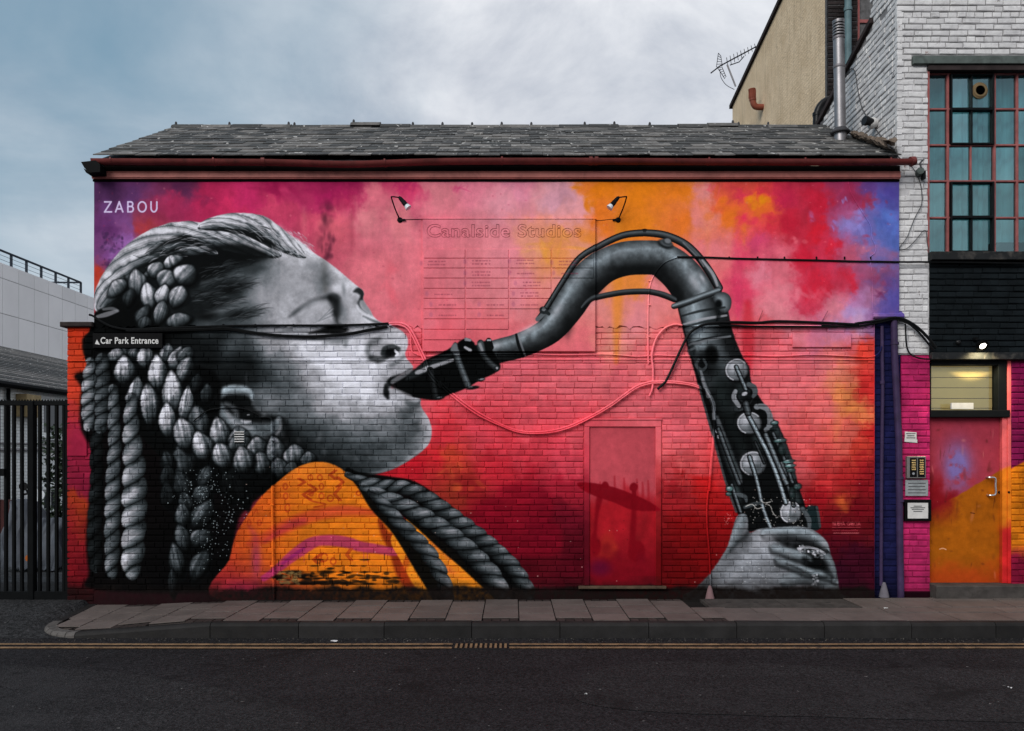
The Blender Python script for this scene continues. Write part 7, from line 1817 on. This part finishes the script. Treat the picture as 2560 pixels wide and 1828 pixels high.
sheet('notice', 2264, 2293, 1080, 1098, 'paper', 'torn white paper notice, highest on the magenta pier', 'notice', lines=3, rot=2)
sheet('notice', 2263, 2295, 1097, 1106, 'paper', 'torn strip of white paper just under the highest notice', 'notice', rot=3)
sheet('notice', 2265, 2322, 1200, 1240, 'paper_grey', 'grey plastic covered notice below the intercom', 'notice', lines=4)
ic_ = thing('intercom', 'steel intercom panel with two columns of brass buttons on the magenta pier', 'intercom', (wx(2290), .0, wz(1194)))
MB().box(wx(2266), wx(2313), -.02, FYW-.002, wz(1196), wz(1141), .004).build('panel', 'intercom', ic_)
for cx in (2282, 2302):
    MB().box(wx(cx-9), wx(cx+8), -.0225, -.0195, wz(1193), wz(1145)).build('button_plate', 'sign_black', ic_)
    for k in range(7):
        if cx == 2282 and k > 4: continue
        MB().box(wx(cx-5), wx(cx+5), -.028, -.022, wz(1153+k*5.6), wz(1150+k*5.6), .001).build('button', 'brass', ic_)
MB().lathe([(.018, 0), (.016, .01)], (wx(2281), -.02, wz(1184)), (0, -1, 0), 12).build('camera_eye', 'chrome', ic_)
fn = thing('framed_notice', 'white notice in a thick black frame, lowest on the magenta pier', 'notice', (wx(2294), .0, wz(1304)))
MB().box(wx(2261), wx(2327), -.02, FYW-.002, wz(1303), wz(1249), .006).build('frame', 'sign_black', fn)
MB().grid(lambda u, v: (wx(2267)+(wx(2318)-wx(2267))*u, -.022-.004*random.random(), wz(1296)+(wz(1257)-wz(1296))*v), 5, 5).build('sheet', 'paper', fn, True)
for b, w in ((1265, .2), (1269, .36), (1273, .3), (1278, .22)):
    x0, x1 = 2292-51*w, 2292+51*w
    MB().add([(wx(x0), -.0275, wz(b+1)), (wx(x1), -.0275, wz(b+1)), (wx(x1), -.0275, wz(b-.8)), (wx(x0), -.0275, wz(b-.8))], [(0, 1, 2, 3)]).build('text_line', 'ink', fn)
# bracket with camera under the gutter end, floodlight on the side wall
cm = thing('bracket_camera', 'small grey camera hanging from a bracket on the white pier by the gutter end', 'camera', (wx(2300), -.0, wz(440)))
MB().tube([(wx(2268), -.05, wz(404)), (wx(2306), -.05, wz(403))], .006, 6).build('bracket', 'grey_cable', cm)
MB().tube([(wx(2302), -.05, wz(404)), (wx(2295), -.05, wz(412)), (wx(2298), -.05, wz(424))], .012, 8).build('arm', 'grey_cable', cm)
MB().lathe([(.045, 0), (.05, .03), (.045, .08), (.02, .085)], (wx(2299), .02, wz(432)), (-.2, -1, .1), 14).build('body', 'lintel', cm, True)
MB().box(wx(2304), wx(2310), -.05, .02, wz(450), wz(430)).build('lead', 'black_cable', cm)
flt = thing('flood_light', 'small black and white flood light on the white side wall above the roof', 'lamp', (XL-.05, .9, 6.36))
Yf = .62; xf = XL
fz = wz(308, Yf)
MB().lathe([(.05, 0), (.075, .05), (.07, .10)], (xf, Yf, fz), (-1, 0, 0), 14).build('mount', 'paper', flt, True)
MB().lathe([(.045, .08), (.05, .10), (.05, .17), (.062, .175), (.062, .22)], (xf+.02, Yf, fz-.01), (-1, -.25, .12), 14).build('body', 'moto_black', flt, True)
wv = [(XL-.012, y, z) for y, z in ((1.72, 7.35), (1.45, 7.36), (1.3, 7.25), (1.22, 7.0), (1.1, 6.7), (.95, 6.5), (.75, 6.3), (.45, 6.0), (.12, 5.72))]+[(XL+.02, -.01, 5.55), (wx(2290), 0.01, wz(412))]
MB().tube(crv(wv, 5), .006, 6).build('grey_wire', 'grey_cable', None, True, 'thin wire hanging down the white side wall above the roof', 'cable')

# ---------------------------------------------------------------- flue
fx, fy, fz0 = 4.60, 1.15, 6.22
fu = thing('metal_flue', 'shiny steel flue pipe with slotted cowl standing on the slate roof', 'flue', (fx, fy, fz0))
top = Vector((4.555, 1.1, 7.86)); bot = Vector((fx, fy, fz0)); ax = (top-bot).normalized(); H_ = (top-bot).length
MB().lathe([(.086, -.12), (.086, .12), (.082, .14)], bot, ax, 20).build('base', 'steel', fu, True)
MB().lathe([(.13, .10), (.135, .115), (.09, .16), (.085, .17)], bot, ax, 20).build('flashing_collar', 'lead', fu, True)
MB().lathe([(.076, .14), (.076, H_*.5), (.073, H_*.52), (.075, H_*.56), (.076, H_*.86)], bot, ax, 20).build('pipe', 'steel', fu, True)
for h in (.62, .86): MB().lathe([(.080, H_*h-.02), (.083, H_*h-.012), (.083, H_*h+.012), (.080, H_*h+.02)], bot, ax, 20).build('band', 'steel_dull', fu, True)
MB().lathe([(.066, H_*.86), (.066, H_*.99)], bot, ax, 16).build('cowl_core', 'black_metal', fu, True)
for k in range(5):
    h = H_*(.885+.024*k); MB().lathe([(.078, h), (.080, h+.006), (.080, h+.02), (.070, h+.024)], bot, ax, 20).build('cowl_ring', 'steel', fu, True)
MB().lathe([(.082, H_*.995), (.082, H_*1.005), (.05, H_*1.012)], bot, ax, 20).build('cap', 'steel', fu, True)
MB().tube([bot+ax*H_*.62+Vector((.07, 0, 0)), Vector((XL, 1.75, 7.36))], .006, 6).build('stay', 'grey_cable', fu)
MB().tube([(fx-.2, fy-.1, fz0-.12), (fx+.02, fy-.17, fz0-.16), (fx+.2, fy-.02, fz0-.07)], .02, 8).build('lead_apron', 'lead', fu, True)
# black soil pipe bend behind the parapet
sp = [( wx(2042, 3.0), 3.0, wz(330, 3.0)), (wx(2043, 3.0), 3.0, wz(290, 3.0)), (wx(2050, 3.0), 3.0, wz(268, 3.0)), (wx(2064, 3.0), 3.0, wz(254, 3.0)), (wx(2085, 3.0), 3.0, wz(247, 3.0))]
soil = thing('soil_pipe', 'thick black soil pipe bending beside the parapet of the white building', 'pipe', sp[0])
MB().tube(crv(sp, 6), .065, 12).build('pipe', 'moto_black', soil, True)
MB().lathe([(.075, 0), (.075, .05)], sp[1], (0, 0, 1), 12).build('collar', 'moto_black', soil, True)

# ================================================================ BUFF BUILDING BEHIND
TX, TY0, TY1 = 6.02, 5.5, 12.2
tb = thing('buff_building', 'tall buff brick building behind the roof with a dark brick front', 'building', (8, 8, 0))
ga = MB(); ga.prism([(TY0, 0), (TY1, 0), (TY1, 11.35), (TY0, 12.35)], 'x', TX, TX+.35); ga.build('gable_wall', 'tan_wall', tb)
vg_ = MB(); vg_.prism([(TY0-.05, 12.34), (TY1+.12, 11.32), (TY1+.12, 11.42), (TY0-.05, 12.44)], 'x', TX-.06, TX+.4); vg_.build('verge', 'coping', tb)
MB().box(TX+.001, 12, TY0-.16, TY0-.004, 4, 13).build('front_wall', 'grey_mortar', tb)
fwb = [o for o in tb.children if o.name.startswith('front_wall')][0]
brick_wall(fwb, (TX-.004, TY0-.175, 0), 0, 1.2, 6.9, 10.6, 'dark_brick', 0, seed=51, holes=[(wx(2146, 5.3)-TX, 3, 8.0, 12)])
MB().box(wx(2146, 5.3), 9, TY0-.12, TY0-.1, 8.0, 10.6).build('window_pane', 'dark_glass', tb)
wf = MB(); wf.box(wx(2146, 5.3), wx(2149, 5.3), TY0-.2, TY0-.1, 8.0, 10.6); wf.box(wx(2150, 5.3), wx(2230, 5.3), TY0-.19, TY0-.1, wz(56, 5.3), wz(48, 5.3)); wf.build('window_frame', 'red_frame', tb)
MB().add([(wx(2150, 5.3), TY0-.125, 8), (9, TY0-.125, 8), (9, TY0-.125, 10.6), (wx(2150, 5.3), TY0-.125, 10.6)], [(0, 1, 2, 3)]).build('blind', 'teal_metal', tb)
MB().tube([(wx(2121, 5.2), 5.2, 6.8), (wx(2120, 5.2), 5.2, wz(30, 5.2)), (wx(2120, 5.2), 5.2, 10.8)], .065, 10).build('down_pipe', 'teal_metal', tb, True)
MB().lathe([(.078, 0), (.078, .06)], (wx(2120, 5.2), 5.2, wz(28, 5.2)), (0, 0, 1), 10).build('pipe_collar', 'teal_metal', tb, True)
# aerial and vent pipe on the buff gable
vY = 10.6
VPY = 9.43; d_ = VPY-CAMY
vz = EYE+(HZ-268)*d_/FPX
vp = thing('vent_pipe', 'terracotta vent pipe with a ribbed cap on the buff gable', 'pipe', (TX, VPY, vz))
MB().tube(crv([(TX+.02, VPY, vz), (TX-.10, VPY, vz), (TX-.19, VPY, vz+.02), (TX-.235, VPY, vz+.09), (TX-.25, VPY, vz+.18)], 5), .072, 14).build('elbow', 'terracotta_pipe', vp, True)
MB().lathe([(.085, 0), (.085, .03), (.072, .04), (.080, .24), (.088, .25), (.088, .27)], (TX-.25, VPY, vz+.16), (-.08, 0, 1), 14).build('cap', 'terracotta_pipe', vp, True)
for k in range(10):
    t = 2*math.pi*k/10; MB().box(TX-.262+.08*math.cos(t)-.008, TX-.262+.08*math.cos(t)+.008, VPY+.08*math.sin(t)-.008, VPY+.08*math.sin(t)+.008, vz+.21, vz+.40).build('rib', 'terracotta_pipe', vp)
aY = 12.3; 
def ap(px, py, Y=aY): return Vector((wx(px, Y), Y, wz(py, Y)))
ar = thing('tv_aerial', 'spindly television aerial on a mast at the corner of the buff gable', 'aerial', ap(1840, 215))
MB().tube([ap(1839, 216), ap(1818, 162)], .025, 8).build('mast', 'pole_grey', ar, True)
MB().tube([ap(1777, 183), ap(1800, 165), ap(1890, 117)], .018, 6).build('boom', 'aerial', ar)
MB().tube([ap(1825, 163), ap(1848, 155), ap(1860, 141)], .014, 6).build('brace', 'aerial', ar)
for k in range(9):
    t = k/8; p = ap(1818+70*t, 155-38*t); h = 11-4*t
    MB().tube([ap(1818+70*t-1.5, 155-38*t-h, aY-.25), ap(1818+70*t+1.5, 155-38*t+h, aY+.25)], .009, 5).build('director', 'aerial', ar)
for s in (0, 1):
    c = [(1796, 133), (1802, 140), (1806, 165), (1791, 168)] if s == 0 else [(1794, 170), (1805, 168), (1815, 192), (1812, 197)]
    pts = [ap(*q) for q in c]
    MB().tube(pts+[pts[0]], .010, 5).build('reflector_frame', 'aerial', ar)
    for k in range(1, 5):
        t = k/5; MB().tube([pts[0].lerp(pts[3], t), pts[1].lerp(pts[2], t)], .008, 5).build('reflector_rod', 'aerial', ar)
MB().tube(crv([ap(1800, 172), ap(1802, 192), ap(1815, 212), ap(1836, 224)], 5), .009, 5).build('lead', 'aerial', ar)

# ================================================================ GATE AND YARD ON THE LEFT
GY = .06
gt = thing('yard_gate', 'tall black steel bar gate closing the yard', 'gate', (wx(60), GY, -.02))
gx0, gx1 = wx(-700, GY), wx(167, GY)
MB().box(gx0, gx1, GY-.03, GY+.03, wz(1014, GY), wz(1003, GY), .004).build('top_rail', 'black_metal', gt)
MB().box(gx0, gx1, GY-.03, GY+.03, wz(1500, GY), wz(1478, GY), .004).build('bottom_rail', 'black_metal', gt)
MB().box(wx(66), wx(81), GY-.045, GY+.045, wz(1502, GY), wz(1004, GY), .005).build('stile', 'black_metal', gt)
MB().box(wx(-712), wx(-700), GY-.05, GY+.06, wz(1512, GY), wz(1000, GY), .005).build('post', 'black_metal', gt)
MB().box(wx(161), wx(173), GY-.05, GY+.06, wz(1512, GY), wz(1000, GY), .005).build('post', 'black_metal', gt)
for px in list(range(8, 66, 20))+[93, 114, 135, 154]+list(range(-12, -700, -20)):
    MB().box(wx(px)-.017, wx(px)+.017, GY-.02, GY+.02, wz(1478.3, GY), wz(1014.3, GY), .003).build('bar', 'black_metal', gt)
sk = MB()
for k in range(120):
    x = gx0+(gx1-gx0)*k/120; sk.add([(x, GY, wz(1003, GY)), (x+.035, GY, wz(1003, GY)), (x+.018, GY, wz(998, GY))], [(0, 1, 2)])
    sk.add([(x, GY+.006, wz(1003, GY)), (x+.035, GY+.006, wz(1003, GY)), (x+.018, GY+.006, wz(998, GY))], [(2, 1, 0)])
sk.build('spike_strip', 'black_metal', gt)
MB().box(wx(0), wx(10), GY-.06, GY-.02, wz(1190), wz(1172), .004).build('latch', 'black_metal', gt)
# low house with slate roof along the yard
hx, ex = -12.0, -11.85
hs = thing('yard_house', 'low white brick house with slate roof behind the gate', 'building', (-13.4, 12, 0))
MB().box(hx-.3, hx, 5.0, 22, -.1, 3.52).build('wall', 'far_white', hs)
MB().box(hx-5.6, hx-.31, 5.0, 22, -.1, 3.5).build('wall', 'far_white', hs)
hr = MB()
for k in range(22):
    a, b = k/22, (k+1)/22
    x0, x1 = ex-2.95*a, ex-2.95*b; z0, z1 = 3.52+1.46*a, 3.52+1.46*b
    hr.add([(x0+.01, 4.6, z0+.016), (x0+.01, 22, z0+.016), (x1, 22, z1+.004), (x1, 4.6, z1+.004), (x0+.01, 4.6, z0-.01), (x0+.01, 22, z0-.01)], [(0, 1, 2, 3), (4, 5, 1, 0)])
hr.build('roof', 'slate', hs)
MB().tube([(ex+.07, 4.6, 3.47), (ex+.07, 22, 3.47)], .08, 8).build('gutter', 'black_metal', hs)
MB().tube([(hx+.07, 9.2, 0), (hx+.07, 9.2, 3.4)], .045, 8).build('down_pipe', 'black_metal', hs)
MB().tube(crv([(hx+.04, 6, 2.0), (hx+.04, 9, 1.95), (hx+.04, 14, 1.98)], 4), .035, 6).build('conduit', 'pole_grey', hs)
MB().tube(crv([(hx+.04, 6, 2.15), (hx+.04, 9, 2.10), (hx+.04, 14, 2.12)], 4), .025, 6).build('conduit', 'pole_grey', hs)
def house_win(px0, px1, py0, py1):
    d0 = -hx*FPX/(1280-px0); d1 = -hx*FPX/(1280-px1); y0, y1 = d0+CAMY, d1+CAMY; dm = (d0+d1)/2
    z0, z1 = EYE+(HZ-py1)*dm/FPX, EYE+(HZ-py0)*dm/FPX
    w = MB().box(hx+.002, hx+.05, y0, y1, z0, z1).build('window', 'far_white', hs)
    n = 2
    for k in range(n):
        a = y0+.09+(y1-y0-.09)*k/n; b = a+(y1-y0-.09)/n-.07
        MB().box(hx+.045, hx+.06, a, b, z0+.10, z1-.08).build('pane', 'dark_glass', w)
    MB().box(hx+.0, hx+.14, y0-.07, y1+.07, z0-.09, z0-.002).build('sill', 'far_white', w)
house_win(100, 175, 1005, 1092); house_win(98, 134, 1190, 1215); house_win(100, 140, 1222, 1280)
MB().box(hx+.002, hx+.28, 9.6, 10.2, 2.75, 3.3, .01).build('utility_box', 'tan_box', None, label='tan utility box high on the white yard house', cat='box')
# clad block with roof railing
bxx = -22.0
pbk = thing('clad_block', 'pale grey panel clad block with a roof railing far left', 'building', (-24, 28, 0))
MB().box(bxx-10, bxx-.05, 14, 37, 0, 10.10).build('wall', 'panel_joint', pbk)
ys = [25.4+1.196*k for k in range(-6, 9)]
zs_ = [10.13, 9.47, 7.95, 6.48, 4.96, 3.45]
for y in ys:
    for k in range(5): MB().box(bxx-.06, bxx, y+.012, y+1.184, zs_[k+1]+.012, zs_[k]-.012).build('panel', 'panel_white', pbk)
rl = thing('roof_railing', 'dark blue railing on the roof of the clad block', 'railing', (-23.4, 26, 9.8))
rx = -23.4
py_ = [rx*-1*FPX/(1280-p)+CAMY for p in (-60, -12, 28, 66, 103, 139, 171, 202)]
for y in py_: MB().box(rx-.045, rx+.045, y-.045, y+.045, 9.8, 11.22).build('post', 'rail_blue', rl)
MB().box(rx-.04, rx+.04, py_[0], py_[-1], 11.17, 11.25).build('top_rail', 'rail_blue', rl)
for z in (10.4, 10.6, 10.8, 11.0): MB().tube([(rx, py_[0], z), (rx, py_[-1], z)], .010, 5).build('wire', 'rail_blue', rl)
MB().box(rx-3.0, rx, py_[-1]-.04, py_[-1]+.04, 11.17, 11.25).build('return_rail', 'rail_blue', rl)
# covered motorbike in the yard
mY = 3.0
def mp2(px, py): return Vector((wx(px, mY), mY, wz(py, mY)))
mb_ = thing('covered_motorbike', 'motorbike under a grey dust cover in the yard behind the gate', 'motorbike', (wx(110, mY), mY, 0))
rg = random.Random(8); cvn = np.random.default_rng(5); nzc = fbm(41, 61, 7, cvn, 3)
def cover(u, v):
    x = wx(30, mY)+(wx(185, mY)-wx(30, mY))*u
    h = .06+1.02*min(1, (u/.10))**.5*(1 if u < .32 else 1-.30*min(1, (u-.32)/.2)) if u < .97 else .5
    h = max(h, .1)
    a = (v-.5)*2
    y = mY+.42*a*(1+.25*(1-abs(a)))+.08*(nzc[int(v*40), int(u*60)]-.5)*2
    z = .02+h*(1-abs(a)**3.2)+.05*(nzc[int(v*40), int(u*60)]-.5)
    z += .03*math.sin(u*40+a*6)*(abs(a) > .3)
    return (x+.03*math.sin(z*9), y, max(z, 0.0))
MB().grid(cover, 60, 40).build('dust_cover', 'tarp', mb_, True)
MB().tube([mp2(55, 1238), mp2(88, 1228), mp2(100, 1262)], .02, 8).build('handlebar', 'moto_black', mb_, True)
MB().lathe([(.03, 0), (.10, .05), (.10, .08)], mp2(99, 1240), (.2, -1, .2), 14).build('headlamp', 'lens', mb_, True)
MB().lathe([(.02, 0), (.07, .03), (.07, .05)], mp2(62, 1216), (0, -1, 0), 12).build('mirror', 'moto_black', mb_, True)
MB().tube([mp2(62, 1216), mp2(72, 1240)], .012, 6).build('mirror_stem', 'moto_black', mb_)
MB().lathe([(.02, 0), (.06, .02), (.05, .08)], mp2(122, 1385)+Vector((0, -.5, 0)), (0, -1, 0), 10).build('indicator', 'orange_lamp', mb_, True)
lw = MB().box(wx(-120, 6), wx(40, 6), 6, 6.25, -.05, .92).build('low_wall', 'maroon_brick', None, label='low dark maroon brick wall behind the gate', cat='wall')
# ivy beside the pier inside the yard
iv = thing('ivy_bush', 'dark climbing bush behind the gate beside the pier', 'bush', (wx(160, 4), 4, 0))
st = MB(); rg = random.Random(2)
for k in range(5):
    x = wx(152+k*7, 4); st.tube(crv([(x, 4, 0), (x+rg.uniform(-.1, .1), 4, .8), (x+rg.uniform(-.15, .15), 4.1, 1.9)], 4), .018, 5)
st.build('stem', 'bark', iv)
lf = MB()
for k in range(900):
    c = Vector((wx(158, 4)+rg.gauss(0, .16), 4+rg.gauss(0, .14), rg.uniform(.3, 2.35)))
    a = Vector((rg.gauss(0, 1), rg.gauss(0, 1), rg.gauss(0, 1))).normalized()*.05; b = a.orthogonal().normalized()*.028
    lf.add([c-a, c+b, c+a, c-b], [(0, 1, 2, 3)])
lf.build('foliage', 'leaf_dark', iv, kind='stuff')
